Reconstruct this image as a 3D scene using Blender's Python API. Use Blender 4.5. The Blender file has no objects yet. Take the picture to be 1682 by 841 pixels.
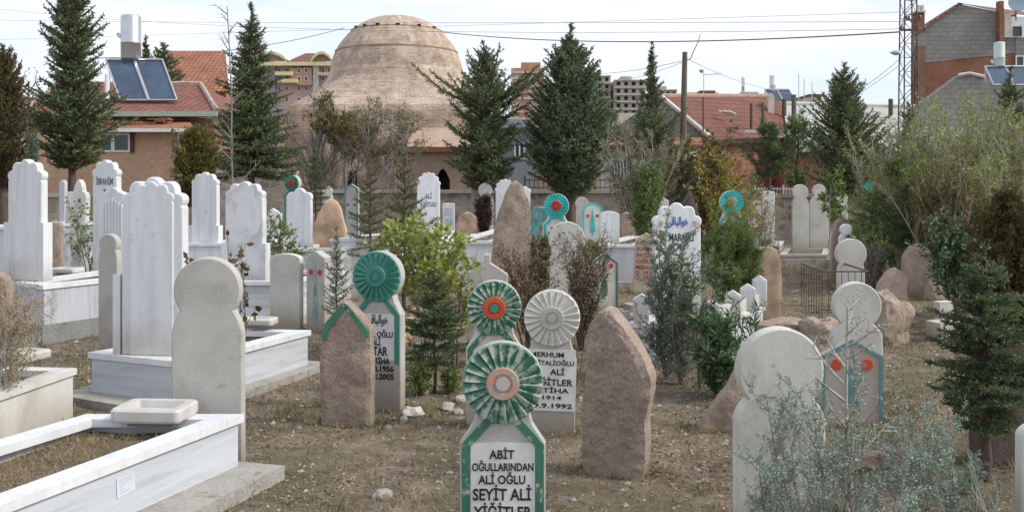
import bpy, bmesh, math, random
import numpy as np
from mathutils import Vector, Matrix, noise

# ------------------------------------------------------------------ camera
SC = bpy.context.scene
COL = SC.collection
F, H0, CX, CAMZ = 1615.0, 300.0, 841.0, 1.7
cam_d = bpy.data.cameras.new('camera')
cam_d.sensor_width = 36.0
cam_d.lens = 36.0 * F / 1682.0
cam_d.shift_y = -(420.5 - H0) / 1682.0
cam_d.clip_start = 0.1
cam_d.clip_end = 3000
cam = bpy.data.objects.new('camera', cam_d)
cam.location = (0, 0, CAMZ)
cam.rotation_euler = (math.radians(90), 0, 0)
COL.objects.link(cam)
SC.camera = cam

# ------------------------------------------------------------------ sky, sun, exposure
SUN_EL, SUN_AZ = 40.0, 100.0          # elevation, compass angle from +Y (view) towards +X (right)
world = bpy.data.worlds.new('World')
SC.world = world
world.use_nodes = True
wt = world.node_tree
for n in list(wt.nodes): wt.nodes.remove(n)
wo = wt.nodes.new('ShaderNodeOutputWorld')
bg = wt.nodes.new('ShaderNodeBackground')
sky = wt.nodes.new('ShaderNodeTexSky')
sky.sky_type = 'NISHITA'
sky.sun_disc = False
sky.sun_elevation = math.radians(SUN_EL)
sky.sun_rotation = math.radians(SUN_AZ)
sky.altitude = 1000
sky.dust_density = 2.0
tc = wt.nodes.new('ShaderNodeTexCoord')
mp = wt.nodes.new('ShaderNodeMapping')
mp.inputs['Scale'].default_value = (1.3, 1.3, 7.0)
mp.inputs['Location'].default_value = (0.35, 0.0, 0.55)
nz = wt.nodes.new('ShaderNodeTexNoise')
nz.inputs['Scale'].default_value = 1.7
nz.inputs['Detail'].default_value = 7
nz.inputs['Roughness'].default_value = 0.55
nz.inputs['Distortion'].default_value = 0.5
rp = wt.nodes.new('ShaderNodeValToRGB')
rp.color_ramp.elements[0].position = 0.36; rp.color_ramp.elements[0].color = (0.42, 0.42, 0.42, 1)
rp.color_ramp.elements[1].position = 0.56; rp.color_ramp.elements[1].color = (1, 1, 1, 1)
mixc = wt.nodes.new('ShaderNodeMixRGB')
mixc.inputs[2].default_value = (6.0, 6.3, 7.0, 1)
wt.links.new(tc.outputs['Generated'], mp.inputs['Vector'])
wt.links.new(mp.outputs['Vector'], nz.inputs['Vector'])
wt.links.new(nz.outputs['Fac'], rp.inputs['Fac'])
wt.links.new(rp.outputs['Color'], mixc.inputs[0])
wt.links.new(sky.outputs['Color'], mixc.inputs[1])
wt.links.new(mixc.outputs['Color'], bg.inputs['Color'])
bg.inputs['Strength'].default_value = 0.09
wt.links.new(bg.outputs['Background'], wo.inputs['Surface'])
sun_d = bpy.data.lights.new('sun', 'SUN')
sun_d.energy = 1.6
sun_d.angle = math.radians(13)
sun_d.color = (1.0, 0.95, 0.86)
sun = bpy.data.objects.new('sun', sun_d)
_e, _a = math.radians(SUN_EL), math.radians(SUN_AZ)
_sd = Vector((math.sin(_a) * math.cos(_e), math.cos(_a) * math.cos(_e), math.sin(_e)))
sun.rotation_euler = _sd.to_track_quat('Z', 'Y').to_euler()
COL.objects.link(sun)
SC.view_settings.view_transform = 'Standard'
SC.view_settings.look = 'None'
SC.view_settings.exposure = 0.92
SC.view_settings.gamma = 1.0
SC.view_settings.use_curve_mapping = False

R = random.Random(7)
rng = np.random.default_rng(11)
rad = math.radians

def X(px, d): return (px - CX) / F * d
def Z(py, d): return CAMZ - (py - H0) / F * d
def D(py): return F * CAMZ / (py - H0)
def gh(x, y):
    """height of the ground"""
    a = noise.noise(Vector((x * 0.45, y * 0.45, 3.1))) * 0.035 + noise.noise(Vector((x * 1.7, y * 1.7, 8.0))) * 0.014
    return a * min(1.0, 25.0 / max(y, 1.0)) if y > -20 else 0.0

# ------------------------------------------------------------------ materials
def new_mat(name):
    m = bpy.data.materials.new(name); m.use_nodes = True
    nt = m.node_tree
    b = nt.nodes['Principled BSDF']
    return m, nt, b
def c4(c): return (c[0], c[1], c[2], 1.0)
def coords(nt, stretch=(1, 1, 1), uv=False, per_obj=True):
    t = nt.nodes.new('ShaderNodeTexCoord')
    mpn = nt.nodes.new('ShaderNodeMapping')
    mpn.inputs['Scale'].default_value = stretch
    nt.links.new(t.outputs['UV' if uv else 'Object'], mpn.inputs['Vector'])
    if per_obj:
        oi = nt.nodes.new('ShaderNodeObjectInfo')
        mul = nt.nodes.new('ShaderNodeMath'); mul.operation = 'MULTIPLY'; mul.inputs[1].default_value = 37.0
        nt.links.new(oi.outputs['Random'], mul.inputs[0])
        nt.links.new(mul.outputs[0], mpn.inputs['Location'])
    return mpn.outputs['Vector']
def noise_n(nt, vec, scale, detail=8, rough=0.6, dist=0.0):
    n = nt.nodes.new('ShaderNodeTexNoise')
    n.inputs['Scale'].default_value = scale
    n.inputs['Detail'].default_value = detail
    n.inputs['Roughness'].default_value = rough
    n.inputs['Distortion'].default_value = dist
    if vec is not None: nt.links.new(vec, n.inputs['Vector'])
    return n.outputs['Fac']
def ramp_n(nt, fac, stops):
    r = nt.nodes.new('ShaderNodeValToRGB')
    el = r.color_ramp.elements
    while len(el) > 1: el.remove(el[-1])
    el[0].position = stops[0][0]; el[0].color = c4(stops[0][1])
    for p, c in stops[1:]:
        e = el.new(p); e.color = c4(c)
    nt.links.new(fac, r.inputs['Fac'])
    return r.outputs['Color']
def mix_n(nt, fac, a, b, mode='MIX'):
    m = nt.nodes.new('ShaderNodeMixRGB'); m.blend_type = mode
    for i, v in ((0, fac), (1, a), (2, b)):
        if isinstance(v, (int, float)): m.inputs[i].default_value = v
        elif isinstance(v, tuple): m.inputs[i].default_value = c4(v)
        else: nt.links.new(v, m.inputs[i])
    return m.outputs[0]
def bump_n(nt, b, h, strength=0.3, dist=0.01):
    bn = nt.nodes.new('ShaderNodeBump')
    bn.inputs['Strength'].default_value = strength
    bn.inputs['Distance'].default_value = dist
    nt.links.new(h, bn.inputs['Height'])
    nt.links.new(bn.outputs['Normal'], b.inputs['Normal'])
def sc(c, k): return tuple(min(1, v * k) for v in c)

def stone_mat(name, c, c2=None, scale=5, stretch=(1, 1, 1), rough=0.85, bump=0.4, bscale=70, grain=0.18, dist=0.3, bdist=0.006, spots=None, spec=0.3, dirt=None):
    m, nt, b = new_mat(name)
    c2 = c2 or sc(c, 0.72)
    v = coords(nt, stretch)
    v1 = coords(nt)
    f = noise_n(nt, v, scale, 9, 0.62, dist)
    col = ramp_n(nt, f, [(0.3, c2), (0.5, c), (0.72, sc(c, 1.12))])
    g = noise_n(nt, v1, bscale, 5, 0.7)
    gr = ramp_n(nt, g, [(0.3, (1 - grain,) * 3), (0.7, (1 + grain * .3,) * 3)])
    col = mix_n(nt, 1.0, col, gr, 'MULTIPLY')
    if spots:
        s = noise_n(nt, v1, spots[1], 6, 0.7)
        sf = ramp_n(nt, s, [(spots[2], (0, 0, 0)), (min(1, spots[2] + 0.08), (1, 1, 1))])
        col = mix_n(nt, sf, col, spots[0])
    if dirt:      # old rain dirt and splash creeping up from the foot, uneven
        tcn = nt.nodes.new('ShaderNodeTexCoord')
        sx = nt.nodes.new('ShaderNodeSeparateXYZ'); nt.links.new(tcn.outputs['Object'], sx.inputs[0])
        n2 = noise_n(nt, v1, 6, 6, 0.65)
        mm = nt.nodes.new('ShaderNodeMath'); mm.operation = 'MULTIPLY_ADD'; mm.inputs[1].default_value = -0.35; mm.inputs[2].default_value = 0.17 + dirt[1]
        nt.links.new(n2, mm.inputs[0])
        sb = nt.nodes.new('ShaderNodeMath'); sb.operation = 'ADD'
        nt.links.new(sx.outputs['Z'], sb.inputs[0]); nt.links.new(mm.outputs[0], sb.inputs[1])
        df = ramp_n(nt, sb.outputs[0], [(0.0, (0.7,) * 3), (0.30, (0, 0, 0))])
        col = mix_n(nt, df, col, dirt[0])
    nt.links.new(col, b.inputs['Base Color'])
    b.inputs['Roughness'].default_value = rough
    b.inputs['Specular IOR Level'].default_value = spec
    bump_n(nt, b, g, bump, bdist)
    return m
def paint_mat(name, c, under, wear=0.5, wscale=14, rough=0.55, soft=0.06, raised=0.0):
    m, nt, b = new_mat(name)
    v = coords(nt)
    w = noise_n(nt, v, wscale, 9, 0.72, 0.4)
    if raised:     # paint rubs off the raised middles of the flutes first
        at = nt.nodes.new('ShaderNodeAttribute'); at.attribute_name = 'raised'
        ma = nt.nodes.new('ShaderNodeMath'); ma.operation = 'MULTIPLY_ADD'; ma.inputs[1].default_value = raised
        nt.links.new(at.outputs['Fac'], ma.inputs[0]); nt.links.new(w, ma.inputs[2]); w = ma.outputs[0]
    wf = ramp_n(nt, w, [(wear, (0, 0, 0)), (wear + soft, (1, 1, 1))])
    t = noise_n(nt, v, 5, 6, 0.6)
    pc = ramp_n(nt, t, [(0.3, sc(c, 0.72)), (0.7, sc(c, 1.2))])
    col = mix_n(nt, wf, pc, under)
    nt.links.new(col, b.inputs['Base Color'])
    b.inputs['Roughness'].default_value = rough
    bump_n(nt, b, w, 0.3, 0.004)
    return m
def brick_mat(name, c1, c2, mortar, bw=0.22, bh=0.07, ms=0.012, patch=None, rough=0.9, bump=0.5, offset=0.5, vary=0.35, vscale=0.6, stain=None):
    m, nt, b = new_mat(name)
    v = coords(nt, uv=True, per_obj=False)
    br = nt.nodes.new('ShaderNodeTexBrick')
    br.inputs['Color1'].default_value = c4(c1); br.inputs['Color2'].default_value = c4(c2); br.inputs['Mortar'].default_value = c4(mortar)
    br.inputs['Scale'].default_value = 1.0
    br.inputs['Brick Width'].default_value = bw; br.inputs['Row Height'].default_value = bh; br.inputs['Mortar Size'].default_value = ms
    br.inputs['Mortar Smooth'].default_value = 0.3
    br.offset = offset
    # wobble the courses a little
    nw = nt.nodes.new('ShaderNodeTexNoise'); nw.inputs['Scale'].default_value = 1.3; nw.inputs['Detail'].default_value = 4
    nt.links.new(v, nw.inputs['Vector'])
    vm = nt.nodes.new('ShaderNodeVectorMath'); vm.operation = 'SCALE'; vm.inputs['Scale'].default_value = bh * 0.7
    nt.links.new(nw.outputs['Color'], vm.inputs[0])
    va = nt.nodes.new('ShaderNodeVectorMath'); va.operation = 'ADD'
    nt.links.new(v, va.inputs[0]); nt.links.new(vm.outputs[0], va.inputs[1])
    nt.links.new(va.outputs[0], br.inputs['Vector'])
    n1 = noise_n(nt, v, vscale, 9, 0.7, 0.5)
    vv = ramp_n(nt, n1, [(0.3, (1 - vary,) * 3), (0.7, (1 + vary * .45,) * 3)])
    col = mix_n(nt, 1.0, br.outputs['Color'], vv, 'MULTIPLY')
    if patch:
        n2 = noise_n(nt, v, patch[1], 8, 0.65, 0.3)
        pf = ramp_n(nt, n2, [(patch[2], (0, 0, 0)), (patch[2] + 0.05, (1, 1, 1))])
        col = mix_n(nt, pf, col, patch[0])
    nt.links.new(col, b.inputs['Base Color'])
    b.inputs['Roughness'].default_value = rough
    b.inputs['Specular IOR Level'].default_value = 0.2
    inv = nt.nodes.new('ShaderNodeInvert'); nt.links.new(br.outputs['Fac'], inv.inputs['Color'])
    bump_n(nt, b, inv.outputs[0], bump, ms * 1.2)
    return m
def tile_mat(name, c1, c2, w=0.22, h=0.34, vary=0.4):
    m, nt, b = new_mat(name)
    v = coords(nt, uv=True, per_obj=False)
    br = nt.nodes.new('ShaderNodeTexBrick')
    br.inputs['Color1'].default_value = c4(c1); br.inputs['Color2'].default_value = c4(c2); br.inputs['Mortar'].default_value = c4(sc(c1, 0.3))
    br.inputs['Scale'].default_value = 1.0; br.inputs['Brick Width'].default_value = w; br.inputs['Row Height'].default_value = h
    br.inputs['Mortar Size'].default_value = 0.022; br.inputs['Mortar Smooth'].default_value = 0.8
    br.offset = 0.0
    nt.links.new(v, br.inputs['Vector'])
    n1 = noise_n(nt, v, 1.1, 9, 0.7, 0.4)
    vv = ramp_n(nt, n1, [(0.3, (1 - vary,) * 3), (0.7, (1 + vary * .4,) * 3)])
    col = mix_n(nt, 1.0, br.outputs['Color'], vv, 'MULTIPLY')
    n2 = noise_n(nt, v, 4.0, 6, 0.7)
    pf = ramp_n(nt, n2, [(0.62, (0, 0, 0)), (0.72, (1, 1, 1))])
    col = mix_n(nt, pf, col, sc(c1, 0.55))
    nt.links.new(col, b.inputs['Base Color'])
    b.inputs['Roughness'].default_value = 0.85
    inv = nt.nodes.new('ShaderNodeInvert'); nt.links.new(br.outputs['Fac'], inv.inputs['Color'])
    bump_n(nt, b, inv.outputs[0], 0.8, 0.03)
    return m
def leaf_mat(name, cols, trans=0.25, rough=0.6):
    m, nt, b = new_mat(name)
    g = nt.nodes.new('ShaderNodeNewGeometry')
    stops = [(i / max(1, len(cols) - 1), c) for i, c in enumerate(cols)]
    col = ramp_n(nt, g.outputs['Random Per Island'], stops)
    v = coords(nt)
    n = noise_n(nt, v, 2.2, 4, 0.6)
    vv = ramp_n(nt, n, [(0.3, (0.72, 0.72, 0.72)), (0.7, (1.2, 1.18, 1.1))])
    col = mix_n(nt, 1.0, col, vv, 'MULTIPLY')
    nt.links.new(col, b.inputs['Base Color'])
    b.inputs['Roughness'].default_value = rough
    b.inputs['Specular IOR Level'].default_value = 0.25
    tr = nt.nodes.new('ShaderNodeBsdfTranslucent')
    nt.links.new(col, tr.inputs['Color'])
    mx = nt.nodes.new('ShaderNodeMixShader'); mx.inputs[0].default_value = trans
    out = nt.nodes['Material Output']
    nt.links.new(b.outputs[0], mx.inputs[1]); nt.links.new(tr.outputs[0], mx.inputs[2]); nt.links.new(mx.outputs[0], out.inputs['Surface'])
    return m
def plain(name, c, rough=0.6, metal=0.0, vary=0.12, scale=8, spec=0.4):
    m, nt, b = new_mat(name)
    v = coords(nt)
    n = noise_n(nt, v, scale, 6, 0.65)
    col = ramp_n(nt, n, [(0.3, sc(c, 1 - vary)), (0.7, sc(c, 1 + vary * .6))])
    nt.links.new(col, b.inputs['Base Color'])
    b.inputs['Roughness'].default_value = rough; b.inputs['Metallic'].default_value = metal
    b.inputs['Specular IOR Level'].default_value = spec
    return m

CON = (0.47, 0.455, 0.42)
EARTH = (0.27, 0.21, 0.155)
MT = {}
MT['marble'] = stone_mat('white_marble', (0.72, 0.725, 0.735), (0.60, 0.615, 0.635), scale=2.6, stretch=(3.2, 3.2, 0.35), rough=0.42, bump=0.06, grain=0.06, spec=0.5, dist=0.9, spots=((0.58, 0.575, 0.56), 7, 0.60), dirt=((0.42, 0.38, 0.32), 0.0))
MT['marble_vein'] = stone_mat('veined_marble', (0.72, 0.72, 0.715), (0.40, 0.42, 0.45), scale=1.7, stretch=(1.5, 1.5, 0.8), rough=0.4, bump=0.05, grain=0.05, spec=0.5, dist=1.8, dirt=((0.46, 0.43, 0.38), 0.02))
MT['marble_grey'] = stone_mat('grey_streaked_marble', (0.50, 0.52, 0.55), (0.29, 0.31, 0.34), scale=3.0, stretch=(2.2, 2.2, 0.25), rough=0.45, bump=0.08, grain=0.08, spec=0.45, dist=0.8, dirt=((0.33, 0.30, 0.26), 0.05))
MT['marble_band'] = stone_mat('banded_grey_marble', (0.55, 0.575, 0.61), (0.38, 0.41, 0.45), scale=3.0, stretch=(0.3, 0.3, 5.0), rough=0.45, bump=0.08, grain=0.08, spec=0.45, dist=0.5)
MT['marble_cream'] = stone_mat('cream_marble', (0.66, 0.65, 0.60), (0.50, 0.47, 0.41), scale=3, stretch=(1.4, 1.4, 0.7), rough=0.5, bump=0.08, grain=0.08, dirt=((0.40, 0.35, 0.28), 0.05))
MT['concrete'] = stone_mat('weathered_concrete', CON, (0.37, 0.36, 0.325), scale=3.2, rough=0.92, bump=0.4, grain=0.10, spots=((0.36, 0.345, 0.30), 9, 0.61), dirt=((0.24, 0.19, 0.14), -0.04))
MT['concrete_light'] = stone_mat('pale_concrete', (0.60, 0.585, 0.53), (0.48, 0.465, 0.41), scale=3.0, rough=0.92, bump=0.3, grain=0.10, spots=((0.44, 0.42, 0.36), 10, 0.62), dirt=((0.26, 0.21, 0.15), -0.04))
MT['concrete_rough'] = stone_mat('rough_footing_concrete', (0.42, 0.40, 0.36), (0.26, 0.24, 0.21), scale=4.0, rough=0.95, bump=0.9, grain=0.28, bscale=45, bdist=0.012, spots=((0.22, 0.18, 0.13), 7, 0.58))
MT['concrete_dark'] = stone_mat('damp_footing_concrete', (0.27, 0.275, 0.27), (0.17, 0.17, 0.165), scale=4.0, rough=0.95, bump=0.9, grain=0.28, bscale=45, bdist=0.012)
MT['brown'] = stone_mat('brown_sandstone', (0.46, 0.355, 0.285), (0.33, 0.245, 0.195), scale=7.5, rough=0.95, bump=1.0, grain=0.40, bscale=48, bdist=0.02, spots=((0.50, 0.43, 0.37), 26, 0.60), dirt=((0.34, 0.27, 0.20), 0.0))
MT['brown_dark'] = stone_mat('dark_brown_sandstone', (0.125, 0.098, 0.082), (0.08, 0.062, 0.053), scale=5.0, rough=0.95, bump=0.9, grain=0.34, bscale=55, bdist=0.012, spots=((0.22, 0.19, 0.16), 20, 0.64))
MT['tan'] = stone_mat('tan_sandstone', (0.58, 0.41, 0.28), (0.42, 0.28, 0.185), scale=6, rough=0.95, bump=0.6, grain=0.22, bscale=60, spots=((0.30, 0.24, 0.18), 15, 0.66))
MT['pink'] = stone_mat('pink_sandstone', (0.52, 0.36, 0.29), (0.32, 0.20, 0.155), scale=6, rough=0.95, bump=0.5, grain=0.2)
MT['soil'] = stone_mat('grave_soil', (0.26, 0.20, 0.145), (0.17, 0.125, 0.09), scale=9, rough=1.0, bump=1.0, grain=0.4, bscale=60, bdist=0.03)
MT['green_worn'] = paint_mat('worn_green_paint', (0.045, 0.165, 0.10), (0.40, 0.42, 0.36), 0.55, 16)
MT['green_fan'] = paint_mat('rubbed_green_fan_paint', (0.045, 0.165, 0.10), (0.38, 0.42, 0.36), 0.545, 20, raised=0.13, soft=.10)
MT['green_full'] = paint_mat('bluish_green_paint', (0.05, 0.235, 0.175), (0.36, 0.42, 0.37), 0.66, 14, soft=.12)
MT['green_edge'] = paint_mat('flaking_green_paint', (0.05, 0.22, 0.13), (0.25, 0.18, 0.13), 0.56, 15)
MT['dark_green'] = paint_mat('dark_bluish_green_paint', (0.06, 0.17, 0.15), (0.42, 0.42, 0.38), 0.66, 15)
MT['teal'] = paint_mat('turquoise_paint', (0.05, 0.48, 0.46), (0.50, 0.54, 0.52), 0.62, 12)
MT['teal_pale'] = paint_mat('faded_turquoise_paint', (0.17, 0.33, 0.32), (0.46, 0.47, 0.44), 0.56, 10)
MT['teal_grey'] = paint_mat('weathered_teal_paint', (0.13, 0.26, 0.27), (0.42, 0.43, 0.42), 0.60, 10)
MT['red'] = paint_mat('red_paint', (0.46, 0.045, 0.03), (0.45, 0.2, 0.14), 0.66, 20)
MT['orange_red'] = paint_mat('orange_red_paint', (0.56, 0.085, 0.03), (0.45, 0.28, 0.2), 0.64, 18)
MT['pink_paint'] = paint_mat('faded_pink_paint', (0.50, 0.27, 0.21), (0.42, 0.36, 0.31), 0.53, 14)
MT['white_panel'] = stone_mat('white_painted_panel', (0.70, 0.70, 0.67), (0.60, 0.59, 0.55), scale=6, rough=0.6, bump=0.1, grain=0.06)
MT['black_ink'] = plain('black_lettering_paint', (0.02, 0.02, 0.022), 0.6)
MT['blue_ink'] = plain('blue_lettering_paint', (0.06, 0.12, 0.42), 0.6)
MT['red_ink'] = plain('dark_red_lettering_paint', (0.28, 0.07, 0.05), 0.7)
MT['grey_ink'] = plain('faded_lettering_paint', (0.14, 0.15, 0.16), 0.7)
MT['iron'] = plain('rusty_iron', (0.13, 0.095, 0.075), 0.6, 0.6, 0.4)
MT['steel'] = plain('galvanised_steel', (0.55, 0.56, 0.57), 0.32, 0.9, 0.15, 3)
MT['wood_pole'] = stone_mat('weathered_pole_timber', (0.17, 0.14, 0.115), (0.09, 0.075, 0.06), scale=4, stretch=(6, 6, 0.5), rough=0.9)
MT['bark'] = stone_mat('brown_bark', (0.14, 0.105, 0.08), (0.07, 0.05, 0.04), scale=8, stretch=(4, 4, 0.6), rough=0.95, bump=0.8, bdist=0.02)
MT['bark_grey'] = stone_mat('grey_bark', (0.27, 0.24, 0.215), (0.16, 0.14, 0.12), scale=8, stretch=(4, 4, 0.6), rough=0.95, bump=0.5)
MT['bark_pale'] = stone_mat('pale_bark', (0.44, 0.41, 0.36), (0.25, 0.22, 0.19), scale=10, stretch=(4, 4, 0.8), rough=0.9, bump=0.4)
MT['glass'] = plain('window_glass', (0.03, 0.04, 0.045), 0.12, 0.0, 0.3, 2, 0.6)
MT['white_paint'] = plain('white_paint', (0.74, 0.74, 0.72), 0.6, 0, 0.15, 3)
MT['solar'] = plain('solar_collector_glass', (0.055, 0.085, 0.135), 0.18, 0.0, 0.35, 1.2, 0.7)
MT['cable'] = plain('cable_sheath', (0.10, 0.10, 0.11), 0.6)
MT['wire'] = plain('thin_wire', (0.30, 0.31, 0.33), 0.5)

# ------------------------------------------------------------------ mesh helpers
def link(o, parent=None):
    COL.objects.link(o)
    if parent is not None: o.parent = parent
    return o
def tag(o, label=None, cat=None, group=None, kind=None):
    if label: o['label'] = label
    if cat: o['category'] = cat
    if group: o['group'] = group
    if kind: o['kind'] = kind
    return o
def thing(name, label, cat, loc=(0, 0, 0), rot=(0, 0, 0), group=None):
    o = bpy.data.objects.new(name, None)
    o.empty_display_size = 0.2
    o.location = loc; o.rotation_euler = rot
    return tag(link(o), label, cat, group)
def set_uv(me):
    n = len(me.loops)
    if n == 0: return
    uvl = me.uv_layers.new(name='UVMap')
    co = np.empty(len(me.vertices) * 3, np.float32); me.vertices.foreach_get('co', co); co = co.reshape(-1, 3)
    li = np.empty(n, np.int32); me.loops.foreach_get('vertex_index', li)
    pn = np.empty(len(me.polygons) * 3, np.float32); me.polygons.foreach_get('normal', pn); pn = pn.reshape(-1, 3)
    lt = np.empty(len(me.polygons), np.int32); me.polygons.foreach_get('loop_total', lt)
    nn = np.repeat(pn, lt, axis=0)
    p = co[li]
    u = np.stack([-nn[:, 1], nn[:, 0], np.zeros(n, np.float32)], 1)
    l = np.linalg.norm(u, axis=1)
    flat = l < 0.12
    u[flat] = (1, 0, 0); l[flat] = 1
    u /= l[:, None]
    w = np.cross(nn, u)
    uv = np.stack([(p * u).sum(1), (p * w).sum(1)], 1)
    uvl.data.foreach_set('uv', uv.astype(np.float32).ravel())
def mesh_obj(name, verts, faces, mat, parent=None, smooth=False, uv=True):
    me = bpy.data.meshes.new(name)
    me.from_pydata([tuple(v) for v in verts], [], faces)
    me.update()
    if smooth:
        me.polygons.foreach_set('use_smooth', [True] * len(me.polygons))
    if uv: set_uv(me)
    me.materials.append(mat)
    return link(bpy.data.objects.new(name, me), parent)
def quads_obj(name, V, mat, parent=None, n=4):
    """V: (N*n,3) array, every n rows one face"""
    N = len(V) // n
    me = bpy.data.meshes.new(name)
    me.vertices.add(N * n); me.vertices.foreach_set('co', np.ascontiguousarray(V, np.float32).ravel())
    me.loops.add(N * n); me.loops.foreach_set('vertex_index', np.arange(N * n, dtype=np.int32))
    me.polygons.add(N)
    me.polygons.foreach_set('loop_start', np.arange(0, N * n, n, dtype=np.int32))
    me.polygons.foreach_set('loop_total', np.full(N, n, np.int32))
    me.update(calc_edges=True)
    me.materials.append(mat)
    return link(bpy.data.objects.new(name, me), parent)

class MB:
    def __init__(s): s.v = []; s.f = []
    def add(s, vs, fs):
        o = len(s.v); s.v += [tuple(v) for v in vs]; s.f += [tuple(i + o for i in f) for f in fs]
    def box(s, x0, x1, y0, y1, z0, z1):
        s.add([(x0, y0, z0), (x1, y0, z0), (x1, y1, z0), (x0, y1, z0), (x0, y0, z1), (x1, y0, z1), (x1, y1, z1), (x0, y1, z1)],
              [(0, 3, 2, 1), (4, 5, 6, 7), (0, 1, 5, 4), (1, 2, 6, 5), (2, 3, 7, 6), (3, 0, 4, 7)])
    def prism(s, pts, z0, z1):
        """pts: ccw polygon in xy"""
        n = len(pts)
        s.add([(p[0], p[1], z0) for p in pts] + [(p[0], p[1], z1) for p in pts],
              [tuple(reversed(range(n))), tuple(range(n, 2 * n))] + [(i, (i + 1) % n, (i + 1) % n + n, i + n) for i in range(n)])
    def slab(s, pts, th):
        """polygon of 3d points (ccw seen from its front) made th thick backwards along its normal"""
        P = [Vector(p) for p in pts]
        nrm = (P[1] - P[0]).cross(P[2] - P[0]).normalized()
        Q = [p - nrm * th for p in P]; n = len(P)
        s.add(P + Q, [tuple(range(n)), tuple(reversed(range(n, 2 * n)))] + [(i, i + n, (i + 1) % n + n, (i + 1) % n) for i in range(n)])
    def tube(s, pts, r, k=6, r1=None, caps=True):
        P = [Vector(p) for p in pts]; n = len(P); base = len(s.v)
        rs = [r + (r1 - r) * i / (n - 1) for i in range(n)] if r1 is not None else ([r] * n if not isinstance(r, (list, tuple)) else r)
        for i, p in enumerate(P):
            t = (P[min(i + 1, n - 1)] - P[max(i - 1, 0)])
            if t.length < 1e-9: t = Vector((0, 0, 1))
            t.normalize()
            a = t.cross(Vector((0.02, 1, 0.03)) if abs(t.y) < 0.9 else Vector((1, 0, 0))).normalized(); b = t.cross(a)
            for j in range(k):
                an = 2 * math.pi * j / k
                s.v.append(tuple(p + (a * math.cos(an) + b * math.sin(an)) * rs[i]))
        for i in range(n - 1):
            for j in range(k):
                a0 = base + i * k + j; a1 = base + i * k + (j + 1) % k
                s.f.append((a0, a1, a1 + k, a0 + k))
        if caps:
            s.f.append(tuple(base + j for j in reversed(range(k)))); s.f.append(tuple(base + (n - 1) * k + j for j in range(k)))
    def lathe(s, prof, k=24, cx=0, cy=0):
        base = len(s.v); n = len(prof)
        for (r_, z_) in prof:
            for j in range(k):
                a = 2 * math.pi * j / k
                s.v.append((cx + r_ * math.cos(a), cy + r_ * math.sin(a), z_))
        for i in range(n - 1):
            for j in range(k):
                a0 = base + i * k + j; a1 = base + i * k + (j + 1) % k
                s.f.append((a0, a1, a1 + k, a0 + k))
        s.f.append(tuple(base + j for j in reversed(range(k)))); s.f.append(tuple(base + (n - 1) * k + j for j in range(k)))
    def build(s, name, mat, parent=None, smooth=False):
        return mesh_obj(name, s.v, s.f, mat, parent, smooth)

def outline_solid(name, pts, t, mat, parent=None, bev=0.008, y0=None):
    """pts: outline in x,z; extruded to thickness t (y from -t/2 to t/2), edges softened"""
    bm = bmesh.new()
    ya = -t / 2 if y0 is None else y0
    vs = [bm.verts.new((p[0], ya, p[1])) for p in pts]
    f = bm.faces.new(vs)
    f.normal_update()
    if f.normal.y > 0: f.normal_flip()
    r = bmesh.ops.extrude_face_region(bm, geom=[f])
    nv = [e for e in r['geom'] if isinstance(e, bmesh.types.BMVert)]
    bmesh.ops.translate(bm, vec=(0, t, 0), verts=nv)
    bmesh.ops.recalc_face_normals(bm, faces=bm.faces[:])
    if bev > 0:
        eds = [e for e in bm.edges if abs(e.verts[0].co.y - e.verts[1].co.y) < 1e-6]
        try: bmesh.ops.bevel(bm, geom=eds, offset=bev, segments=1, affect='EDGES', clamp_overlap=True)
        except Exception: pass
    bmesh.ops.triangulate(bm, faces=[f for f in bm.faces if len(f.verts) > 4])
    me = bpy.data.meshes.new(name); bm.to_mesh(me); bm.free()
    set_uv(me); me.materials.append(mat)
    return link(bpy.data.objects.new(name, me), parent)

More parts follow.
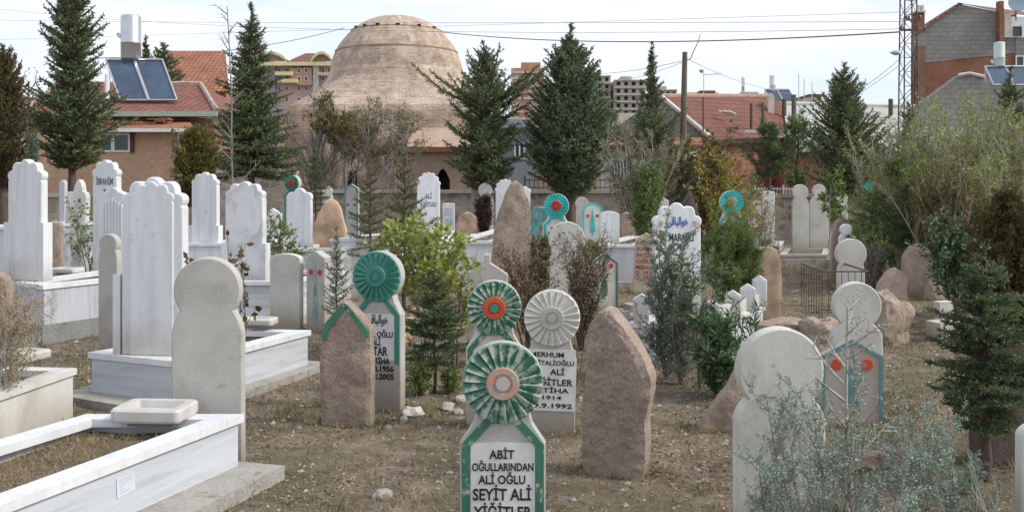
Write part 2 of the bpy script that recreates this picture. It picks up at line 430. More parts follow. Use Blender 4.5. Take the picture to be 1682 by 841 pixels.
def interval(pts, z):
    xs = []
    n = len(pts)
    for i in range(n):
        (x0, z0), (x1, z1) = pts[i], pts[(i + 1) % n]
        if (z0 - z) * (z1 - z) <= 0 and z0 != z1:
            xs.append(x0 + (x1 - x0) * (z - z0) / (z1 - z0))
    return (min(xs), max(xs)) if xs else (0, 0)
def rough_slab(name, pts, t, mat, parent=None, amp=0.012, nz=34, nx=14, seed=0, edge=0.25):
    """a stone slab with broken, uneven faces; pts outline in x,z"""
    zs0 = min(p[1] for p in pts); zs1 = max(p[1] for p in pts)
    V = []; Fc = []
    prof = []
    for j in range(nx + 1):
        u = j / nx
        prof.append(u)
    ring = 2 * (nx + 1)
    rows = nz + 1
    for i in range(rows):
        q = i / nz
        z = zs0 + (zs1 - zs0) * (q * 0.999 + 0.0003)
        a, b = interval(pts, z)
        ed = noise.noise(Vector((seed, z * 7, 1.3))) * amp * 1.5
        ed2 = noise.noise(Vector((seed + 9, z * 7, 4.3))) * amp * 1.5
        a += ed; b += ed2
        for side in (-1, 1):
            for u in (prof if side < 0 else prof[::-1]):
                x = a + (b - a) * u
                e = min(u, 1 - u) * (b - a)
                th = t / 2 * (0.84 + 0.16 * min(1, e / (edge * t + 1e-6)))
                th *= min(1.0, 0.62 + (zs1 - z) / 0.05)
                y = side * th
                p = Vector((x * 6 + seed, y * 6, z * 6))
                dsp = noise.noise(p) * amp + noise.noise(p * 3.3) * amp * 0.55 + noise.noise(p * 8.1) * amp * 0.45 + noise.noise(p * 0.45) * amp * 1.0
                vd = noise.voronoi(p * .9)[0]
                dsp += (vd[0] - .35) * amp * 1.6 - max(0, .07 - (vd[1] - vd[0])) * amp * 5
                V.append((x + noise.noise(p + Vector((5, 5, 5))) * amp * 0.6 + noise.noise(Vector((seed, 2.0, z * 40))) * amp * .35, y + side * dsp, z))
    for i in range(rows - 1):
        for j in range(ring):
            a0 = i * ring + j; a1 = i * ring + (j + 1) % ring
            Fc.append((a0, a1, a1 + ring, a0 + ring))
    Fc.append(tuple(reversed(range(ring)))); Fc.append(tuple((rows - 1) * ring + j for j in range(ring)))
    o = mesh_obj(name, V, Fc, mat, parent, smooth=True)
    if hasattr(o.data, 'set_sharp_from_angle'): o.data.set_sharp_from_angle(angle=rad(24))
    return o

# outlines ---------------------------------------------------------
def o_gable(w, h, s, cut=0.0, b=0.0):
    if cut: return [(-w / 2, -b), (w / 2, -b), (w / 2, h - s), (cut, h), (-cut, h), (-w / 2, h - s)]
    return [(-w / 2, -b), (w / 2, -b), (w / 2, h - s), (0, h), (-w / 2, h - s)]
def o_round(w, h, k=1.0, n=14, b=0.0):
    P = [(-w / 2, -b), (w / 2, -b)]
    for i in range(n + 1):
        a = math.pi * i / n
        P.append((w / 2 * math.cos(a), h - w / 2 * k + w / 2 * k * math.sin(a)))
    return P
def o_ogee(w, h, s, b=0.0, n=10):
    """pointed arch top with curved shoulders"""
    P = [(-w / 2, -b), (w / 2, -b)]
    for i in range(n + 1):
        q = i / n
        P.append((w / 2 * math.cos(q * math.pi / 2) ** 0.8 if q < 1 else 0.0, h - s + s * (q ** 1.0 * 0.35 + 0.65 * math.sin(q * math.pi / 2))))
    for i in range(n - 1, -1, -1):
        x, z = P[2 + i]; P.append((-x, z))
    return P
def o_scallop(w, h, n=5, rise=0.5, bulge=0.36, body=0.985, b=0.0, m=7, zs=None):
    rz = w * rise
    ch = None
    c = []
    for i in range(n + 1):
        a = math.pi * i / n
        c.append(Vector((w * .47 * math.copysign(abs(math.cos(a)) ** 1.05, math.cos(a)), rz * math.sin(a) ** 1.1 if 0 < i < n else 0.0)))
    top = 0; pts = []
    for i in range(n):
        a, bb = c[i], c[i + 1]
        d = bb - a; L = d.length; nr = Vector((d.y, -d.x)).normalized()
        for j in range(m + 1):
            q = j / m
            hgt = math.sin(math.pi * q) ** 0.75 * bulge * L
            p = a + d * q + nr * hgt
            pts.append((p.x, p.y)); top = max(top, p.y)
    sh = h - top
    out = [(-w / 2 * body, -b), (w / 2 * body, -b), (w / 2 * body, sh - 0.01)] + [(x, z + sh) for x, z in pts] + [(-w / 2 * body, sh - 0.01)]
    res = [out[0]]
    for p in out[1:]:
        if (p[0] - res[-1][0]) ** 2 + (p[1] - res[-1][1]) ** 2 > 1e-7: res.append(p)
    return res
def o_neck(rr, w, h, neck=0.80, drop=1.45, b=0.0, n=30, flat=False):
    """disc head, pinched neck, shouldered body"""
    cz = h - rr
    a0 = -math.acos(neck)
    a0 = max(a0, -rad(60))
    P = [(-w / 2, -b), (w / 2, -b), (w / 2, cz - rr * drop - (0.25 * rr if flat else 0.0))]
    nx_, nz_ = rr * math.cos(a0), cz + rr * math.sin(a0)
    if flat: P.append((nx_ * 0.98, cz - rr * 1.02))
    else:
        for i in range(1, 6):
            q = i / 6
            P.append((w / 2 + (nx_ - w / 2) * q ** 1.6, (cz - rr * drop) + (nz_ - (cz - rr * drop)) * q))
    for i in range(n + 1):
        a = a0 + (math.pi - 2 * a0) * i / n
        P.append((rr * math.cos(a), cz + rr * math.sin(a)))
    if flat: P.append((-nx_ * 0.98, cz - rr * 1.02))
    else:
        for i in range(5, 0, -1):
            q = i / 6
            P.append((-(w / 2 + (nx_ - w / 2) * q ** 1.6), (cz - rr * drop) + (nz_ - (cz - rr * drop)) * q))
    P.append((-w / 2, cz - rr * drop - (0.25 * rr if flat else 0.0)))
    return P

def strip(name, line, wd, y, mat, parent, th=0.006, side=1):
    """painted raised band along a polyline (x,z), wd wide towards side"""
    P = [Vector((p[0], p[1])) for p in line]; n = len(P); Q = []
    for i in range(n):
        if i == 0: t = P[1] - P[0]
        elif i == n - 1: t = P[-1] - P[-2]
        else: t = (P[i] - P[i - 1]).normalized() + (P[i + 1] - P[i]).normalized()
        t.normalize(); nr = Vector((-t.y, t.x)) * side
        k = 1.0
        if 0 < i < n - 1:
            t1 = (P[i] - P[i - 1]).normalized(); k = 1 / max(0.5, abs(Vector((-t1.y, t1.x)).dot(Vector((-t.y, t.x)))))
        Q.append(P[i] + nr * wd * k)
    mb = MB()
    for i in range(n - 1):
        a, b_, c_, d_ = P[i], P[i + 1], Q[i + 1], Q[i]
        vs = []
        for yy in (y - th, y + 0.004):
            vs += [(a.x, yy, a.y), (b_.x, yy, b_.y), (c_.x, yy, c_.y), (d_.x, yy, d_.y)]
        mb.add(vs, [(0, 1, 2, 3), (4, 7, 6, 5), (0, 4, 5, 1), (2, 6, 7, 3), (0, 3, 7, 4), (1, 5, 6, 2)])
    return mb.build(name, mat, parent)

def disc(name, cx, cz, r_, y, mat, parent, th=0.008, k=28, ring=None):
    mb = MB()
    vs = []; 
    for yy, rr in ((y, r_), (y - th, r_ * 0.94)):
        for j in range(k):
            a = 2 * math.pi * j / k
            vs.append((cx + rr * math.cos(a), yy, cz + rr * math.sin(a)))
    fs = [(j, (j + 1) % k, (j + 1) % k + k, j + k) for j in range(k)]
    if ring:
        for yy, rr in ((y - th, ring), (y - th * 0.3, ring * 0.94)):
            for j in range(k):
                a = 2 * math.pi * j / k
                vs.append((cx + rr * math.cos(a), yy, cz + rr * math.sin(a)))
        fs += [(j + k, (j + 1) % k + k, (j + 1) % k + 2 * k, j + 2 * k) for j in range(k)]
        fs += [(j + 2 * k, (j + 1) % k + 2 * k, (j + 1) % k + 3 * k, j + 3 * k) for j in range(k)]
        fs.append(tuple(j + 3 * k for j in range(k)))
    else: fs.append(tuple(j + k for j in range(k)))
    mb.add(vs, fs)
    return mb.build(name, mat, parent)

def fan_disc(name, cx, cz, rr, y, mat, parent, n=22, r0=0.38, amp=0.02, th=0.03, flutes_from=-200, flutes_to=20, swirl=0.0):
    """fan of scooped flutes round a plain middle"""
    V = []; Fc = []; RZ = []; per = 10; K = n * per; nr = 7
    for i in range(nr + 1):
        q = i / nr
        r_ = rr * (r0 + (0.985 - r0) * q)
        for j in range(K):
            a = 2 * math.pi * j / K
            ph = (j % per) / per
            ridge = abs(math.cos(math.pi * ph)) ** 2.5      # sharp arris between scoops
            rim = 1.0
            rloc = r_ * (1 - 0.035 * ridge * q)
            st = (ph / .80) ** .8 if ph < .80 else (1 - ph) / .20
            RZ.append(st)
            dep = amp * (0.45 + 0.75 * q) * (st - 1.0) * min(1, q * 5)
            if q > 0.93: dep *= 0.7
            V.append((cx + rloc * math.cos(a), y - th - dep * 1.0, cz + rloc * math.sin(a)))
    b0 = len(V)
    for j in range(K):
        a = 2 * math.pi * j / K
        V.append((cx + rr * 0.99 * math.cos(a), y + 0.002, cz + rr * 0.99 * math.sin(a)))
    for i in range(nr):
        for j in range(K):
            a0 = i * K + j; a1 = i * K + (j + 1) % K
            Fc.append((a0, a1, a1 + K, a0 + K))
    for j in range(K):
        a0 = nr * K + j; a1 = nr * K + (j + 1) % K
        Fc.append((a0, a1, b0 + (j + 1) % K, b0 + j))
    Fc.append(tuple(range(K - 1, -1, -1)))
    o = mesh_obj(name, V, Fc, mat, parent)
    RZ += [0.0] * (len(V) - len(RZ))
    at = o.data.attributes.new('raised', 'FLOAT', 'POINT'); at.data.foreach_set('value', RZ)
    return o

# lettering --------------------------------------------------------
def text_mesh(lines, name, mat, parent, y, th=0.003, bold=0.020):
    """lines: (text, x_left, x_right, z_base, cap_height); flat raised letters fitted into the given box"""
    V = []; Fc = []
    for (s, xl, xr, zb, ch) in lines:
        cu = bpy.data.curves.new('lettering_tmp', 'FONT'); cu.body = s; cu.size = 1.0; cu.offset = bold; cu.resolution_u = 3
        cu.extrude = 0.02
        ob = bpy.data.objects.new('lettering_tmp', cu)
        me = bpy.data.meshes.new_from_object(ob)
        if len(me.vertices) == 0: continue
        co = np.array([v.co[:] for v in me.vertices])
        x0, x1 = co[:, 0].min(), co[:, 0].max()
        cap = 0.70
        ks = (xr - xl) / (x1 - x0); kz = ch / cap
        o = len(V)
        for c_ in co: V.append((xl + (c_[0] - x0) * ks, y - (th if c_[2] > 0 else -0.001), zb + c_[1] * kz))
        for p in me.polygons: Fc.append(tuple(i + o for i in p.vertices))
        bpy.data.objects.remove(ob); bpy.data.meshes.remove(me); bpy.data.curves.remove(cu)
    if not V: return None
    return mesh_obj(name, V, Fc, mat, parent, uv=False)
ARAB = '\ufef0\ufed7\ufe8e\ufe92\ufedf\ufe8d\ufeee\ufeeb'

# foliage ----------------------------------------------------------
def nrm(a): return a / np.maximum(1e-9, np.linalg.norm(a, axis=1))[:, None]
def leaf_quads(P, Dr, L, W, fold=False):
    """diamond-shaped leaves at P along Dr"""
    N = len(P)
    rv = rng.normal(size=(N, 3))
    S = nrm(np.cross(Dr, rv))
    L = np.broadcast_to(np.asarray(L, float), (N,))[:, None]; W = np.broadcast_to(np.asarray(W, float), (N,))[:, None]
    V = np.empty((N, 4, 3))
    V[:, 0] = P; V[:, 1] = P + Dr * L * 0.45 + S * W * 0.5; V[:, 2] = P + Dr * L; V[:, 3] = P + Dr * L * 0.45 - S * W * 0.5
    return V.reshape(-1, 3)
def tubes(polys, name, mat, parent, k=5):
    mb = MB()
    for pts, r0, r1 in polys: mb.tube(pts, r0, k, r1, caps=False)
    return mb.build(name, mat, parent, smooth=True)

def conifer(label, px, d, ytop, ybot, wpx, lmat, name='conifer', cat='tree', group='conifers along the cemetery wall', profile=None, nb=150, tw=12, lv=12,
            leaf=(0.10, 0.03), elev=(25, 10), curve=0.15, lump=0.3, trunk_r=0.10, bark='bark', base=0.0, lean=0.0, seed=1, shadow_gap=0.0, twl=0.22, inner=0.1, upk=0.35):
    rs = np.random.default_rng(seed)
    x0 = X(px, d); H = Z(ytop, d); zb = Z(ybot, d); Rr = wpx / 2 / F * d
    root = thing(name, label, cat, (x0, d, base), (0, 0, 0), group)
    H -= base; zb -= base
    profile = profile or [(0, .75), (.15, 1), (.5, .72), (.8, .38), (1, .03)]
    pt = [p[0] for p in profile]; pr = [p[1] for p in profile]
    t = np.sort(rs.random(nb)) ** 0.85
    t = t * 0.98
    az = np.arange(nb) * 2.39996 + rs.normal(size=nb) * 0.4
    az0 = rs.random(6) * 6.28
    lum = 1 + lump * (np.sin(az * 2 + az0[0] + t * 7) * 0.6 + np.sin(az * 3 + az0[1] - t * 13) * 0.5 + np.sin(t * 31 + az0[2]) * 0.5)
    Rb = Rr * np.interp(t, pt, pr) * np.clip(lum, 0.35, 1.5) * rs.uniform(0.72, 1.1, nb)
    el = np.radians(rs.normal(elev[0], elev[1], nb) + t * 25)
    ca, sa = np.cos(az), np.sin(az)
    L = Rb / np.maximum(0.35, np.cos(el))
    B = np.stack([lean * t * H, np.zeros(nb), zb + (H - zb) * t - np.sin(el) * L * 0.55], 1)
    B[:, 2] = np.clip(B[:, 2], zb * 0.98, H)
    Dr = np.stack([ca * np.cos(el), sa * np.cos(el), np.sin(el)], 1)
    # twigs
    si = np.repeat(np.arange(nb), tw)
    s = rs.random(len(si)) ** 0.6
    s = inner + (1 - inner) * s
    P = B[si] + Dr[si] * (L[si] * s)[:, None]
    P[:, 2] += curve * L[si] * s ** 2
    td = nrm(Dr[si] * 0.9 + rs.normal(size=(len(si), 3)) * 0.55 + np.array([0, 0, upk]))
    tl = twl * Rr * rs.uniform(0.5, 1.2, len(si)) * (1.1 - 0.5 * s)
    tl = np.maximum(tl, 0.06)
    li = np.repeat(np.arange(len(si)), lv)
    q = rs.random(len(li))
    LP = P[li] + td[li] * (tl[li] * q)[:, None] + rs.normal(size=(len(li), 3)) * 0.012 * (d / 12 + 0.4)
    ld = nrm(td[li] * 0.9 + rs.normal(size=(len(li), 3)) * 0.55)
    V = leaf_quads(LP, ld, leaf[0] * rs.uniform(0.6, 1.25, len(li)), leaf[1] * rs.uniform(0.7, 1.2, len(li)))
    quads_obj('crown', V, lmat, root)
    polys = []
    nt_ = 9
    tp = [(lean * (i / nt_) * H + 0.02 * math.sin(i * 1.7 + seed) * (d / 15), 0.02 * math.cos(i * 2.1 + seed), -0.1 + (H * 0.97 + 0.1) * i / nt_) for i in range(nt_ + 1)]
    polys.append((tp, trunk_r, trunk_r * 0.1))
    for i in range(0, nb, 2):
        p0 = B[i]; p2 = B[i] + Dr[i] * L[i] * 0.8; p2[2] += curve * L[i] * .64; p1 = B[i] + Dr[i] * L[i] * 0.4; p1[2] += curve * L[i] * .16
        polys.append(([p0, p1, p2], trunk_r * 0.16, trunk_r * 0.04))
    tubes(polys, 'trunk', MT[bark], root)
    return root

def firtree(label, px, d, ytop, ybot, wpx, lmat, group=None, tiers=13, nbr=6, droop=-0.05, seed=1, leaf=(.026, .006), nd=0.010, trunk_r=.02, prof=None, twn=9, tip_up=.25, name='young_fir', cat='fir', bark='bark', twk=.42, jag=.25):
    """young fir: tiers of flat sprays with gaps between them"""
    rs = np.random.default_rng(seed)
    x0 = X(px, d); b0 = gh(x0, d); H = Z(ytop, d) - b0; zb = Z(ybot, d) - b0; Rr = wpx / 2 / F * d
    root = thing(name, label, cat, (x0, d, b0), (0, 0, 0), group)
    prof = prof or [(0, .85), (.12, 1), (.4, .72), (.7, .36), (1, .04)]
    pt = [p[0] for p in prof]; pr = [p[1] for p in prof]
    polys = [([(0.01 * math.sin(k * 1.9 + seed), 0.01 * math.cos(k * 2.3), -.06 + (H + .05) * k / 8) for k in range(9)], trunk_r, trunk_r * .12)]
    P = []; Dd = []
    def needles(a, b, up=0):
        L = np.linalg.norm(b - a); n = max(2, int(L / nd)); q = rs.random(n)[:, None]
        dr = (b - a) / max(L, 1e-6)
        P.append(a + (b - a) * q); v = dr * .75 + rs.normal(size=(n, 3)) * .55; v[:, 2] += .12; Dd.append(v)
    for i in range(tiers + 1):
        t = i / tiers; z = zb + (H - zb) * t * .985; r_ = Rr * np.interp(t, pt, pr)
        for k in range(nbr if t < .9 else 4):
            az = 2 * math.pi * (k + rs.random() * .7) / nbr + i * 1.1; L = r_ * (1 + rs.normal() * jag)
            if L < .02: L = .02
            zz = z + rs.normal() * (H - zb) / tiers * .22
            el = droop + .55 * t + rs.normal() * .08
            dr = np.array([math.cos(az) * math.cos(el), math.sin(az) * math.cos(el), math.sin(el)])
            p0 = np.array([0, 0, zz]); p1 = p0 + dr * L * .55; p2 = p0 + dr * L; p2[2] += tip_up * L * .3
            polys.append(([p0, p1, p2], trunk_r * .28, trunk_r * .08)); needles(p0 + (p1 - p0) * .25, p1); needles(p1, p2)
            side = np.array([-math.sin(az), math.cos(az), 0.0]); m = max(2, int(twn * min(1, L / (Rr * .5))))
            for j in range(m):
                q = .18 + .8 * (j + rs.random() * .6) / m; sg = 1 if j % 2 else -1
                c = p0 + (p1 - p0) * (q / .55) if q < .55 else p1 + (p2 - p1) * ((q - .55) / .45)
                e = c + (dr * .75 + side * sg * .75 + np.array([0, 0, rs.normal() * .12 + .06])) * L * twk * (1.12 - q) * rs.uniform(.6, 1.2)
                needles(c, e)
    P = np.concatenate(P); Dd = nrm(np.concatenate(Dd)); n = len(P)
    quads_obj('crown', leaf_quads(P, Dd, leaf[0] * rs.uniform(.6, 1.25, n), leaf[1] * rs.uniform(.7, 1.2, n)), lmat, root)
    tubes(polys, 'trunk', MT[bark], root, 4)
    return root

def twiggy(label, x0, y0, h, spread, lmat, name='shrub', cat='shrub', group=None, nst=6, kids=(7, 5), seed=1, leaf=(0.05, 0.02), per=8, r0=0.012, bark='bark', base=None,
           up=0.6, wob=0.25, ldir=0.6, klen=(0.45, 0.5), start=0.15, openang=0.9, leafless=0.0, lspread=0.012, leaf_levels=(1, 2), stem_h=(0.75, 1.05), single=False, leaf_up=0.0, first_leaf=0.1, lean=(0, 0)):
    rs = np.random.default_rng(seed)
    root = thing(name, label, cat, (x0, y0, gh(x0, y0) if base is None else base), (0, 0, 0), group)
    polys = []; LP = []; LD = []
    def grow(p, dr, L, r_, lev):
        n = 6 if lev == 0 else 4
        pts = [p]; cur = np.array(p, float); v = np.array(dr, float)
        for i in range(n):
            v = v + rs.normal(size=3) * wob * 0.5 + np.array([lean[0] * 0.1, lean[1] * 0.1, up * 0.12])
            v /= np.linalg.norm(v)
            cur = cur + v * L / n
            pts.append(cur.copy())
        polys.append((pts, r_, r_ * (0.35 if lev == 0 else 0.3)))
        A = np.array(pts)
        def at(q):
            f = q * n; i = min(int(f), n - 1); return A[i] + (A[i + 1] - A[i]) * (f - i), (A[i + 1] - A[i])
        if lev < len(kids):
            for k in range(kids[lev]):
                q = start + (1 - start) * (k + rs.random()) / kids[lev]
                if q > 1: q = 1
                c, tv = at(q); tv = tv / np.linalg.norm(tv)
                side = rs.normal(size=3); side -= tv * side.dot(tv); side /= np.linalg.norm(side)
                kd = tv * math.cos(openang) + side * math.sin(openang); kd /= np.linalg.norm(kd)
                grow(c, kd, L * klen[min(lev, len(klen) - 1)] * rs.uniform(0.6, 1.15) * (1.15 - 0.6 * q if lev == 0 else 1), r_ * 0.5, lev + 1)
        if lev in leaf_levels and lmat is not None:
            m = max(1, int(per * rs.uniform(0.6, 1.3) * (1 if lev else 1.5)))
            for k in range(m):
                if rs.random() < leafless: continue
                q = first_leaf + (1 - first_leaf) * rs.random()
                c, tv = at(q); tv = tv / np.linalg.norm(tv)
                side = rs.normal(size=3); side -= tv * side.dot(tv); side /= np.linalg.norm(side) + 1e-9
                LP.append(c + rs.normal(size=3) * lspread); LD.append(tv * (1 - ldir) + side * ldir + np.array([0, 0, leaf_up]))
    for i in range(nst):
        a = 2 * math.pi * (i + rs.random() * 0.7) / nst
        sp = spread * rs.uniform(0.3, 1.0) / max(h, 0.01) if not single else 0.03
        dr = np.array([math.cos(a) * sp + lean[0], math.sin(a) * sp + lean[1], 1.0]); dr /= np.linalg.norm(dr)
        off = 0.0 if single else min(0.05, spread * 0.12)
        grow(np.array([math.cos(a) * off, math.sin(a) * off, -0.04]), dr, h * rs.uniform(*stem_h), r0, 0)
    tubes(polys, 'stems' if not single else 'trunk', MT[bark], root, 4)
    if LP and lmat is not None:
        LP = np.array(LP); LD = nrm(np.array(LD)); N = len(LP)
        V = leaf_quads(LP, LD, leaf[0] * rs.uniform(0.6, 1.25, N), leaf[1] * rs.uniform(0.7, 1.2, N))
        quads_obj('foliage' if not single else 'crown', V, lmat, root)
    return root
# ------------------------------------------------------------------ ground
def ground():
    xs = list(np.arange(-14, 14.01, 0.2)); ys = list(np.arange(0, 30.01, 0.2))
    def ext(v, step, lim, sgn):
        x = v
        out = []
        while abs(x) < lim:
            x += sgn * step; step *= 1.22; out.append(x)
        return out
    xs = ext(xs[0], 0.3, 900, -1)[::-1] + xs + ext(xs[-1], 0.3, 900, 1)
    ys = ext(ys[0], 0.3, 30, -1)[::-1] + ys + ext(ys[-1], 0.3, 1500, 1)
    nx, ny = len(xs), len(ys)
    V = [(x, y, gh(x, y) if (abs(x) < 40 and -5 < y < 60) else 0.0) for y in ys for x in xs]
    Fc = [(j * nx + i, j * nx + i + 1, (j + 1) * nx + i + 1, (j + 1) * nx + i) for j in range(ny - 1) for i in range(nx - 1)]
    m, nt, b = new_mat('dry_cemetery_earth')
    t = nt.nodes.new('ShaderNodeTexCoord'); v = t.outputs['Object']
    f1 = noise_n(nt, v, 0.55, 8, 0.65, 0.5)
    f2 = noise_n(nt, v, 4.5, 10, 0.72, 0.3)
    f3 = noise_n(nt, v, 38, 8, 0.75)
    c = ramp_n(nt, f2, [(0.28, (0.11, 0.088, 0.066)), (0.46, (0.215, 0.172, 0.13)), (0.64, (0.34, 0.285, 0.22))])
    g = ramp_n(nt, f1, [(0.47, (0, 0, 0)), (0.60, (0.65, 0.65, 0.65))])
    c = mix_n(nt, g, c, (0.125, 0.125, 0.07))
    gr = ramp_n(nt, f3, [(0.30, (0.52, 0.50, 0.48)), (0.52, (1, 1, 1)), (0.74, (1.35, 1.3, 1.22))])
    c = mix_n(nt, 1.0, c, gr, 'MULTIPLY')
    nt.links.new(c, b.inputs['Base Color']); b.inputs['Roughness'].default_value = 1.0; b.inputs['Specular IOR Level'].default_value = 0.1
    bump_n(nt, b, f3, 0.9, 0.03)
    o = mesh_obj('ground', V, Fc, m, smooth=True)
    tag(o, kind='structure')
ground()

# street behind the cemetery wall
mb = MB(); mb.box(-60, 60, 29.9, 35.0, -0.05, 0.05)
m_asph = stone_mat('asphalt', (0.07, 0.07, 0.07), (0.05, 0.05, 0.05), scale=3, rough=0.95, grain=0.2)
tag(mb.build('street', m_asph), kind='structure')

def rubble_mat():
    m, nt, b = new_mat('rubble_masonry')
    t = nt.nodes.new('ShaderNodeTexCoord'); mp_ = nt.nodes.new('ShaderNodeMapping'); mp_.inputs['Scale'].default_value = (4.2, 4.2, 6.2)
    nt.links.new(t.outputs['Object'], mp_.inputs['Vector'])
    v1 = nt.nodes.new('ShaderNodeTexVoronoi'); v1.feature = 'F1'; v1.inputs['Randomness'].default_value = .9
    v2 = nt.nodes.new('ShaderNodeTexVoronoi'); v2.feature = 'DISTANCE_TO_EDGE'; v2.inputs['Randomness'].default_value = .9
    for q in (v1, v2): nt.links.new(mp_.outputs[0], q.inputs['Vector']); q.inputs['Scale'].default_value = 1.0
    sx = nt.nodes.new('ShaderNodeSeparateXYZ'); nt.links.new(v1.outputs['Color'], sx.inputs[0])
    col = ramp_n(nt, sx.outputs[0], [(0.0, (0.20, 0.175, 0.15)), (.35, (0.31, 0.265, 0.215)), (.7, (0.40, 0.35, 0.29)), (1.0, (0.34, 0.24, 0.19))])
    jf = ramp_n(nt, v2.outputs['Distance'], [(0.02, (1, 1, 1)), (0.09, (0, 0, 0))])
    col = mix_n(nt, jf, col, (0.36, 0.335, 0.30))
    n = noise_n(nt, t.outputs['Object'], 3.0, 8, .7); vv = ramp_n(nt, n, [(.3, (.72, .72, .7)), (.7, (1.15, 1.13, 1.1))])
    col = mix_n(nt, 1.0, col, vv, 'MULTIPLY')
    nt.links.new(col, b.inputs['Base Color']); b.inputs['Roughness'].default_value = .95
    bump_n(nt, b, v2.outputs['Distance'], .6, .03)
    return m
m_rubble = rubble_mat()
m_coping = stone_mat('concrete_coping', (0.40, 0.39, 0.36), (0.27, 0.26, 0.24), scale=3, rough=0.9)
def cwall(name, label, x0, x1, y, top, group='cemetery boundary wall sections', th=0.35):
    t = thing(name, label, 'wall', ((x0 + x1) / 2, y, 0), (0, 0, 0), group)
    hx = (x1 - x0) / 2
    mb = MB(); mb.box(-hx, hx, 0, th, -0.2, top - 0.1); mb.build('masonry', m_rubble, t)
    mb = MB(); mb.box(-hx, hx, -0.06, th + 0.06, top - 0.1, top); mb.build('coping', m_coping, t)
    return t
cwall('boundary_wall', 'long low rubble stone boundary wall with flat concrete coping, behind the middle gravestones', X(487, 29.0), X(1262, 29.0), 29.0, Z(312, 29))
cwall('boundary_wall', 'lower stretch of boundary wall behind the two tall round-headed stones at right', X(1262, 29.0) + .01, X(2100, 29), 29.02, Z(319, 29))
cwall('boundary_wall', 'taller squared-rubble wall between the thuja and the tomb, left of centre', X(300, 27.5), X(486, 27.5), 27.5, Z(279, 27.5))
cwall('boundary_wall', 'low rubble wall at far left in front of the orange house', X(-250, 27.0), X(298, 27.0), 27.0, Z(318, 27))

# railings on the wall
def railing(label, px0, px1, d, zb, hgt, mat, step=0.14, group='railings on the boundary wall'):
    x0, x1 = X(px0, d), X(px1, d)
    t = thing('railing', label, 'railing', ((x0 + x1) / 2, d, zb), (0, 0, 0), group)
    hx = (x1 - x0) / 2
    mb = MB(); mb.box(-hx, hx, -0.015, 0.015, hgt - 0.09, hgt - 0.06); mb.box(-hx, hx, -0.015, 0.015, 0.05, 0.08); mb.build('rail', mat, t)
    mb = MB(); x = -hx; i = 0
    while x <= hx:
        mb.tube([(x, 0, 0), (x, 0, hgt * 0.93), (x, 0, hgt)], [0.011, 0.011, 0.002], 4); x += step; i += 1
    mb.build('bars', mat, t)
    for k in range(4):
        p = MB(); xx = -hx + (2 * hx) * (k / 3); p.box(xx - 0.025, xx + 0.025, -0.025, 0.025, 0, hgt + 0.05); p.build('post', mat, t)
zw = Z(312, 29)
railing('dark spiked iron railing on the wall beside the large green conifer', 862, 1035, 29.17, zw, 0.36, MT['iron'])
railing('white iron railing on the wall left of the two tall round-headed stones', 1240, 1310, 31.0, 0.95, 0.62, MT['white_paint'], 0.10)
railing('white iron railing beyond the wall near the turquoise door', 1395, 1475, 30.6, 1.0, 0.45, MT['white_paint'], 0.12)

# ------------------------------------------------------------------ buildings
m_tile = tile_mat('red_roof_tiles', (0.30, 0.115, 0.08), (0.23, 0.085, 0.06))
m_tile2 = tile_mat('orange_roof_tiles', (0.40, 0.165, 0.09), (0.32, 0.13, 0.075))
m_tile3 = tile_mat('brown_roof_tiles', (0.235, 0.095, 0.068), (0.19, 0.075, 0.055), vary=0.25)
m_orange = stone_mat('orange_brown_render', (0.54, 0.35, 0.235), (0.43, 0.27, 0.175), scale=7, rough=0.95, grain=0.25, bscale=22, bump=0.5)
m_orange2 = stone_mat('dull_brown_render', (0.36, 0.22, 0.15), (0.25, 0.15, 0.11), scale=2, rough=0.95)
m_block = brick_mat('grey_block_masonry', (0.285, 0.27, 0.245), (0.25, 0.235, 0.215), (0.20, 0.19, 0.175), 0.42, 0.21, 0.02, vary=0.22, vscale=0.8, patch=((0.17, 0.15, 0.135), 1.3, 0.64))
m_redbrick = brick_mat('red_brick', (0.34, 0.15, 0.085), (0.27, 0.12, 0.07), (0.22, 0.14, 0.10), 0.22, 0.085, 0.012, vary=0.35, vscale=0.7, patch=((0.27, 0.24, 0.21), 0.9, 0.64))
m_pale = stone_mat('pale_render', (0.60, 0.56, 0.48), (0.48, 0.44, 0.37), scale=1.5, rough=0.9)
m_cream = stone_mat('cream_render', (0.58, 0.50, 0.36), (0.46, 0.38, 0.27), scale=1.5, rough=0.9)
m_pink = stone_mat('dusty_pink_render', (0.38, 0.17, 0.14), (0.27, 0.12, 0.10), scale=1.5, rough=0.9)
m_greyr = stone_mat('blue_grey_render', (0.27, 0.28, 0.30), (0.21, 0.22, 0.24), scale=1.5, rough=0.9)
m_greenw = plain('pale_green_fascia', (0.38, 0.42, 0.33), 0.7)
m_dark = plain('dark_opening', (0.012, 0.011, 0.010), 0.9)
m_rust = plain('rusty_fascia', (0.24, 0.085, 0.045), 0.8, 0, 0.3)
m_conc = stone_mat('bare_frame_concrete', (0.42, 0.41, 0.38), (0.32, 0.31, 0.29), scale=0.8, rough=0.9)

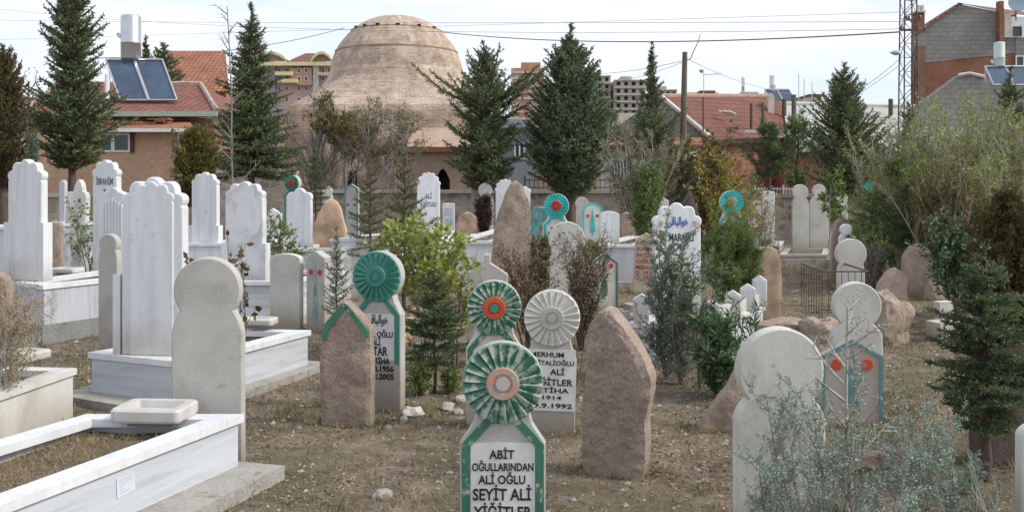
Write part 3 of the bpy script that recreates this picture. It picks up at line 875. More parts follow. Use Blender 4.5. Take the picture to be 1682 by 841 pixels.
def window(parent, px0, px1, py0, py1, d, frame=None, pane=None, mull=1, fw=0.05, name='window', proud=0.04):
    """a framed window at wall depth d (front face)"""
    frame = frame or MT['white_paint']; pane = pane or MT['glass']
    x0, x1, z0, z1 = X(px0, d), X(px1, d), Z(py1, d), Z(py0, d)
    mb = MB()
    mb.box(x0, x1, -proud, 0.02, z0, z0 + fw); mb.box(x0, x1, -proud, 0.02, z1 - fw, z1)
    mb.box(x0, x0 + fw, -proud, 0.02, z0 + fw, z1 - fw); mb.box(x1 - fw, x1, -proud, 0.02, z0 + fw, z1 - fw)
    for k in range(mull):
        xm = x0 + (x1 - x0) * (k + 1) / (mull + 1); mb.box(xm - fw / 2, xm + fw / 2, -proud + 0.004, 0.02, z0 + fw, z1 - fw)
    for i in range(len(mb.v)):
        v = mb.v[i]; mb.v[i] = (v[0] - parent['ox'], v[1] + d - parent['oy'], v[2])
    f = mb.build(name, frame, parent)
    mb = MB(); mb.box(x0 + fw, x1 - fw, -0.012, 0.01, z0 + fw, z1 - fw)
    for i in range(len(mb.v)):
        v = mb.v[i]; mb.v[i] = (v[0] - parent['ox'], v[1] + d - parent['oy'], v[2])
    mb.build('pane', pane, f)
    return f
def bld(name, label, px, d, cat='building', group=None):
    t = thing(name, label, cat, (X(px, d), d, 0), (0, 0, 0), group)
    t['ox'] = X(px, d); t['oy'] = d
    return t
def part(t, name, mat, fn, smooth=False):
    """fn fills an MB in world coordinates"""
    mb = MB(); fn(mb)
    mb.v = [(v[0] - t['ox'], v[1] - t['oy'], v[2]) for v in mb.v]
    return mb.build(name, mat, t, smooth)
def PB(mb, px0, px1, py0, py1, d, th):      # box from pixel rectangle at depth d going th back
    mb.box(X(px0, d), X(px1, d), d, d + th, Z(py1, d), Z(py0, d))

# -- left house with the solar heater
def left_house():
    t = bld('tiled_house', 'orange-brown house with red tiled roof and solar heater, at left behind the conifers', 200, 31)
    part(t, 'wall', m_orange2, lambda m: m.box(X(50, 30.5), X(352, 30.5), 30.5, 37, 0, Z(186, 30.5)))
    de, dr_ = 29.9, 34.2
    ze, zr = Z(183, de), Z(140, dr_)
    xl, xr = X(40, de), X(356, de)
    xl2, xr2 = X(96, dr_), X(330, dr_)
    back = 38.5
    def roof(m):
        m.slab([(xl, de, ze), (xr, de, ze), (xr2, dr_, zr), (xl2, dr_, zr)], 0.08)
        m.slab([(xl, back, ze), (xl, de, ze), (xl2, dr_, zr)], 0.08)
        m.slab([(xr, de, ze), (xr, back, ze), (xr2, dr_, zr)], 0.08)
        m.slab([(xr, back, ze), (xl, back, ze), (xl2, dr_, zr), (xr2, dr_, zr)], 0.08)
    rf = part(t, 'roof', m_tile, roof)
    part(t, 'eaves_fascia', m_greenw, lambda m: m.box(xl - .02, xr + .02, de - 0.06, de + 0.05, ze - 0.16, ze - 0.005))
    part(t, 'ridge_cap', stone_mat('mortar_ridge', (0.46, 0.36, 0.30), (0.30, 0.16, 0.12), scale=6), lambda m: (m.tube([(xl2, dr_, zr + 0.03), (xr2, dr_, zr + 0.03)], 0.10, 6), m.tube([(xl, de, ze + .03), (xl2, dr_, zr + .03)], 0.09, 6), m.tube([(xr, de, ze + .03), (xr2, dr_, zr + .03)], 0.09, 6)))
    # annex
    da = 28.3
    part(t, 'annex_wall', m_orange, lambda m: m.box(X(60, da), X(293, da), da, 30.6, 0, Z(214, da)))
    part(t, 'annex_roof', m_tile2, lambda m: m.slab([(X(150, da - .4), da - .4, Z(213, da - .4)), (X(318, da - .4), da - .4, Z(213, da - .4)), (X(312, 30.5), 30.5, Z(198, 30.5)), (X(150, 30.5), 30.5, Z(198, 30.5))], 0.07))
    part(t, 'annex_fascia', MT['white_paint'], lambda m: m.box(X(165, da - .45), X(319, da - .45), da - .47, da - .38, Z(217, da - .45), Z(211.5, da - .45)))
    part(t, 'downpipe', MT['white_paint'], lambda m: m.tube([(X(294, da) + .05, da - 0.05, 1.0), (X(294, da) + .05, da - 0.05, Z(215, da))], 0.07, 8))
    part(t, 'side_wall', m_pale, lambda m: m.box(X(296, da + .3), X(312, da + .3), da + .3, da + .5, 0, Z(216, da + .3)))
    window(t, 163, 186, 219, 250, da - .002, mull=0, pane=MT['glass'])
    window(t, 186, 214, 219, 250, da - .004, mull=0)
    part(t, 'shutter', plain('maroon_shutter', (0.10, 0.03, 0.03), 0.6), lambda m: m.box(X(214.5, da), X(221, da), da - 0.05, da, Z(251, da), Z(218, da)))
    # loose tiles heap on the annex roof
    def heap(m):
        r = random.Random(3)
        for k in range(16):
            x = X(240 + r.random() * 34, 29.3); z = Z(206, 29.3) + 0.04 * (k // 3); y = 29.2 + r.random() * 0.3
            m.box(x - .12, x + .14, y, y + .35, z, z + 0.035)
        for k in range(14):
            x = X(170 + r.random() * 62, 29.2); y = 28.9 + r.random() * 0.5
            m.box(x - .25 * r.random() - .1, x + .2, y, y + .07, Z(207, 29.2) + r.random() * .1, Z(205, 29.2) + r.random() * .12)
    part(t, 'loose_tiles', m_tile2, heap)
    part(t, 'vent_pipe', MT['white_paint'], lambda m: m.tube([(X(176, 31), 31, Z(165, 31)), (X(176, 31), 31, Z(122, 31))], 0.075, 8))
    return t
left_house()

def solar(label, px0, px1, py0, py1, d, tpx0, tpx1, tpy0, tpy1, lean=16, rise=1.0, drum=None, n=2):
    t = bld('solar_water_heater', label, (px0 + px1) / 2, d, 'solar heater', 'solar water heaters on the roofs')
    x0, x1, z0, z1 = X(px0, d), X(px1, d), Z(py1, d), Z(py0, d)
    off = X(px0 + lean, d) - x0
    dd = (z1 - z0) * rise
    zt1 = Z(py0, d + dd)
    XT = lambda q: X(px0 + (px1 - lean - px0) * q, d + dd)
    for k in range(n):
        a = k / n; b = (k + 1) / n - 0.02
        def pan(m, a=a, b=b):
            xa, xb = x0 + off + (x1 - off - x0) * a + off * 0, x0 + off + (x1 - off - x0) * b
            m.slab([(xa, d, z0), (xb, d, z0), (XT(b), d + dd, zt1), (XT(a), d + dd, zt1)], 0.06)
        p = part(t, 'collector', MT['solar'], pan)
        def fr(m, a=a, b=b):
            xa, xb = x0 + off + (x1 - off - x0) * a, x0 + off + (x1 - off - x0) * b
            for (p0, p1) in (((xa, d - .02, z0), (xb, d - .02, z0)), ((xb, d - .02, z0), (XT(b), d + dd - .02, zt1)), ((XT(b), d + dd - .02, zt1), (XT(a), d + dd - .02, zt1)), ((XT(a), d + dd - .02, zt1), (xa, d - .02, z0))):
                m.tube([p0, p1], 0.035, 4)
        part(t, 'collector_frame', MT['steel'], fr)
    dt = d + dd + 0.1
    def tank(m):
        r_ = (X(tpx1, dt) - X(tpx0, dt)) / 2; cx_ = X((tpx0 + tpx1) / 2, dt); za, zb_ = Z(tpy1, dt), Z(tpy0, dt)
        m.lathe([(r_ * .96, za), (r_, za + .03), (r_, za + (zb_ - za) * .36), (r_ * 1.015, za + (zb_ - za) * .365), (r_ * 1.015, za + (zb_ - za) * .375), (r_, za + (zb_ - za) * .38), (r_, zb_ - .05), (r_ * .93, zb_ - .01), (r_ * .3, zb_ + .02)], 28, cx_, dt)
    part(t, 'tank', drum or MT['steel'], tank, True)
    def stand(m):
        zt = Z(tpy1, dt); z1 = zt1
        xa, xb = x0 + (x1 - x0) * .05, x1 - (x1 - x0) * .05
        xa, xb = XT(.04), XT(.96); z1 = zt1
        for x_ in (xa, (xa + xb) / 2, xb):
            m.tube([(x_, dt, min(z0, zt) - .3), (x_, dt, z1 + .05)], 0.03, 4)
        m.tube([(xa, dt, z1 + .03), (xb, dt, z1 + .03)], 0.035, 4)
        m.tube([(X((tpx0 + tpx1) / 2, dt) - .1, dt, z1 - .6), (X((tpx0 + tpx1) / 2, dt) - .1, dt, zt + .05)], 0.05, 6)
        m.tube([(X(tpx0, dt) - .12, dt, Z(tpy0 + 30, dt)), (X(tpx0, dt) + .1, dt, Z(tpy0 + 40, dt))], 0.06, 6)
    part(t, 'stand', MT['steel'], stand, True)
    return t
solar('solar water heater with big steel drum and two dark collectors on the left house', 174, 293, 99, 165, 31.0, 199, 231, 26, 98, lean=24)
solar('small solar heater with white drum with orange top, on the brown roof', 1256, 1309, 148, 169, 44.0, 1264, 1275, 124, 150, lean=12, drum=MT['white_paint'])
solar('solar heater with pale green capped drum on the far right roof', 1618, 1700, 110, 140, 37.0, 1633, 1650, 70, 110, lean=14, drum=plain('pale_green_drum', (0.55, 0.66, 0.60), 0.5))
solar('tiny solar heater with two thin drums behind the brown roof ridge', 1215, 1252, 153, 166, 47.0, 1218, 1223, 127, 153, lean=6, n=2)

# -- second roof behind
t = bld('tiled_house', 'house with tall orange tiled roof behind the solar heater', 320, 45)
part(t, 'wall', m_orange2, lambda m: m.box(X(262, 45), X(372, 45), 45, 52, 0, Z(150, 45)))
part(t, 'roof', m_tile2, lambda m: (m.slab([(X(258, 44.6), 44.6, Z(150, 44.6)), (X(376, 44.6), 44.6, Z(150, 44.6)), (X(370, 49), 49, Z(84, 49)), (X(276, 49), 49, Z(84, 49))], .1), m.slab([(X(258, 44.6), 53.4, Z(150, 44.6)), (X(258, 44.6), 44.6, Z(150, 44.6)), (X(276, 49), 49, Z(84, 49))], .1)))

# -- colourful apartment block
def colour_block():
    d = 78
    t = bld('apartment_building', 'colourful apartment block with yellow curved gables, left of the brick dome', 495, d)
    ms = stone_mat('salmon_render', (0.60, 0.42, 0.38), (0.50, 0.34, 0.31), scale=.6)
    mo = stone_mat('orange_render', (0.60, 0.34, 0.24), (0.5, 0.27, 0.19), scale=.6)
    my = stone_mat('pale_yellow_render', (0.70, 0.64, 0.38), (0.6, 0.52, 0.3), scale=.6)
    ml = stone_mat('lilac_render', (0.38, 0.30, 0.42), (0.3, 0.24, 0.34), scale=.6)
    part(t, 'wall', ms, lambda m: PB(m, 400, 548, 108, 330, d, 12))
    part(t, 'bay', mo, lambda m: (PB(m, 476, 512, 112, 140, d - .5, .5)))
    part(t, 'cornice', my, lambda m: PB(m, 396, 550, 102, 108, d - .9, 13))
    part(t, 'balcony', my, lambda m: PB(m, 452, 480, 118, 124, d - 1.0, 1.0))
    part(t, 'balcony', my, lambda m: PB(m, 452, 488, 130, 136, d - 1.0, 1.0))
    part(t, 'balcony', m_cream, lambda m: PB(m, 522, 545, 119, 124, d - 1.0, 1.0))
    part(t, 'pillar', m_pale, lambda m: PB(m, 514, 523, 104, 260, d - .6, .6))
    part(t, 'pillar', ml, lambda m: PB(m, 438, 452, 109, 260, d - .4, .4))
    for (a, b) in ((420, 476), (514, 549)):
        def gab(m, a=a, b=b):
            pts = []
            for k in range(13):
                q = k / 12; pts.append((X(a + (b - a) * q, d), Z(101 - 14 * math.sin(math.pi * q) ** 0.8, d)))
            low = [(p[0], p[1] - 0.22) for p in pts]
            for i in range(12):
                m.add([(pts[i][0], d - .9, low[i][1]), (pts[i + 1][0], d - .9, low[i + 1][1]), (pts[i + 1][0], d - .9, pts[i + 1][1]), (pts[i][0], d - .9, pts[i][1]),
                       (pts[i][0], d + 3, low[i][1]), (pts[i + 1][0], d + 3, low[i + 1][1]), (pts[i + 1][0], d + 3, pts[i + 1][1]), (pts[i][0], d + 3, pts[i][1])],
                      [(0, 1, 2, 3), (4, 7, 6, 5), (3, 2, 6, 7), (0, 4, 5, 1)])
        part(t, 'curved_gable', my, gab)
        part(t, 'gable_wall', ms, lambda m, a=a, b=b: m.add([(X(a + 3, d), d - .2, Z(102, d)), (X(b - 3, d), d - .2, Z(102, d)), (X((a + b) / 2 + 12, d), d - .2, Z(91, d)), (X((a + b) / 2 - 12, d), d - .2, Z(91, d))], [(0, 1, 2, 3)]))
    part(t, 'roof', m_tile3, lambda m: m.slab([(X(470, d), d, Z(102, d)), (X(520, d), d, Z(102, d)), (X(512, d), d + 5, Z(88, d + 5)), (X(480, d), d + 5, Z(88, d + 5))], .2))
    for py in (112, 126, 142, 160, 178, 198):
        for px in (456, 468, 488, 500, 528, 538):
            window(t, px, px + 6, py, py + 8, d - (0.51 if 476 <= px <= 506 and py < 132 else 0.01), mull=0, fw=.04, frame=MT['white_paint'])
    return t
colour_block()

# -- brick apartment and bare concrete blocks far off
def brick_block():
    d = 105
    t = bld('apartment_building', 'distant orange brick apartment block with pale floor slabs, between the two middle conifers', 865, d)
    mbk = brick_mat('far_orange_brick', (0.50, 0.27, 0.19), (0.44, 0.23, 0.16), (0.4, 0.3, 0.25), 0.4, 0.2, 0.02, vary=.25, vscale=.3)
    part(t, 'wall', mbk, lambda m: (PB(m, 840, 893, 112, 330, d, 12), PB(m, 856, 888, 103, 113, d + 1, 8)))
    for py in (118, 128, 140, 151, 161, 172, 183, 194, 206):
        part(t, 'floor_slab', m_pale, lambda m, py=py: PB(m, 839, 894, py, py + 2.4, d - .12, .12))
    for py in (121, 132, 143, 154, 165, 176, 187, 198):
        for px in (845, 868):
            window(t, px, px + 6, py + 1, py + 6.5, d - .01, mull=0, fw=.1, frame=m_pale)
    part(t, 'corner_column', m_pale, lambda m: PB(m, 839, 842, 112, 330, d - .14, .14))
brick_block()
def bare_block(label, px0, px1, ytop, d, cols, rows, group='unfinished concrete blocks on the skyline'):
    t = bld('concrete_block', label, (px0 + px1) / 2, d, 'building', group)
    part(t, 'wall', m_conc, lambda m: (PB(m, px0, px1, ytop, 330, d, 10), PB(m, px0 + (px1 - px0) * .2, px0 + (px1 - px0) * .55, ytop - 5, ytop + 1, d + 1, 5)))
    part(t, 'floor_slab', m_pale, lambda m: [PB(m, px0 - 1, px1 + 1, py, py + 1.5, d - .3, .3) for py in np.arange(ytop, ytop + rows * 12, 12)])
    for r_ in range(rows):
        for c_ in range(cols):
            a = px0 + (px1 - px0) * (c_ + .25) / cols; b = a + (px1 - px0) / cols * .45
            part(t, 'window', m_dark, lambda m, a=a, b=b, r_=r_: PB(m, a, b, ytop + 4 + r_ * 12, ytop + 9.5 + r_ * 12, d - .05, .1))
bare_block('pale grey unfinished concrete apartment block just right of the large green conifer', 968, 1003, 124, 120, 3, 5)
bare_block('grey unfinished concrete block touching the slim conifer, with black window holes', 1010, 1060, 131, 118, 4, 5)
bare_block('low pale block on the skyline behind the brown roof ridge', 1074, 1112, 147, 135, 4, 2)
t = bld('house', 'pale low house with reddish parapet right of the large green conifer', 1005, 60)
part(t, 'wall', m_pale, lambda m: PB(m, 960, 1048, 186, 300, 60, 6))
part(t, 'parapet', m_tile2, lambda m: PB(m, 985, 1006, 178, 188, 59.8, 1.5))
bx = bld('skyline_house', 'strip of distant pale rooftops behind the brown tiled roof', 1200, 110)
part(bx, 'wall', m_pale, lambda m: (PB(m, 1130, 1180, 152, 300, 110, 8), PB(m, 1185, 1240, 155, 300, 112, 8)))
part(bx, 'roof', m_tile3, lambda m: PB(m, 1150, 1175, 149, 153, 109, 9))
for i, (a, b, y) in enumerate(((1330, 1350, 158), (1350, 1388, 170), (1425, 1450, 176), (-60, 20, 158))):
    tt = bld('far_house', ['small far house behind the tall dark right conifer', 'flat-roofed far house right of the antennas', 'small far house left of the lattice pylon', 'far house at the far left edge behind the bare trees'][i], (a + b) / 2, 95, 'house', 'far houses on the skyline')
    part(tt, 'wall', m_pale, lambda m: PB(m, a, b, y, 300, 95, 6)); part(tt, 'roof', m_tile3, lambda m: PB(m, a - 1, b + 1, y - 3, y, 94.7, 7))
    window(tt, a + 4, a + 9, y + 5, y + 12, 94.99, mull=0, fw=.06)

# -- domed brick mausoleum
def tomb():
    d = 50.0; s = F / 55.2
    t = bld('brick_tomb', 'large old brick tomb with a stepped dome, behind the cemetery wall', 632.3, d, 'mausoleum')
    prof = [(300, 158, 12), (260, 157.5, 11), (215, 156.5, 10), (192, 155.5, 9), (184, 153, 8), (175, 144, 6), (165, 132, 4.5), (155, 122.5, 3.4), (144, 116, 2.7), (134, 112, 2.3), (124, 109.5, 2.2), (118, 108, 2), (108, 106.5, 2), (100, 104.5, 2), (92, 101, 2), (85, 98, 2), (78, 94.5, 2), (71, 89.5, 2), (64, 84, 2), (58, 79, 2), (52.5, 73.5, 2), (51, 72, 2), (46.5, 66, 2), (42, 59, 2), (38, 52, 2), (34.5, 44, 2), (31.5, 36, 2), (29.3, 26, 2), (27.6, 15, 2), (27, 4, 2)]
    k = 96; V = []; UV = []
    for (py, hw, ex) in prof:
        r_ = hw / s; z = CAMZ + (H0 - py) / s
        if py == 300: z = -0.2
        for j in range(k):
            a = 2 * math.pi * j / k
            c_, s_ = abs(math.cos(a)), abs(math.sin(a))
            rr = r_ / (c_ ** ex + s_ ** ex) ** (1 / ex)
            wob = 1 + 0.006 * noise.noise(Vector((math.cos(a) * 3, math.sin(a) * 3, z * 2)))
            V.append((rr * math.cos(a) * wob, rr * math.sin(a) * wob + 5.2, z))
    Fc = []
    for i in range(len(prof) - 1):
        for j in range(k):
            a0 = i * k + j; a1 = i * k + (j + 1) % k
            Fc.append((a0, a1, a1 + k, a0 + k))
    Fc.append(tuple((len(prof) - 1) * k + j for j in range(k)))
    mbk = brick_mat('old_brick', (0.58, 0.43, 0.33), (0.37, 0.26, 0.195), (0.62, 0.52, 0.42), 0.34, 0.105, 0.024, vary=0.5, vscale=1.1, patch=((0.62, 0.50, 0.40), 0.8, 0.60), bump=1.0)
    split = 10
    me_faces_body = Fc[:split * k]; me_faces_dome = Fc[split * k:]
    def bld_part(nm, fcs):
        o = mesh_obj(nm, V, fcs, mbk, t, smooth=False, uv=False)
        me = o.data; uvl = me.uv_layers.new(name='UVMap')
        for p in me.polygons:
            ii = list(p.loop_indices)
            vs = [me.vertices[me.loops[q].vertex_index].co for q in ii]
            an = [math.atan2(v.y - 5.2, v.x) for v in vs]
            if max(an) - min(an) > math.pi: an = [a + 2 * math.pi if a < 0 else a for a in an]
            for q, a, v in zip(ii, an, vs): uvl.data[q].uv = (a * 4.0, v.z)
        return o
    bld_part('walls', me_faces_body)
    dome = bld_part('dome', me_faces_dome)
    md = m_dark
    # putlog holes round the dome
    def holes(m):
        for px in (592, 608, 630, 662, 694, 716):
            hw = 74.5 / s; xx = (px - 652) / s; yy = 5.2 - math.sqrt(max(.01, hw * hw - xx * xx))
            z = CAMZ + (H0 - 51.5) / s
            m.box(xx - .09, xx + .09, yy - .05, yy + .2, z - .05, z + .05)
    m = MB(); holes(m); m.build('putlog_holes', md, dome)
    ledge = stone_mat('projecting_brick_course', (0.40, 0.29, 0.21), (0.28, 0.20, 0.145), scale=5)
    m = MB(); n = 72; z = CAMZ + (H0 - 87) / s
    pts_o = [(100.4 / s * math.cos(2 * math.pi * i / n), 5.2 + 100.4 / s * math.sin(2 * math.pi * i / n)) for i in range(n)]
    m.prism(pts_o, z - .04, z + .02); m.build('dome_ledge', ledge, dome)
    m = MB(); z = CAMZ + (H0 - 53) / s
    m.prism([(75.3 / s * math.cos(2 * math.pi * i / n), 5.2 + 75.3 / s * math.sin(2 * math.pi * i / n)) for i in range(n)], z - .02, z + .02); m.build('dome_ledge', ledge, dome)
    m = MB(); z = CAMZ + (H0 - 124) / s
    m.prism([(109.6 / s * math.cos(2 * math.pi * i / n), 5.2 + 109.6 / s * math.sin(2 * math.pi * i / n)) for i in range(n)], z - .05, z + .03); m.build('dome_ledge', ledge, dome)
    # pointed windows in front wall
    def arch(mm, px0, px1, py0, py1, dd, th, hood=0):
        x0, x1 = X(px0, dd), X(px1, dd); xm = (x0 + x1) / 2; z1 = Z(py0, dd); z0 = Z(py1, dd); w = x1 - x0
        pts = [(x0, z0), (x1, z0)]
        for i in range(7): q = i / 6; pts.append((xm + w / 2 * math.cos(q * math.pi / 2) ** .9, z1 - w * .75 + w * .75 * (0.3 * q + .7 * math.sin(q * math.pi / 2))))
        for i in range(5, -1, -1): x_, z_ = pts[2 + i]; pts.append((2 * xm - x_, z_))
        mm.add([(p[0], dd, p[1]) for p in pts] + [(p[0], dd + th, p[1]) for p in pts], [tuple(range(len(pts)))] + [(i, i + len(pts), (i + 1) % len(pts) + len(pts), (i + 1) % len(pts)) for i in range(len(pts))])
    df = d - 0.50
    for (a, b) in ((571, 579), (580, 586)):
        part(t, 'window_niche', m_dark, lambda m, a=a, b=b: arch(m, a, b, 280, 312, df - .02, .1))
    # entrance annex with recessed pointed doorway
    da = 45.0
    x0, x1 = X(648, da), X(800, da); zt = Z(250, da)
    ax0, ax1, axt = X(715, da), X(739, da), Z(277, da)
    mx = brick_mat('entrance_brick', (0.47, 0.325, 0.24), (0.38, 0.25, 0.185), (0.46, 0.38, 0.30), 0.26, 0.10, 0.016, vary=.3, vscale=.5)
    def annex(m):
        n = 8; w = ax1 - ax0; xm = (ax0 + ax1) / 2
        arc = [(ax0, 0)] + [(ax0 + (xm - ax0) * (q / n), axt - w * .8 * (1 - math.sin(q / n * math.pi / 2) * .85 - .15 * q / n)) for q in range(n + 1)]
        arc_r = [(2 * xm - p[0], p[1]) for p in arc][::-1]
        def fan(poly_low, xs, side):
            pass
        # left of door, right of door, above the arch in slices
        m.box(x0, ax0, da, d + 1, -.2, zt); m.box(ax1, x1, da, d + 1, -.2, zt)
        al = arc[1:] + arc_r[:-1][1:]
        for i in range(len(al) - 1):
            (xa, za), (xb, zb) = al[i], al[i + 1]
            if xb - xa < 1e-5: continue
            m.add([(xa, da, za), (xb, da, zb), (xb, da, zt), (xa, da, zt), (xa, da + .9, za), (xb, da + .9, zb), (xb, da + .9, zt), (xa, da + .9, zt)],
                  [(0, 1, 2, 3), (4, 7, 6, 5), (0, 4, 5, 1), (2, 6, 7, 3)])
    part(t, 'entrance', mx, annex)
    part(t, 'doorway', m_dark, lambda m: m.box(ax0, ax1, da + .55, da + .6, 0, axt))
    part(t, 'ledge', m_rust, lambda m: m.box(X(649, da) - .03, X(805, da), da - .35, da + .3, Z(250, da), Z(242, da)))
    part(t, 'ledge_roof', mx, lambda m: m.slab([(X(649, da), da - .33, Z(242, da) + .003), (X(805, da), da - .33, Z(242, da) + .003), (X(815, d + .2), d + .6, Z(205, d + .2)), (X(690, d + .2), d + .6, Z(205, d + .2))], .05))
tomb()

# -- grey / ochre house behind conifer
t = bld('house', 'small grey-walled house with an ochre side and dark roof between the middle conifers', 872, 37, 'house')
part(t, 'wall', m_greyr, lambda m: PB(m, 790, 883, 208, 340, 37, 6))
part(t, 'side_wall', m_orange, lambda m: PB(m, 883.2, 912, 240, 340, 37.1, 5))
part(t, 'roof', plain('dark_sheet_roof', (0.06, 0.065, 0.075), .6), lambda m: m.slab([(X(784, 36.6), 36.6, Z(210, 36.6)), (X(885, 36.6), 36.6, Z(210, 36.6)), (X(868, 41), 41, Z(196, 41)), (X(790, 41), 41, Z(196, 41))], .08))
window(t, 845, 862, 235, 262, 36.99)

# -- big brown-roofed house
def brown_house():
    t = bld('tiled_house', 'long house with brown tiled roof and grey block gable, behind the timber pole', 1180, 38)
    A = (X(1008, 41), 41, Z(212, 41)); B = (X(1168, 37.5), 37.5, Z(228, 37.5)); P = (X(1086, 39.2), 39.2, Z(158, 39.2))
    B2 = (X(1318, 42), 42, Z(218, 42)); P2 = (X(1268, 44), 44, Z(158, 44)); A2 = (X(1200, 46), 47, Z(205, 46))
    part(t, 'gable_wall', m_block, lambda m: m.slab([(A[0], A[1], 0), (B[0], B[1], 0), B, P, A], .25))
    part(t, 'wall', m_pink, lambda m: m.slab([(B[0], B[1] + .02, 0), (B2[0], B2[1], 0), B2, (B[0], B[1] + .02, B[2])], .25))
    part(t, 'roof', m_tile3, lambda m: (m.slab([(B[0] - .1, B[1] - .5, B[2] - .1), (B2[0] + .4, B2[1] - .5, B2[2] - .1), P2, P], .1), m.slab([A2, A, P, P2], .1), m.slab([(B2[0] + .4, B2[1] - .5, B2[2] - .1), A2, P2], .1)))
    part(t, 'verge', m_pale, lambda m: m.tube([P, (B[0] - .05, B[1] - .45, B[2] - .02)], 0.09, 4))
    part(t, 'ridge_cap', stone_mat('pale_ridge_mortar', (0.42, 0.30, 0.24), (0.28, 0.16, 0.12), scale=6), lambda m: m.tube([P, P2], .10, 6))
    part(t, 'eaves', plain('dark_eaves', (0.06, 0.04, 0.035), .8), lambda m: m.slab([(B[0] - .05, B[1] - .46, B[2] - .28), (B2[0] + .3, B2[1] - .46, B2[2] - .28), (B2[0] + .3, B2[1] - .46, B2[2] - .13), (B[0] - .05, B[1] - .46, B[2] - .13)], .06))
    for (px, ya, yb, dd) in ((1155, 160, 262, 36.8), (1234, 170, 212, 38.5), (1253, 170, 217, 39.2)):
        part(t, 'stovepipe', MT['iron'], lambda m: m.tube([(X(px, dd), dd, Z(yb, dd)), (X(px, dd), dd, Z(ya, dd))], .055 if px > 1200 else .03, 7))
    part(t, 'chimney', m_pale, lambda m: (m.box(X(1262, 42), X(1272, 42), 42, 42.4, Z(190, 42), Z(158, 42))))
    window(t, 1283, 1297, 240, 262, 39.9, frame=MT['white_paint'])
    part(t, 'loose_planks', m_pale, lambda m: [m.tube([(X(1176 + k * 8, 39.5), 39.0, Z(188, 39.5) + .1), (X(1198 + k * 4, 39.5), 39.2, Z(193, 39.5) + .1)], .035, 4) for k in range(3)])
    part(t, 'flue_base', m_pale, lambda m: m.box(X(1222, 37.6), X(1240, 37.6), 37.4, 37.9, Z(219, 37.6), Z(214, 37.6)))
    part(t, 'flue_base', m_pale, lambda m: m.box(X(1268, 38.2), X(1290, 38.2), 38.2, 38.7, Z(226, 38.2), Z(221, 38.2)))
brown_house()
def cream_annex():
    t = bld('outbuilding', 'cream outbuilding with barred window, awning and a strip of red tiles, behind the pole', 1075, 35.6, 'building')
    d = 35.6
    part(t, 'wall', m_pale, lambda m: PB(m, 985, 1150, 238, 345, d, 1.6))
    part(t, 'roof', m_tile2, lambda m: m.slab([(X(980, d - .3), d - .3, Z(238, d - .3)), (X(1156, d - .3), d - .3, Z(238, d - .3)), (X(1152, d + 1.6), d + 1.6, Z(226, d + 1.6)), (X(985, d + 1.6), d + 1.6, Z(226, d + 1.6))], .08))
    window(t, 1004, 1034, 262, 294, d - .01, mull=5, fw=.04)
    part(t, 'awning', m_cream, lambda m: m.slab([(X(1112, d - 1), d - 1, Z(257, d - 1)), (X(1148, d - 1), d - 1, Z(257, d - 1)), (X(1143, d), d, Z(246, d)), (X(1116, d), d, Z(246, d))], .03))
    window(t, 1118, 1142, 260, 290, d - .01, mull=1)
    part(t, 'pink_wall', m_pink, lambda m: PB(m, 1150.3, 1185, 232, 345, d + .1, 1.5))
cream_annex()
def shed():
    t = bld('long_shed', 'long low shed with pale corrugated roof behind the tall dark right conifer', 1390, 38)
    mc = brick_mat('corrugated_sheet', (0.52, 0.52, 0.49), (0.46, 0.46, 0.43), (0.30, 0.30, 0.29), 3.0, 0.24, 0.02, vary=.2, vscale=.4)
    d0, d1 = 38.0, 43.5
    part(t, 'wall', m_pink, lambda m: m.box(X(1288, 38.6), X(1345, 38.6), 38.6, 43, 0, Z(250, 38.6)))
    part(t, 'dark_wall', m_orange2, lambda m: m.box(X(1345.2, 38.6), X(1600, 38.6), 38.6, 43, 0, Z(250, 38.6)))
    part(t, 'roof', mc, lambda m: m.slab([(X(1300, d0), d0, Z(248, d0)), (X(1620, d0), d0, Z(250, d0)), (X(1620, d1), d1, Z(180, d1)), (X(1285, d1), d1, Z(172, d1))], .07))
    part(t, 'ridge_cap', m_pale, lambda m: m.tube([(X(1285, d1), d1, Z(171, d1)), (X(1620, d1), d1, Z(179, d1))], .11, 6))
    part(t, 'door', plain('turquoise_door_paint', (0.04, 0.50, 0.45), .5), lambda m: PB(m, 1412, 1436, 262, 345, 38.3, .25))
    for px in (1288, 1463):
        part(t, 'vent_pipe', MT['iron'], lambda m: m.tube([(X(px, 42), 42, Z(190, 42)), (X(px, 42), 42, Z(163, 42))], .10, 8))
shed()
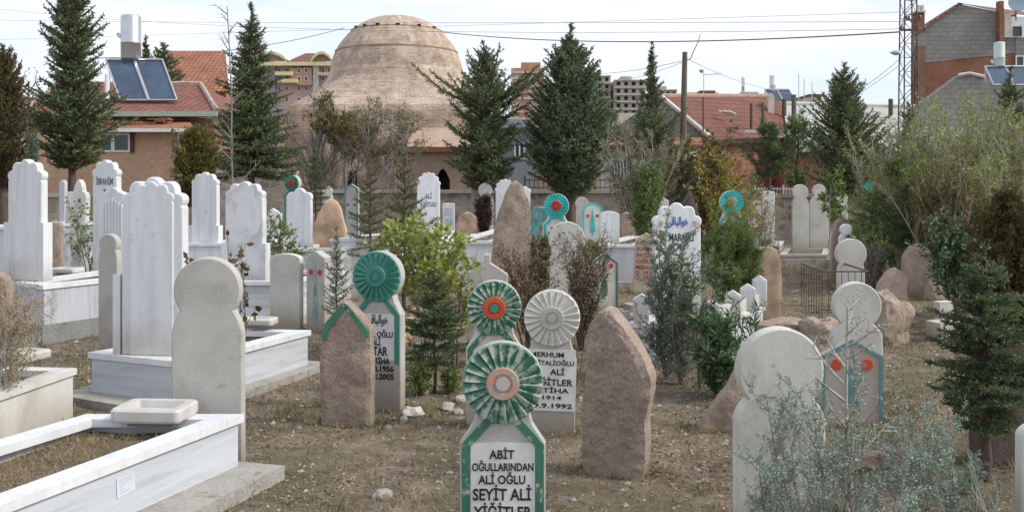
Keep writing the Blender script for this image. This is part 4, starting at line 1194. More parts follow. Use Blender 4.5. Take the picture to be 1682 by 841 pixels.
def big_right():
    d = 46.0
    t = bld('gabled_house', 'tall unplastered house with grey block gable over a red brick band, at upper right', 1590, d)
    def wallp(m):
        m.slab([(X(1502, d), d, Z(106, d)), (X(1668, d), d, Z(88, d)), (X(1668, d), d, Z(24, d)), (X(1652, d), d, Z(24, d)), (X(1640, d), d, Z(20, d)), (X(1573, d), d, Z(7, d)), (X(1530, d), d, Z(34, d)), (X(1502, d), d, Z(56, d))], .4)
    part(t, 'gable_wall', m_block, wallp)
    part(t, 'brick_wall', m_redbrick, lambda m: m.slab([(X(1502, d), d + .02, 0), (X(1668, d), d + .02, 0), (X(1668, d), d + .02, Z(88.4, d)), (X(1502, d), d + .02, Z(106.4, d))], .4))
    part(t, 'roof', m_tile, lambda m: (m.slab([(X(1573, d), d - .1, Z(5.5, d)), (X(1652, d), d - .1, Z(22, d)), (X(1720, d), d - .1, Z(30, d)), (X(1720, d + 9), d + 9, Z(24, d + 9)), (X(1580, d + 9), d + 9, Z(7, d + 9))], .10), m.slab([(X(1500, d), d - .1, Z(56.5, d)), (X(1573, d), d - .1, Z(5.5, d)), (X(1580, d + 9), d + 9, Z(7, d + 9)), (X(1512, d + 9), d + 9, Z(58, d + 9))], .10)))
    part(t, 'corner_pier', stone_mat('stained_brown_pier', (0.22, 0.13, 0.09), (0.14, 0.085, 0.06), scale=1.5), lambda m: PB(m, 1505, 1520, 76, 330, d - .12, .12))
    part(t, 'chimney', m_redbrick, lambda m: (PB(m, 1507, 1519, 20, 60, d + .3, .6)))
    part(t, 'chimney_cap', m_pale, lambda m: (PB(m, 1505, 1521, 18, 20.5, d + .1, .9), PB(m, 1508, 1512, 9, 18, d + .3, .2), PB(m, 1514, 1518, 9, 18, d + .3, .2)))
    part(t, 'flue', m_redbrick, lambda m: PB(m, 1642, 1649, 2, 68, d - .35, .35))
    part(t, 'upper_storey', MT['white_paint'], lambda m: PB(m, 1661, 1760, 28, 62, d - .1, 5))
    part(t, 'white_pier', m_pale, lambda m: PB(m, 1650, 1660.8, 22, 62, d - .1, .1))
    window(t, 1664, 1678, 44, 60, d - .11, mull=0, frame=plain('brown_window_frame', (.1, .07, .05), .5))
    part(t, 'lower_wall', m_block, lambda m: PB(m, 1668.2, 1770, 62.2, 330, d - .05, 5))
    window(t, 1668, 1682, 92, 110, d - .06, mull=0)
    part(t, 'side_wall', m_block, lambda m: m.box(X(1668, d), X(1770, d), d + .1, d + 9, 0, Z(62, d)))
big_right()
t = bld('gabled_shed', 'smaller grey block gable standing in front of the tall red brick wall', 1580, 41)
d_ = 41
part(t, 'wall', m_block, lambda m: m.slab([(X(1500, d_), d_, 0), (X(1660, d_), d_, 0), (X(1660, d_), d_, Z(134, d_)), (X(1614, d_), d_, Z(126, d_)), (X(1590, d_), d_, Z(122, d_)), (X(1576, d_), d_, Z(124, d_)), (X(1530, d_), d_, Z(158, d_)), (X(1500, d_), d_, Z(178, d_))], .5))
part(t, 'verge', m_pale, lambda m: m.tube([(X(1574, d_), d_ - .05, Z(124, d_)), (X(1592, d_), d_ - .05, Z(121, d_)), (X(1617, d_), d_ - .05, Z(127, d_))], .07, 5))

# -- poles, pylon, cables
t = thing('timber_pole', 'leaning grey timber utility pole in front of the brown roof', 'utility pole', (X(1119, 33), 33, 0))
mb = MB(); mb.tube([(0, 0, 0), (X(1125, 33) - X(1119, 33), 0, Z(86, 33))], .14, 10, .085); mb.build('pole', MT['wood_pole'], t)
mb = MB(); xx = X(1125, 33) - X(1119, 33); mb.tube([(xx - .02, 0, Z(100, 33)), (xx + .18, 0, Z(98, 33)), (xx + .32, 0, Z(82, 33)), (xx + .46, 0, Z(68, 33)), (xx + .52, 0, Z(57, 33))], .02, 5, .012); mb.build('hook_rod', MT['iron'], t)
t = thing('timber_pole', 'short dark timber pole among the pines, left of the tall dark right conifer', 'utility pole', (X(1304, 33.5), 33.5, 0))
mb = MB(); mb.tube([(0, 0, 0), (0, 0, Z(156, 33.5))], .10, 8, .08); mb.build('pole', MT['wood_pole'], t)

def pylon():
    d = 36.5; x = X(1492, d); w0, w1 = .30, .20; Hh = 10.5
    t = thing('lattice_pylon', 'dark steel lattice power pylon at right with crossarms', 'pylon', (x, d, 0))
    mb = MB()
    for sx in (-1, 1):
        for sy in (-1, 1): mb.tube([(sx * w0, sy * w0, 0), (sx * w1, sy * w1, Hh)], .028, 4)
    mb.build('legs', MT['iron'], t)
    mb = MB(); n = 20
    for i in range(n):
        z0, z1 = Hh * i / n, Hh * (i + 1) / n
        a, b = w0 + (w1 - w0) * i / n, w0 + (w1 - w0) * (i + 1) / n
        s_ = 1 if i % 2 else -1
        for sy in (-1, 1): mb.tube([(-s_ * a, sy * a, z0), (s_ * b, sy * b, z1)], .014, 4)
        for sx in (-1, 1): mb.tube([(sx * a, -s_ * a, z0), (sx * b, s_ * b, z1)], .014, 4)
        mb.tube([(-b, -b, z1), (b, -b, z1)], .012, 4)
    mb.build('lattice', MT['iron'], t)
    for (py, a, b) in ((35, 1484, 1508), (52, 1476, 1516)):
        mb = MB(); z = Z(py, d); mb.box(X(a, d) - x, X(b, d) - x, -.26, -.20, z - .03, z + .03); arm = mb.build('crossarm', MT['iron'], t)
        for px in (a + 1, a + 5, b - 1):
            mb = MB(); mb.lathe([(.015, z + .03), (.05, z + .06), (.03, z + .09), (.05, z + .12), (.02, z + .17)], 8, X(px, d) - x, -.23); mb.build('insulator', plain('brown_ceramic', (.12, .06, .04), .3) if 'brown_ceramic' not in bpy.data.materials else bpy.data.materials['brown_ceramic'], arm)
    mb = MB(); mb.tube([(X(1484, d) - x, -.2, Z(37, d)), (X(1477, d) - x, -.25, Z(45, d)), (X(1475, d) - x, -.25, Z(53, d))], .02, 5); mb.build('jumper_cable', MT['cable'], t)
    return t
pylon()
dL = 36.0
t = thing('street_lamp', 'grey cobra-head street lamp bracketed to the lattice pylon', 'street lamp', (X(1480, dL), dL, Z(88, dL)))
mb = MB(); mb.tube([(.05, .2, -.25), (.0, .1, -.05), (-.12, 0, .06), (-.2, 0, .03)], .018, 6); mb.build('bracket', MT['iron'], t)
mb = MB(); r_ = .13
V = []; 
for i in range(9):
    q = i / 8; rr = .13 * math.sin(math.pi * min(.97, max(.04, q ** .8))) ** .7
    V.append((q * -.38 - .02, rr))
for i, (xx, rr) in enumerate(V):
    for j in range(12):
        a = 2 * math.pi * j / 12; mb.v.append((xx, rr * math.cos(a), rr * .75 * math.sin(a) + .02))
for i in range(8):
    for j in range(12): mb.f.append((i * 12 + j, i * 12 + (j + 1) % 12, (i + 1) * 12 + (j + 1) % 12, (i + 1) * 12 + j))
mb.build('lamp_head', plain('lamp_grey', (.45, .50, .50), .4), t, True)

def cable(label, p0, p1, sag, r_=.02, mat='cable', group='overhead cables', name='power_cable'):
    P = []
    a, b = Vector(p0), Vector(p1); n = 40
    for i in range(n + 1):
        q = i / n; v = a.lerp(b, q); v.z -= sag * 4 * q * (1 - q); P.append(v - a)
    mb = MB(); mb.tube(P, r_ * .62, 5)
    o = mb.build(name, MT[mat], None, True); o.location = a
    tag(o, label, 'cable', group)
def pt(px, py, d): return (X(px, d), d, Z(py, d))
cable('thick dark cable running left from the pylon to behind the dome', pt(1478, 53, 36), pt(700, 50, 66), 0.55, .045)
cable('cable rising from the left roofs towards the brick dome', pt(150, 96, 44), pt(566, 46, 70), 0.5, .035)
cable('thin upper wire crossing the sky above the thick cable', pt(1484, 36, 36), pt(-200, 30, 90), 0.2, .018, 'wire')
cable('thin wire just under the uppermost wire over the dome', pt(1484, 48, 36.3), pt(-200, -12, 90), 1.3, .018, 'wire')
cable('faint third wire crossing the sky near the top of the frame', pt(1500, 20, 37), pt(-200, 72, 80), 0.0, .014, 'wire')
cable('wire from the timber pole top left to the large conifer', pt(1123, 100, 33), pt(940, 122, 42), 0.15, .016, 'wire')
cable('slack second wire from the timber pole towards the concrete blocks', pt(1123, 102, 33), pt(960, 136, 50), 0.25, .014, 'wire')
cable('wire from the timber pole down right to the small solar heater', pt(1126, 96, 33), pt(1300, 154, 44), 0.2, .014, 'wire')
cable('slanting wire from the pylon down to the tall dark right conifer', pt(1484, 92, 36), pt(1400, 155, 38), 0.08, .016, 'wire')
cable('lower slanting wire from the pylon beside the lamp', pt(1482, 104, 36.2), pt(1385, 170, 38), 0.06, .014, 'wire')

def antenna(label, px, d, ybase, ytop, kind=0):
    t = thing('television_antenna', label, 'antenna', pt(px, ybase, d), (0, 0, 0), 'rooftop antennas')
    h = Z(ytop, d) - Z(ybase, d)
    mb = MB(); mb.tube([(0, 0, -.2), (0, 0, h)], .02, 5); mb.build('mast', MT['steel'], t)
    if kind == 0:
        mb = MB(); mb.tube([(-.05, 0, h - .1), (.75, 0, h - .02)], .012, 4)
        for k in range(7): mb.tube([(.1 + k * .1, -.2, h - .08), (.1 + k * .1, .2, h - .08)], .006, 4)
        mb.lathe([(.01, h - .02), (.10, h + .04), (.11, h + .12), (.02, h + .16)], 8, -.1, 0)
        mb.build('boom', MT['steel'], t)
antenna('television antenna with horizontal boom above the brown roof', 1156, 43, 158, 120)
antenna('thin leaning antenna mast near the small solar heater', 1312, 45, 160, 122, 1)
antenna('thin mast right of the leaning antenna mast', 1321, 45, 160, 130, 1)
antenna('short double mast beside the top of the tall dark right conifer', 1334, 46, 160, 134, 1)
antenna('pale bent rod on the annex roof of the left house', 166, 28.9, 196, 157, 1)
t = thing('satellite_dish', 'bluish satellite dish cut by the top right corner of the frame', 'satellite dish', pt(1676, 6, 45.5), (0, 0, 0))
mb = MB(); mb.lathe([(.01, 0), (.25, .03), (.42, .10), (.5, .17), (.49, .18), (.3, .06), (.01, .02)], 20)
o = mb.build('reflector', plain('dish_blue_grey', (.33, .42, .48), .5), t, True); o.rotation_euler = (rad(70), 0, rad(-30))
mb = MB(); mb.tube([(0, 0, 0), (-.2, 0, -.3), (-.2, 0, -.8)], .03, 5); mb.build('mount', MT['iron'], t)
# ------------------------------------------------------------------ kerbed graves
def inset(poly, t):
    P = [Vector((p[0], p[1])) for p in poly]; n = len(P); out = []
    for i in range(n):
        a, b, c = P[i - 1], P[i], P[(i + 1) % n]
        d1 = (b - a).normalized(); d2 = (c - b).normalized()
        n1 = Vector((-d1.y, d1.x)); n2 = Vector((-d2.y, d2.x))
        k = t / (1 + n1.dot(n2))
        out.append(b + (n1 + n2) * k)
    return out
GK = 'kerbed marble graves'
def grave(label, corners, h, z0=0.0, side='marble', cap='marble', tw=0.06, cw=0.13, ct=0.045, over=0.02, foot=None, foot_h=0.1, foot_out=0.12, foot_mat='concrete_rough', soil_drop=0.09, soil='soil', group=GK, seams=True, post=None, foot_poly=None, step=None):
    cx_ = sum(c[0] for c in corners) / 4; cy_ = sum(c[1] for c in corners) / 4
    t = thing('kerbed_grave', label, 'grave', (cx_, cy_, z0), (0, 0, 0), group)
    C = [(c[0] - cx_, c[1] - cy_) for c in corners]
    fh = 0
    if foot:
        mb = MB(); fp = foot_poly and [(c[0] - cx_, c[1] - cy_) for c in foot_poly] or [tuple(p) for p in inset(C, -foot_out)]
        mb.prism(fp, -0.15, foot_h); mb.build('footing', MT[foot_mat], t); fh = foot_h
    I = inset(C, tw)
    names = ['front_panel', 'side_panel', 'back_panel', 'side_panel']
    for i in range(4):
        j = (i + 1) % 4
        a, b = Vector(C[i]), Vector(C[j]); ai, bi = I[i], I[j]
        e = (b - a).normalized() * 0.0015
        mb = MB(); mb.prism([a + e, b - e, bi - e, ai + e], fh - 0.02 if fh else -0.12, h - ct - 0.001); mb.build(names[i], MT[side], t)
    O = inset(C, -over); IN = inset(C, cw - over)
    for i in range(4):
        j = (i + 1) % 4
        e = (Vector(O[j]) - Vector(O[i])).normalized() * 0.0012
        mb = MB(); mb.prism([O[i] + e, O[j] - e, IN[j] - e, IN[i] + e], h - ct, h); mb.build('coping', MT[cap], t)
    # soil with a lumpy surface
    S = inset(C, tw + 0.003); n = 14; V = []; Fc = []
    for i in range(n + 1):
        for j in range(n + 1):
            u, v = j / n, i / n
            p = (S[0] * (1 - u) + S[1] * u) * (1 - v) + (S[3] * (1 - u) + S[2] * u) * v
            V.append((p.x, p.y, h - soil_drop + noise.noise(Vector((p.x * 4 + cx_, p.y * 4, 2))) * 0.03))
    for i in range(n):
        for j in range(n):
            a = i * (n + 1) + j; Fc.append((a, a + 1, a + n + 2, a + n + 1))
    mesh_obj('soil_bed', V, Fc, MT[soil], t, True)
    t['h'] = h + z0
    return t
def tray(label, px, py, d, w, dep, h=0.055, rot=0, z=None, mat='marble'):
    """marble water basin: a rounded frame with a sunken middle"""
    z = Z(py, d) if z is None else z
    t = thing('marble_basin', label, 'basin', (X(px, d), d, z), (0, 0, rad(rot)), 'marble water basins on the graves')
    def ring(a, b, r_, zz, n=5):
        pts = []
        for (sx, sy, a0) in ((1, -1, -90), (1, 1, 0), (-1, 1, 90), (-1, -1, 180)):
            for k in range(n):
                an = rad(a0 + 90 * k / (n - 1)); pts.append((sx * (a - r_) + r_ * math.cos(an), sy * (b - r_) + r_ * math.sin(an), zz))
        return pts
    a, b = w / 2, dep / 2
    R_ = [ring(a * .97, b * .97, .03, 0), ring(a, b, .035, .012), ring(a, b, .035, h - .012), ring(a - .01, b - .01, .03, h), ring(a - .055, b - .055, .02, h), ring(a - .065, b - .065, .02, h * .45)]
    n = len(R_[0]); V = sum(R_, []); Fc = [tuple(reversed(range(n)))]
    for i in range(len(R_) - 1):
        for j in range(n): Fc.append((i * n + j, i * n + (j + 1) % n, (i + 1) * n + (j + 1) % n, (i + 1) * n + j))
    Fc.append(tuple((len(R_) - 1) * n + j for j in range(n)))
    mesh_obj('basin', V, Fc, MT[mat], t)
    mb = MB(); mb.box(-a * .6, a * .6, -b * .6, b * .6, -.03, -0.0005); mb.build('basin_foot', MT['concrete'], t)
    return t
def pq(px, d): return (X(px, d), d)

# 1 nearest grave, bottom left
g_near = grave('nearest kerbed grave at bottom left with white coping and dry grass inside',
      [(-3.05, 3.95), (-2.16, 3.95), (-1.565, 5.62), (-2.43, 5.62)], 0.375, side='marble_band', foot=True, foot_h=0.085, foot_poly=[(-3.2, 3.6), (-1.98, 3.6), (-1.30, 5.62), (-1.70, 5.74), (-2.6, 5.74)])
# paper notice stuck on the side panel
n_ = thing('paper_notice', 'small white paper notice stuck on the grey side of the nearest grave', 'notice', (0, 0, 0))
a_ = Vector((-2.16, 3.95)); b_ = Vector((-1.565, 5.62)); dr_ = (b_ - a_).normalized(); nr_ = Vector((dr_.y, -dr_.x))
for q_ in (0.0,):
    d0 = 4.76; k_ = (d0 - 3.95) / (5.62 - 3.95); pc = a_.lerp(b_, k_) + nr_ * 0.003
    n_.location = (pc.x, pc.y, Z(795, d0)); n_.rotation_euler = (0, rad(-4), math.atan2(dr_.y, dr_.x))
    mb = MB(); mb.box(-.062, .062, -.001, .001, -.048, .048); mb.build('sheet', plain('paper', (.62, .65, .70), .8), n_)
    mb = MB(); r = random.Random(2)
    for k in range(5):
        z = .03 - k * .015; mb.box(-.045, -.045 + .03 + r.random() * .05, -.0022, -.001, z, z + .003)
    mb.build('faded_print', plain('faded_print', (.42, .46, .55), .8), n_)
# 2 leftmost grave
grave('kerbed white marble grave cut by the left edge, dry twiggy bush at its head', [(-4.5, 5.0), (-3.42, 5.0), (-2.93 - .24, 7.1), (-4.15, 7.2)], 0.36, side='marble_cream', cap='marble_cream')
tray('rounded white basin on the soil of the leftmost grave', 38, 590, 6.75, .24, .3, rot=-15, mat='marble_cream')
tray('big rounded white basin on the far end of the nearest grave', 255, 683, 5.55, .40, .30, rot=-4, h=.075, z=.376)
# 3 middle grave with tall blank stone
grave('long kerbed white marble grave under the big blank scalloped headstone, on a concrete slab',
      [(-3.3, 7.72), (-2.42, 7.30), (-1.84, 8.86), (-2.52, 8.95)], 0.37, side='marble_band', foot=True, foot_h=0.06, foot_poly=[(-3.55, 7.62), (-2.35, 6.95), (-1.66, 9.0), (-2.6, 9.3), (-3.25, 8.4)], cw=.15)
tray('flat white basin on the grave behind the round concrete headstone', 426, 532, 8.9, .30, .22, rot=-4)
# 4 left tall stone's grave on damp footing
grave('grey-panelled kerbed grave under the far left scalloped headstone, on a damp dark footing',
      [(-5.40, 10.75), (-4.93, 10.35), (-4.15, 11.9), (-4.95, 12.6)], 0.62, side='marble_grey', foot=True, foot_h=0.20, foot_out=0.03, foot_mat='concrete_dark', cw=.16)
tray('long white basin on the grave beside the far left scalloped headstone', 110, 445, 11.8, .34, .25, rot=-10, z=.625)
# 5 behind
def gr(label, px0, px1, d0, d1, top_py, side='marble', shift=None, **kw):
    """grave whose near edge spans px0..px1 at depth d0, reaching back to d1"""
    sh = (d1 - d0) * 0.34 if shift is None else shift
    x0, x1 = X(px0, d0), X(px1, d0)
    return grave(label, [(x0, d0), (x1, d0), (x1 + sh, d1), (x0 + sh, d1)], Z(top_py, d0), side=side, **kw)
gr('raised kerbed grave with grey banded side under the veined scalloped headstone', 352, 470, 11.6, 13.0, 462, 'marble_band', foot=True)
gr('white kerbed grave under the slim keyhole-topped white headstone, left of the tan pointed stone', 455, 560, 14.2, 16.2, 408, 'marble')
gr('white kerbed grave with raised end block, left of the bluish green fan headstone', 545, 632, 14.5, 17, 392, 'marble')
tray('white slab-like basin on the kerbed grave behind the fir saplings', 588, 392, 15.5, .55, .3, z=None)
gr('long white kerbed grave behind the bright green leafy bush', 742, 812, 14.6, 18.5, 396, 'marble', shift=.6, foot=True)
tray('white block basin on the long grave behind the leafy bush', 776, 390, 16.5, .32, .3)
gr('small white-topped grave with grey veined side right of the turquoise cypress headstone', 975, 1045, 15.9, 18.5, 402, 'marble_grey', foot=True, foot_mat='concrete_rough')
gr('white kerbed grave at far left edge behind the tall scalloped headstone', -60, 20, 15.0, 17, 372, 'marble_grey')
gr('pale grave box behind the narrow fluted marble stone', 180, 215, 12.6, 14.5, 450, 'marble')
gr('kerbed grave below the left pilastered white headstone', 305, 392, 15.2, 17.5, 400, 'marble')
gr('raised pale grave under the two tall round-headed stones at right', 1282, 1358, 20.6, 22.5, 418, 'concrete_light', cap='concrete_light', foot=True, foot_h=.1, soil_drop=.02)
gr('flat grey kerbed grave left of the two tall round-headed stones', 1240, 1280, 23.5, 25, 402, 'concrete')
gr('white kerbed plot in the willow shade at right', 1480, 1560, 17.5, 20, 408, 'marble_cream')
gr('low white kerbed plot behind the yellowish shrub right of the small white headstone', 1400, 1462, 19, 22, 402, 'marble_cream')
# ornate right grave with little pillars
def ornate():
    C = [(X(1037, 9.25), 9.25), (X(1155, 9.0), 9.0), (X(1262, 11.2), 11.2), (X(1160, 11.6), 11.6)]
    C = [(1.125, 9.25), (1.86, 9.12), (2.68, 10.5), (1.95, 10.85)]
    t = grave('ornate white marble grave with small gabled pillars, behind the oleander', C, 0.385, side='marble_band', foot=True, foot_h=.07, cw=.16)
    for (u, v, hh) in ((0.10, 0.03, .27), (0.94, 0.06, .22), (0.97, .97, .33), (.98, .70, .28), (.98, .40, .26), (0.05, .6, .24)):
        p = (Vector(C[0]) * (1 - u) + Vector(C[1]) * u) * (1 - v) + (Vector(C[3]) * (1 - u) + Vector(C[2]) * u) * v
        o = outline_solid('corner_pillar', o_gable(.15, hh, .05), .09, MT['marble'], t, .006)
        o.location = (p.x - t.location.x, p.y - t.location.y, .3855); o.rotation_euler = (0, 0, rad(-8))
        o2 = outline_solid('pillar_panel', o_gable(.09, hh - .06, .03), .012, MT['marble'], o, 0); o2.location = (0, -.048, .02)
    for (v0, v1) in ((.1, .38), (.43, .67), (.73, .94)):
        a = Vector(C[1]).lerp(Vector(C[2]), v0); b = Vector(C[1]).lerp(Vector(C[2]), v1)
        m = (a + b) / 2; L = (b - a).length; an = math.atan2(b.y - a.y, b.x - a.x)
        mb = MB(); mb.box(-L / 2, L / 2, .01, .06, 0, .13); o = mb.build('low_parapet', MT['marble'], t); o.location = (m.x - t.location.x, m.y - t.location.y, .3855); o.rotation_euler = (0, 0, an)
ornate()

# ------------------------------------------------------------------ headstones
GW = 'white marble headstones'; GC = 'round-headed concrete headstones'; GF = 'fan-headed headstones'; GB = 'brown sandstone headstones'; GG = 'painted pointed headstones'
def place(label, px, d, zb, rot, group, name='headstone', tilt=0, lean=0):
    z = gh(X(px, d), d) if zb is None else zb
    return thing(name, label, 'headstone', (X(px, d), d, z), (rad(lean), rad(tilt), rad(rot)), group)
def single(label, px, d, top, wpx, kind, mat, zb=None, t=0.09, rot=0, tilt=0, lean=0, group=None, **kw):
    """one-piece headstone"""
    x = X(px, d); z0 = gh(x, d) if zb is None else zb
    w = wpx / F * d; h = Z(top, d) - z0; b = 0.12 if zb is None else 0.0
    if kind == 'neck':
        rr = kw.get('rr', wpx / 2 * .96) / F * d
        pts = o_neck(rr, w, h, kw.get('neck', .8), kw.get('drop', 1.45), b=b, flat=kw.get('flat', False))
    elif kind == 'gable': pts = o_gable(w, h, kw.get('s', .3) * w, b=b)
    elif kind == 'round': pts = o_round(w, h, kw.get('k', 1.0), b=b)
    elif kind == 'ogee': pts = o_ogee(w, h, kw.get('s', .6) * w, b=b)
    elif kind == 'scallop': pts = o_scallop(w, h, kw.get('n', 5), kw.get('rise', .42), kw.get('bulge', .36), body=kw.get('body', .985), b=b)
    elif kind == 'pts': pts = [(a * w, (c * h if c > 0 else -b)) for a, c in kw['pts']]
    if kw.get('rough'):
        o = rough_slab('headstone', pts, t, MT[mat], amp=kw.get('amp', .012), seed=kw.get('seed', px * .1), nz=kw.get('nz', 30))
    else:
        o = outline_solid('headstone', pts, t, MT[mat], None, kw.get('bev', .008))
    o.location = (x, d, z0); o.rotation_euler = (rad(lean), rad(tilt), rad(rot))
    tag(o, label, 'headstone', group)
    return o

def scal(label, px, d, top, wpx, zb, mat='marble', rot=0, n=5, rise=.42, bulge=.34, t=.10, pil=None, base=None, lines=None, arab=False, body=.985, ridge=False, ink='black_ink', name='headstone'):
    root = place(label, px, d, zb, rot, GW, name)
    w = wpx / F * d; h = Z(top, d) - root.location.z
    pts = o_scallop(w, h, n, rise, bulge, body=body, b=0.0 if zb is not None else .12)
    s = outline_solid('slab', pts, t, MT[mat], root, .01)
    yf = -t / 2
    if pil:
        for sx in (-1, 1):
            mb = MB(); mb.box(sx * w * .5 - .035, sx * w * .5 + .035, -t / 2 - .02, t / 2 + .02, 0, pil * h); 
            mb.build('side_pilaster', MT[mat], root)
    if base:
        mb = MB(); mb.box(-w / 2 - base[0], w / 2 + base[0], -t / 2 - base[1], t / 2 + base[1], -0.002, base[2]); mb.build('plinth', MT[mat], root)
    if ridge:
        pp = o_scallop(w * .70, h - .035, n, rise, bulge, body=body)
        q_ = outline_solid('raised_panel', pp, .02, MT[mat], root, .006, y0=yf - .014)
        yf -= .014
    if lines:
        L = [(s_, a * w, b * w, c * h, e) for (s_, a, b, c, e) in lines]
        text_mesh(L, 'inscription', MT[ink], s, yf)
    if arab:
        text_mesh([(ARAB, -w * .22, w * .22, h * arab, w * .16)], 'inscription', MT['blue_ink'], s, yf - .0005, bold=.03)
    return root, w, h, s

scal('biggest plain white marble headstone, five-lobed, left of the round grey concrete stone', 255, 7.62, 291, 108, .372, n=5, rise=.36, bulge=.36, rot=-7, t=.10, ridge=True)
o_ = [o for o in bpy.data.objects if o.get('label', '').startswith('biggest plain white')][0]
mb = MB(); mb.box(-.315, -.262, -.06, .05, 0, .62); mb.build('side_pilaster', MT['marble'], o_); mb = MB(); mb.box(.262, .315, -.06, .05, 0, .62); mb.build('side_pilaster', MT['marble'], o_)
scal('tall blank white lobed headstone standing on the grey-panelled grave at far left', 46, 10.85, 262, 68, .622, n=5, rise=.44, rot=-16, t=.10, pil=.48)
scal('white lobed headstone with a grey carved name, right of the tan stone', 176, 13.2, 263, 49, .35, n=5, rise=.5, rot=-18, lines=[('İBRAHİM', -.34, .34, .80, .085), ('T', -.06, .06, .72, .07)], ink='grey_ink')
def fluted():
    root, w, h, s = scal('narrow fluted marble stone with rounded shoulder, in front of the carved-name headstone at left', 190, 12.4, 308, 46, .30, n=3, rise=.45, rot=-18, t=.10)
    mb = MB()
    for k in range(7):
        x = -w * .40 + k * w * .8 / 6; mb.tube([(x, -.055, .02), (x, -.055, h - .14 - abs(k - 3) * .02)], .014, 6)
    mb.build('flutes', MT['marble'], root)
fluted()
scal('plain white lobed headstone with side pilasters, left of the veined one', 338, 15.4, 283, 46, .35, n=5, rise=.4, pil=.45, rot=-12)
scal('broad grey-veined white headstone with lobed top and side pilasters, above the rose plant', 404, 12.0, 298, 66, .42, mat='marble_vein', n=5, rise=.34, pil=.42, rot=-8, t=.12)
scal('slim white headstone with three-lobed keyhole top, left of the tan pointed stone', 493, 14.6, 309, 41, .55, n=3, rise=.42, bulge=.36, rot=-6, t=.1)
scal('tall bluish white headstone with lettering, right of the fir saplings', 704, 18.0, 283, 38, .05, n=7, rise=.55, rot=4, pil=.4, lines=[('ALİ', -.14, .14, .74, .085), ('KURTULUŞ'[:7], -.34, .34, .66, .08)], ink='grey_ink')
scal('white lobed headstone half hidden behind the big pointed brown stone', 830, 21.5, 294, 32, 0.0, n=7, rise=.6, bulge=.4)
def marasli():
    root, w, h, s = scal('big white lobed headstone with blue Arabic script and painted tulips, behind the thin cedar', 1111, 9.9, 333, 79, .386, n=5, rise=.42, bulge=.36, rot=4, t=.09, arab=.80,
        lines=[('K. MARAŞLI', -.32, .34, .655, .075), ('CAN', -.10, .16, .575, .06)])
    for sx in (-1, 1):       # painted tulip and leaf spray each side
        x = sx * w * .355; z = h * .80
        mb = MB()
        mb.add([(x, -.0565, z - .03), (x + .022, -.0565, z), (x + .016, -.0565, z + .05), (x, -.0565, z + .025), (x - .016, -.0565, z + .05), (x - .022, -.0565, z)], [(0, 1, 2, 3), (0, 3, 4, 5)])
        mb.build('tulip_motif', MT['pink_paint'], s)
        mb = MB()
        for k in range(7):
            q = k / 6; xx = x - sx * (-.02 + q * .10); zz = z - .07 - q * .03
            for sg in (-1, 1):
                mb.add([(xx, -.0565, zz), (xx - sx * .012, -.0565, zz + sg * .022), (xx - sx * .026, -.0565, zz + sg * .014)], [(0, 1, 2)])
        mb.build('leaf_motif', MT['dark_green'], s)
marasli()
scal('white lobed headstone peeping right of the big pointed brown stone', 862, 20.5, 306, 18, 0.0, n=3, rise=.6)

MT['pinkish'] = stone_mat('pinkish_concrete', (0.44, 0.385, 0.345), (0.34, 0.29, 0.26), scale=3, rough=.92, grain=.15)
# further plain ones
single('tan concrete headstone with little knobbed top, leaning right beside a thin slab at left', 122, 16.6, 295, 37, 'pts', 'marble_cream', zb=None, group=GC, tilt=3, rot=-10, t=.12,
       pts=[(-.5, 0), (.5, 0), (.5, .83), (.42, .88), (.30, .89), (.27, .93), (.2, .975), (.08, 1), (-.04, .98), (-.12, .93), (-.16, .885), (-.4, .88), (-.5, .86)])
single('thin bluish slab standing just left of the tan knobbed headstone', 104, 16.9, 296, 13, 'round', 'marble_grey', group=GW, rot=-25, t=.07)
single('low brown stone between the far left headstone and the tan one', 90, 15.0, 362, 24, 'round', 'brown', group=GB, rough=True, t=.12)
single('narrow grey concrete round-topped headstone standing close left of the big white one', 181, 9.6, 384, 36, 'neck', 'concrete', group=GC, rot=-14, t=.08, rr=17, neck=.86)
def big_concrete():
    root = place('big bare grey concrete headstone with round head, left foreground behind the nearest grave', 343, 5.82, None, 3, GC)
    d = 5.82; w = 115 / F * d; h = Z(422, d) - root.location.z; rr = 54 / F * d
    outline_solid('slab', o_neck(rr, w, h, .80, 1.32, b=.15), .085, MT['concrete'], root, .010)
    return root
big_concrete()
single('brown weathered stone cut by the left edge of the frame', 0, 8.6, 448, 36, 'ogee', 'brown', group=GB, rough=True, t=.12)
single('small hexagonal-topped white headstone behind the dark leafy shrub', 449, 16.4, 342, 28, 'gable', 'marble_vein', group=GW, s=.35)
single('tan pointed sandstone headstone, left of the fir saplings', 543, 15.2, 325, 56, 'pts', 'tan', group=GB, rough=True, t=.14, pts=[(-.5, 0), (.5, 0), (.5, .55), (.42, .72), (.30, .88), (.12, .99), (0, 1), (-.12, .97), (-.32, .84), (-.5, .70)])
single('squat grey concrete headstone with rounded top, left of the one with two red dots', 471, 11.3, 416, 54, 'round', 'concrete_light', group=GC, k=.35, rot=-14, t=.10)
single('pink sandstone gable headstone behind the long white grave', 768, 23.0, 348, 38, 'ogee', 'pink', group=GB, rough=True, t=.12, s=.7)
single('pair-lobed pale headstone in front of the boundary wall, right of the pink stone', 797, 25.5, 301, 27, 'neck', 'concrete_light', group=GC, rr=11.5, neck=.75)
single('wide pale slab just behind the pair-lobed pale headstone', 783, 26.6, 306, 17, 'round', 'concrete', group=GC, k=.3)
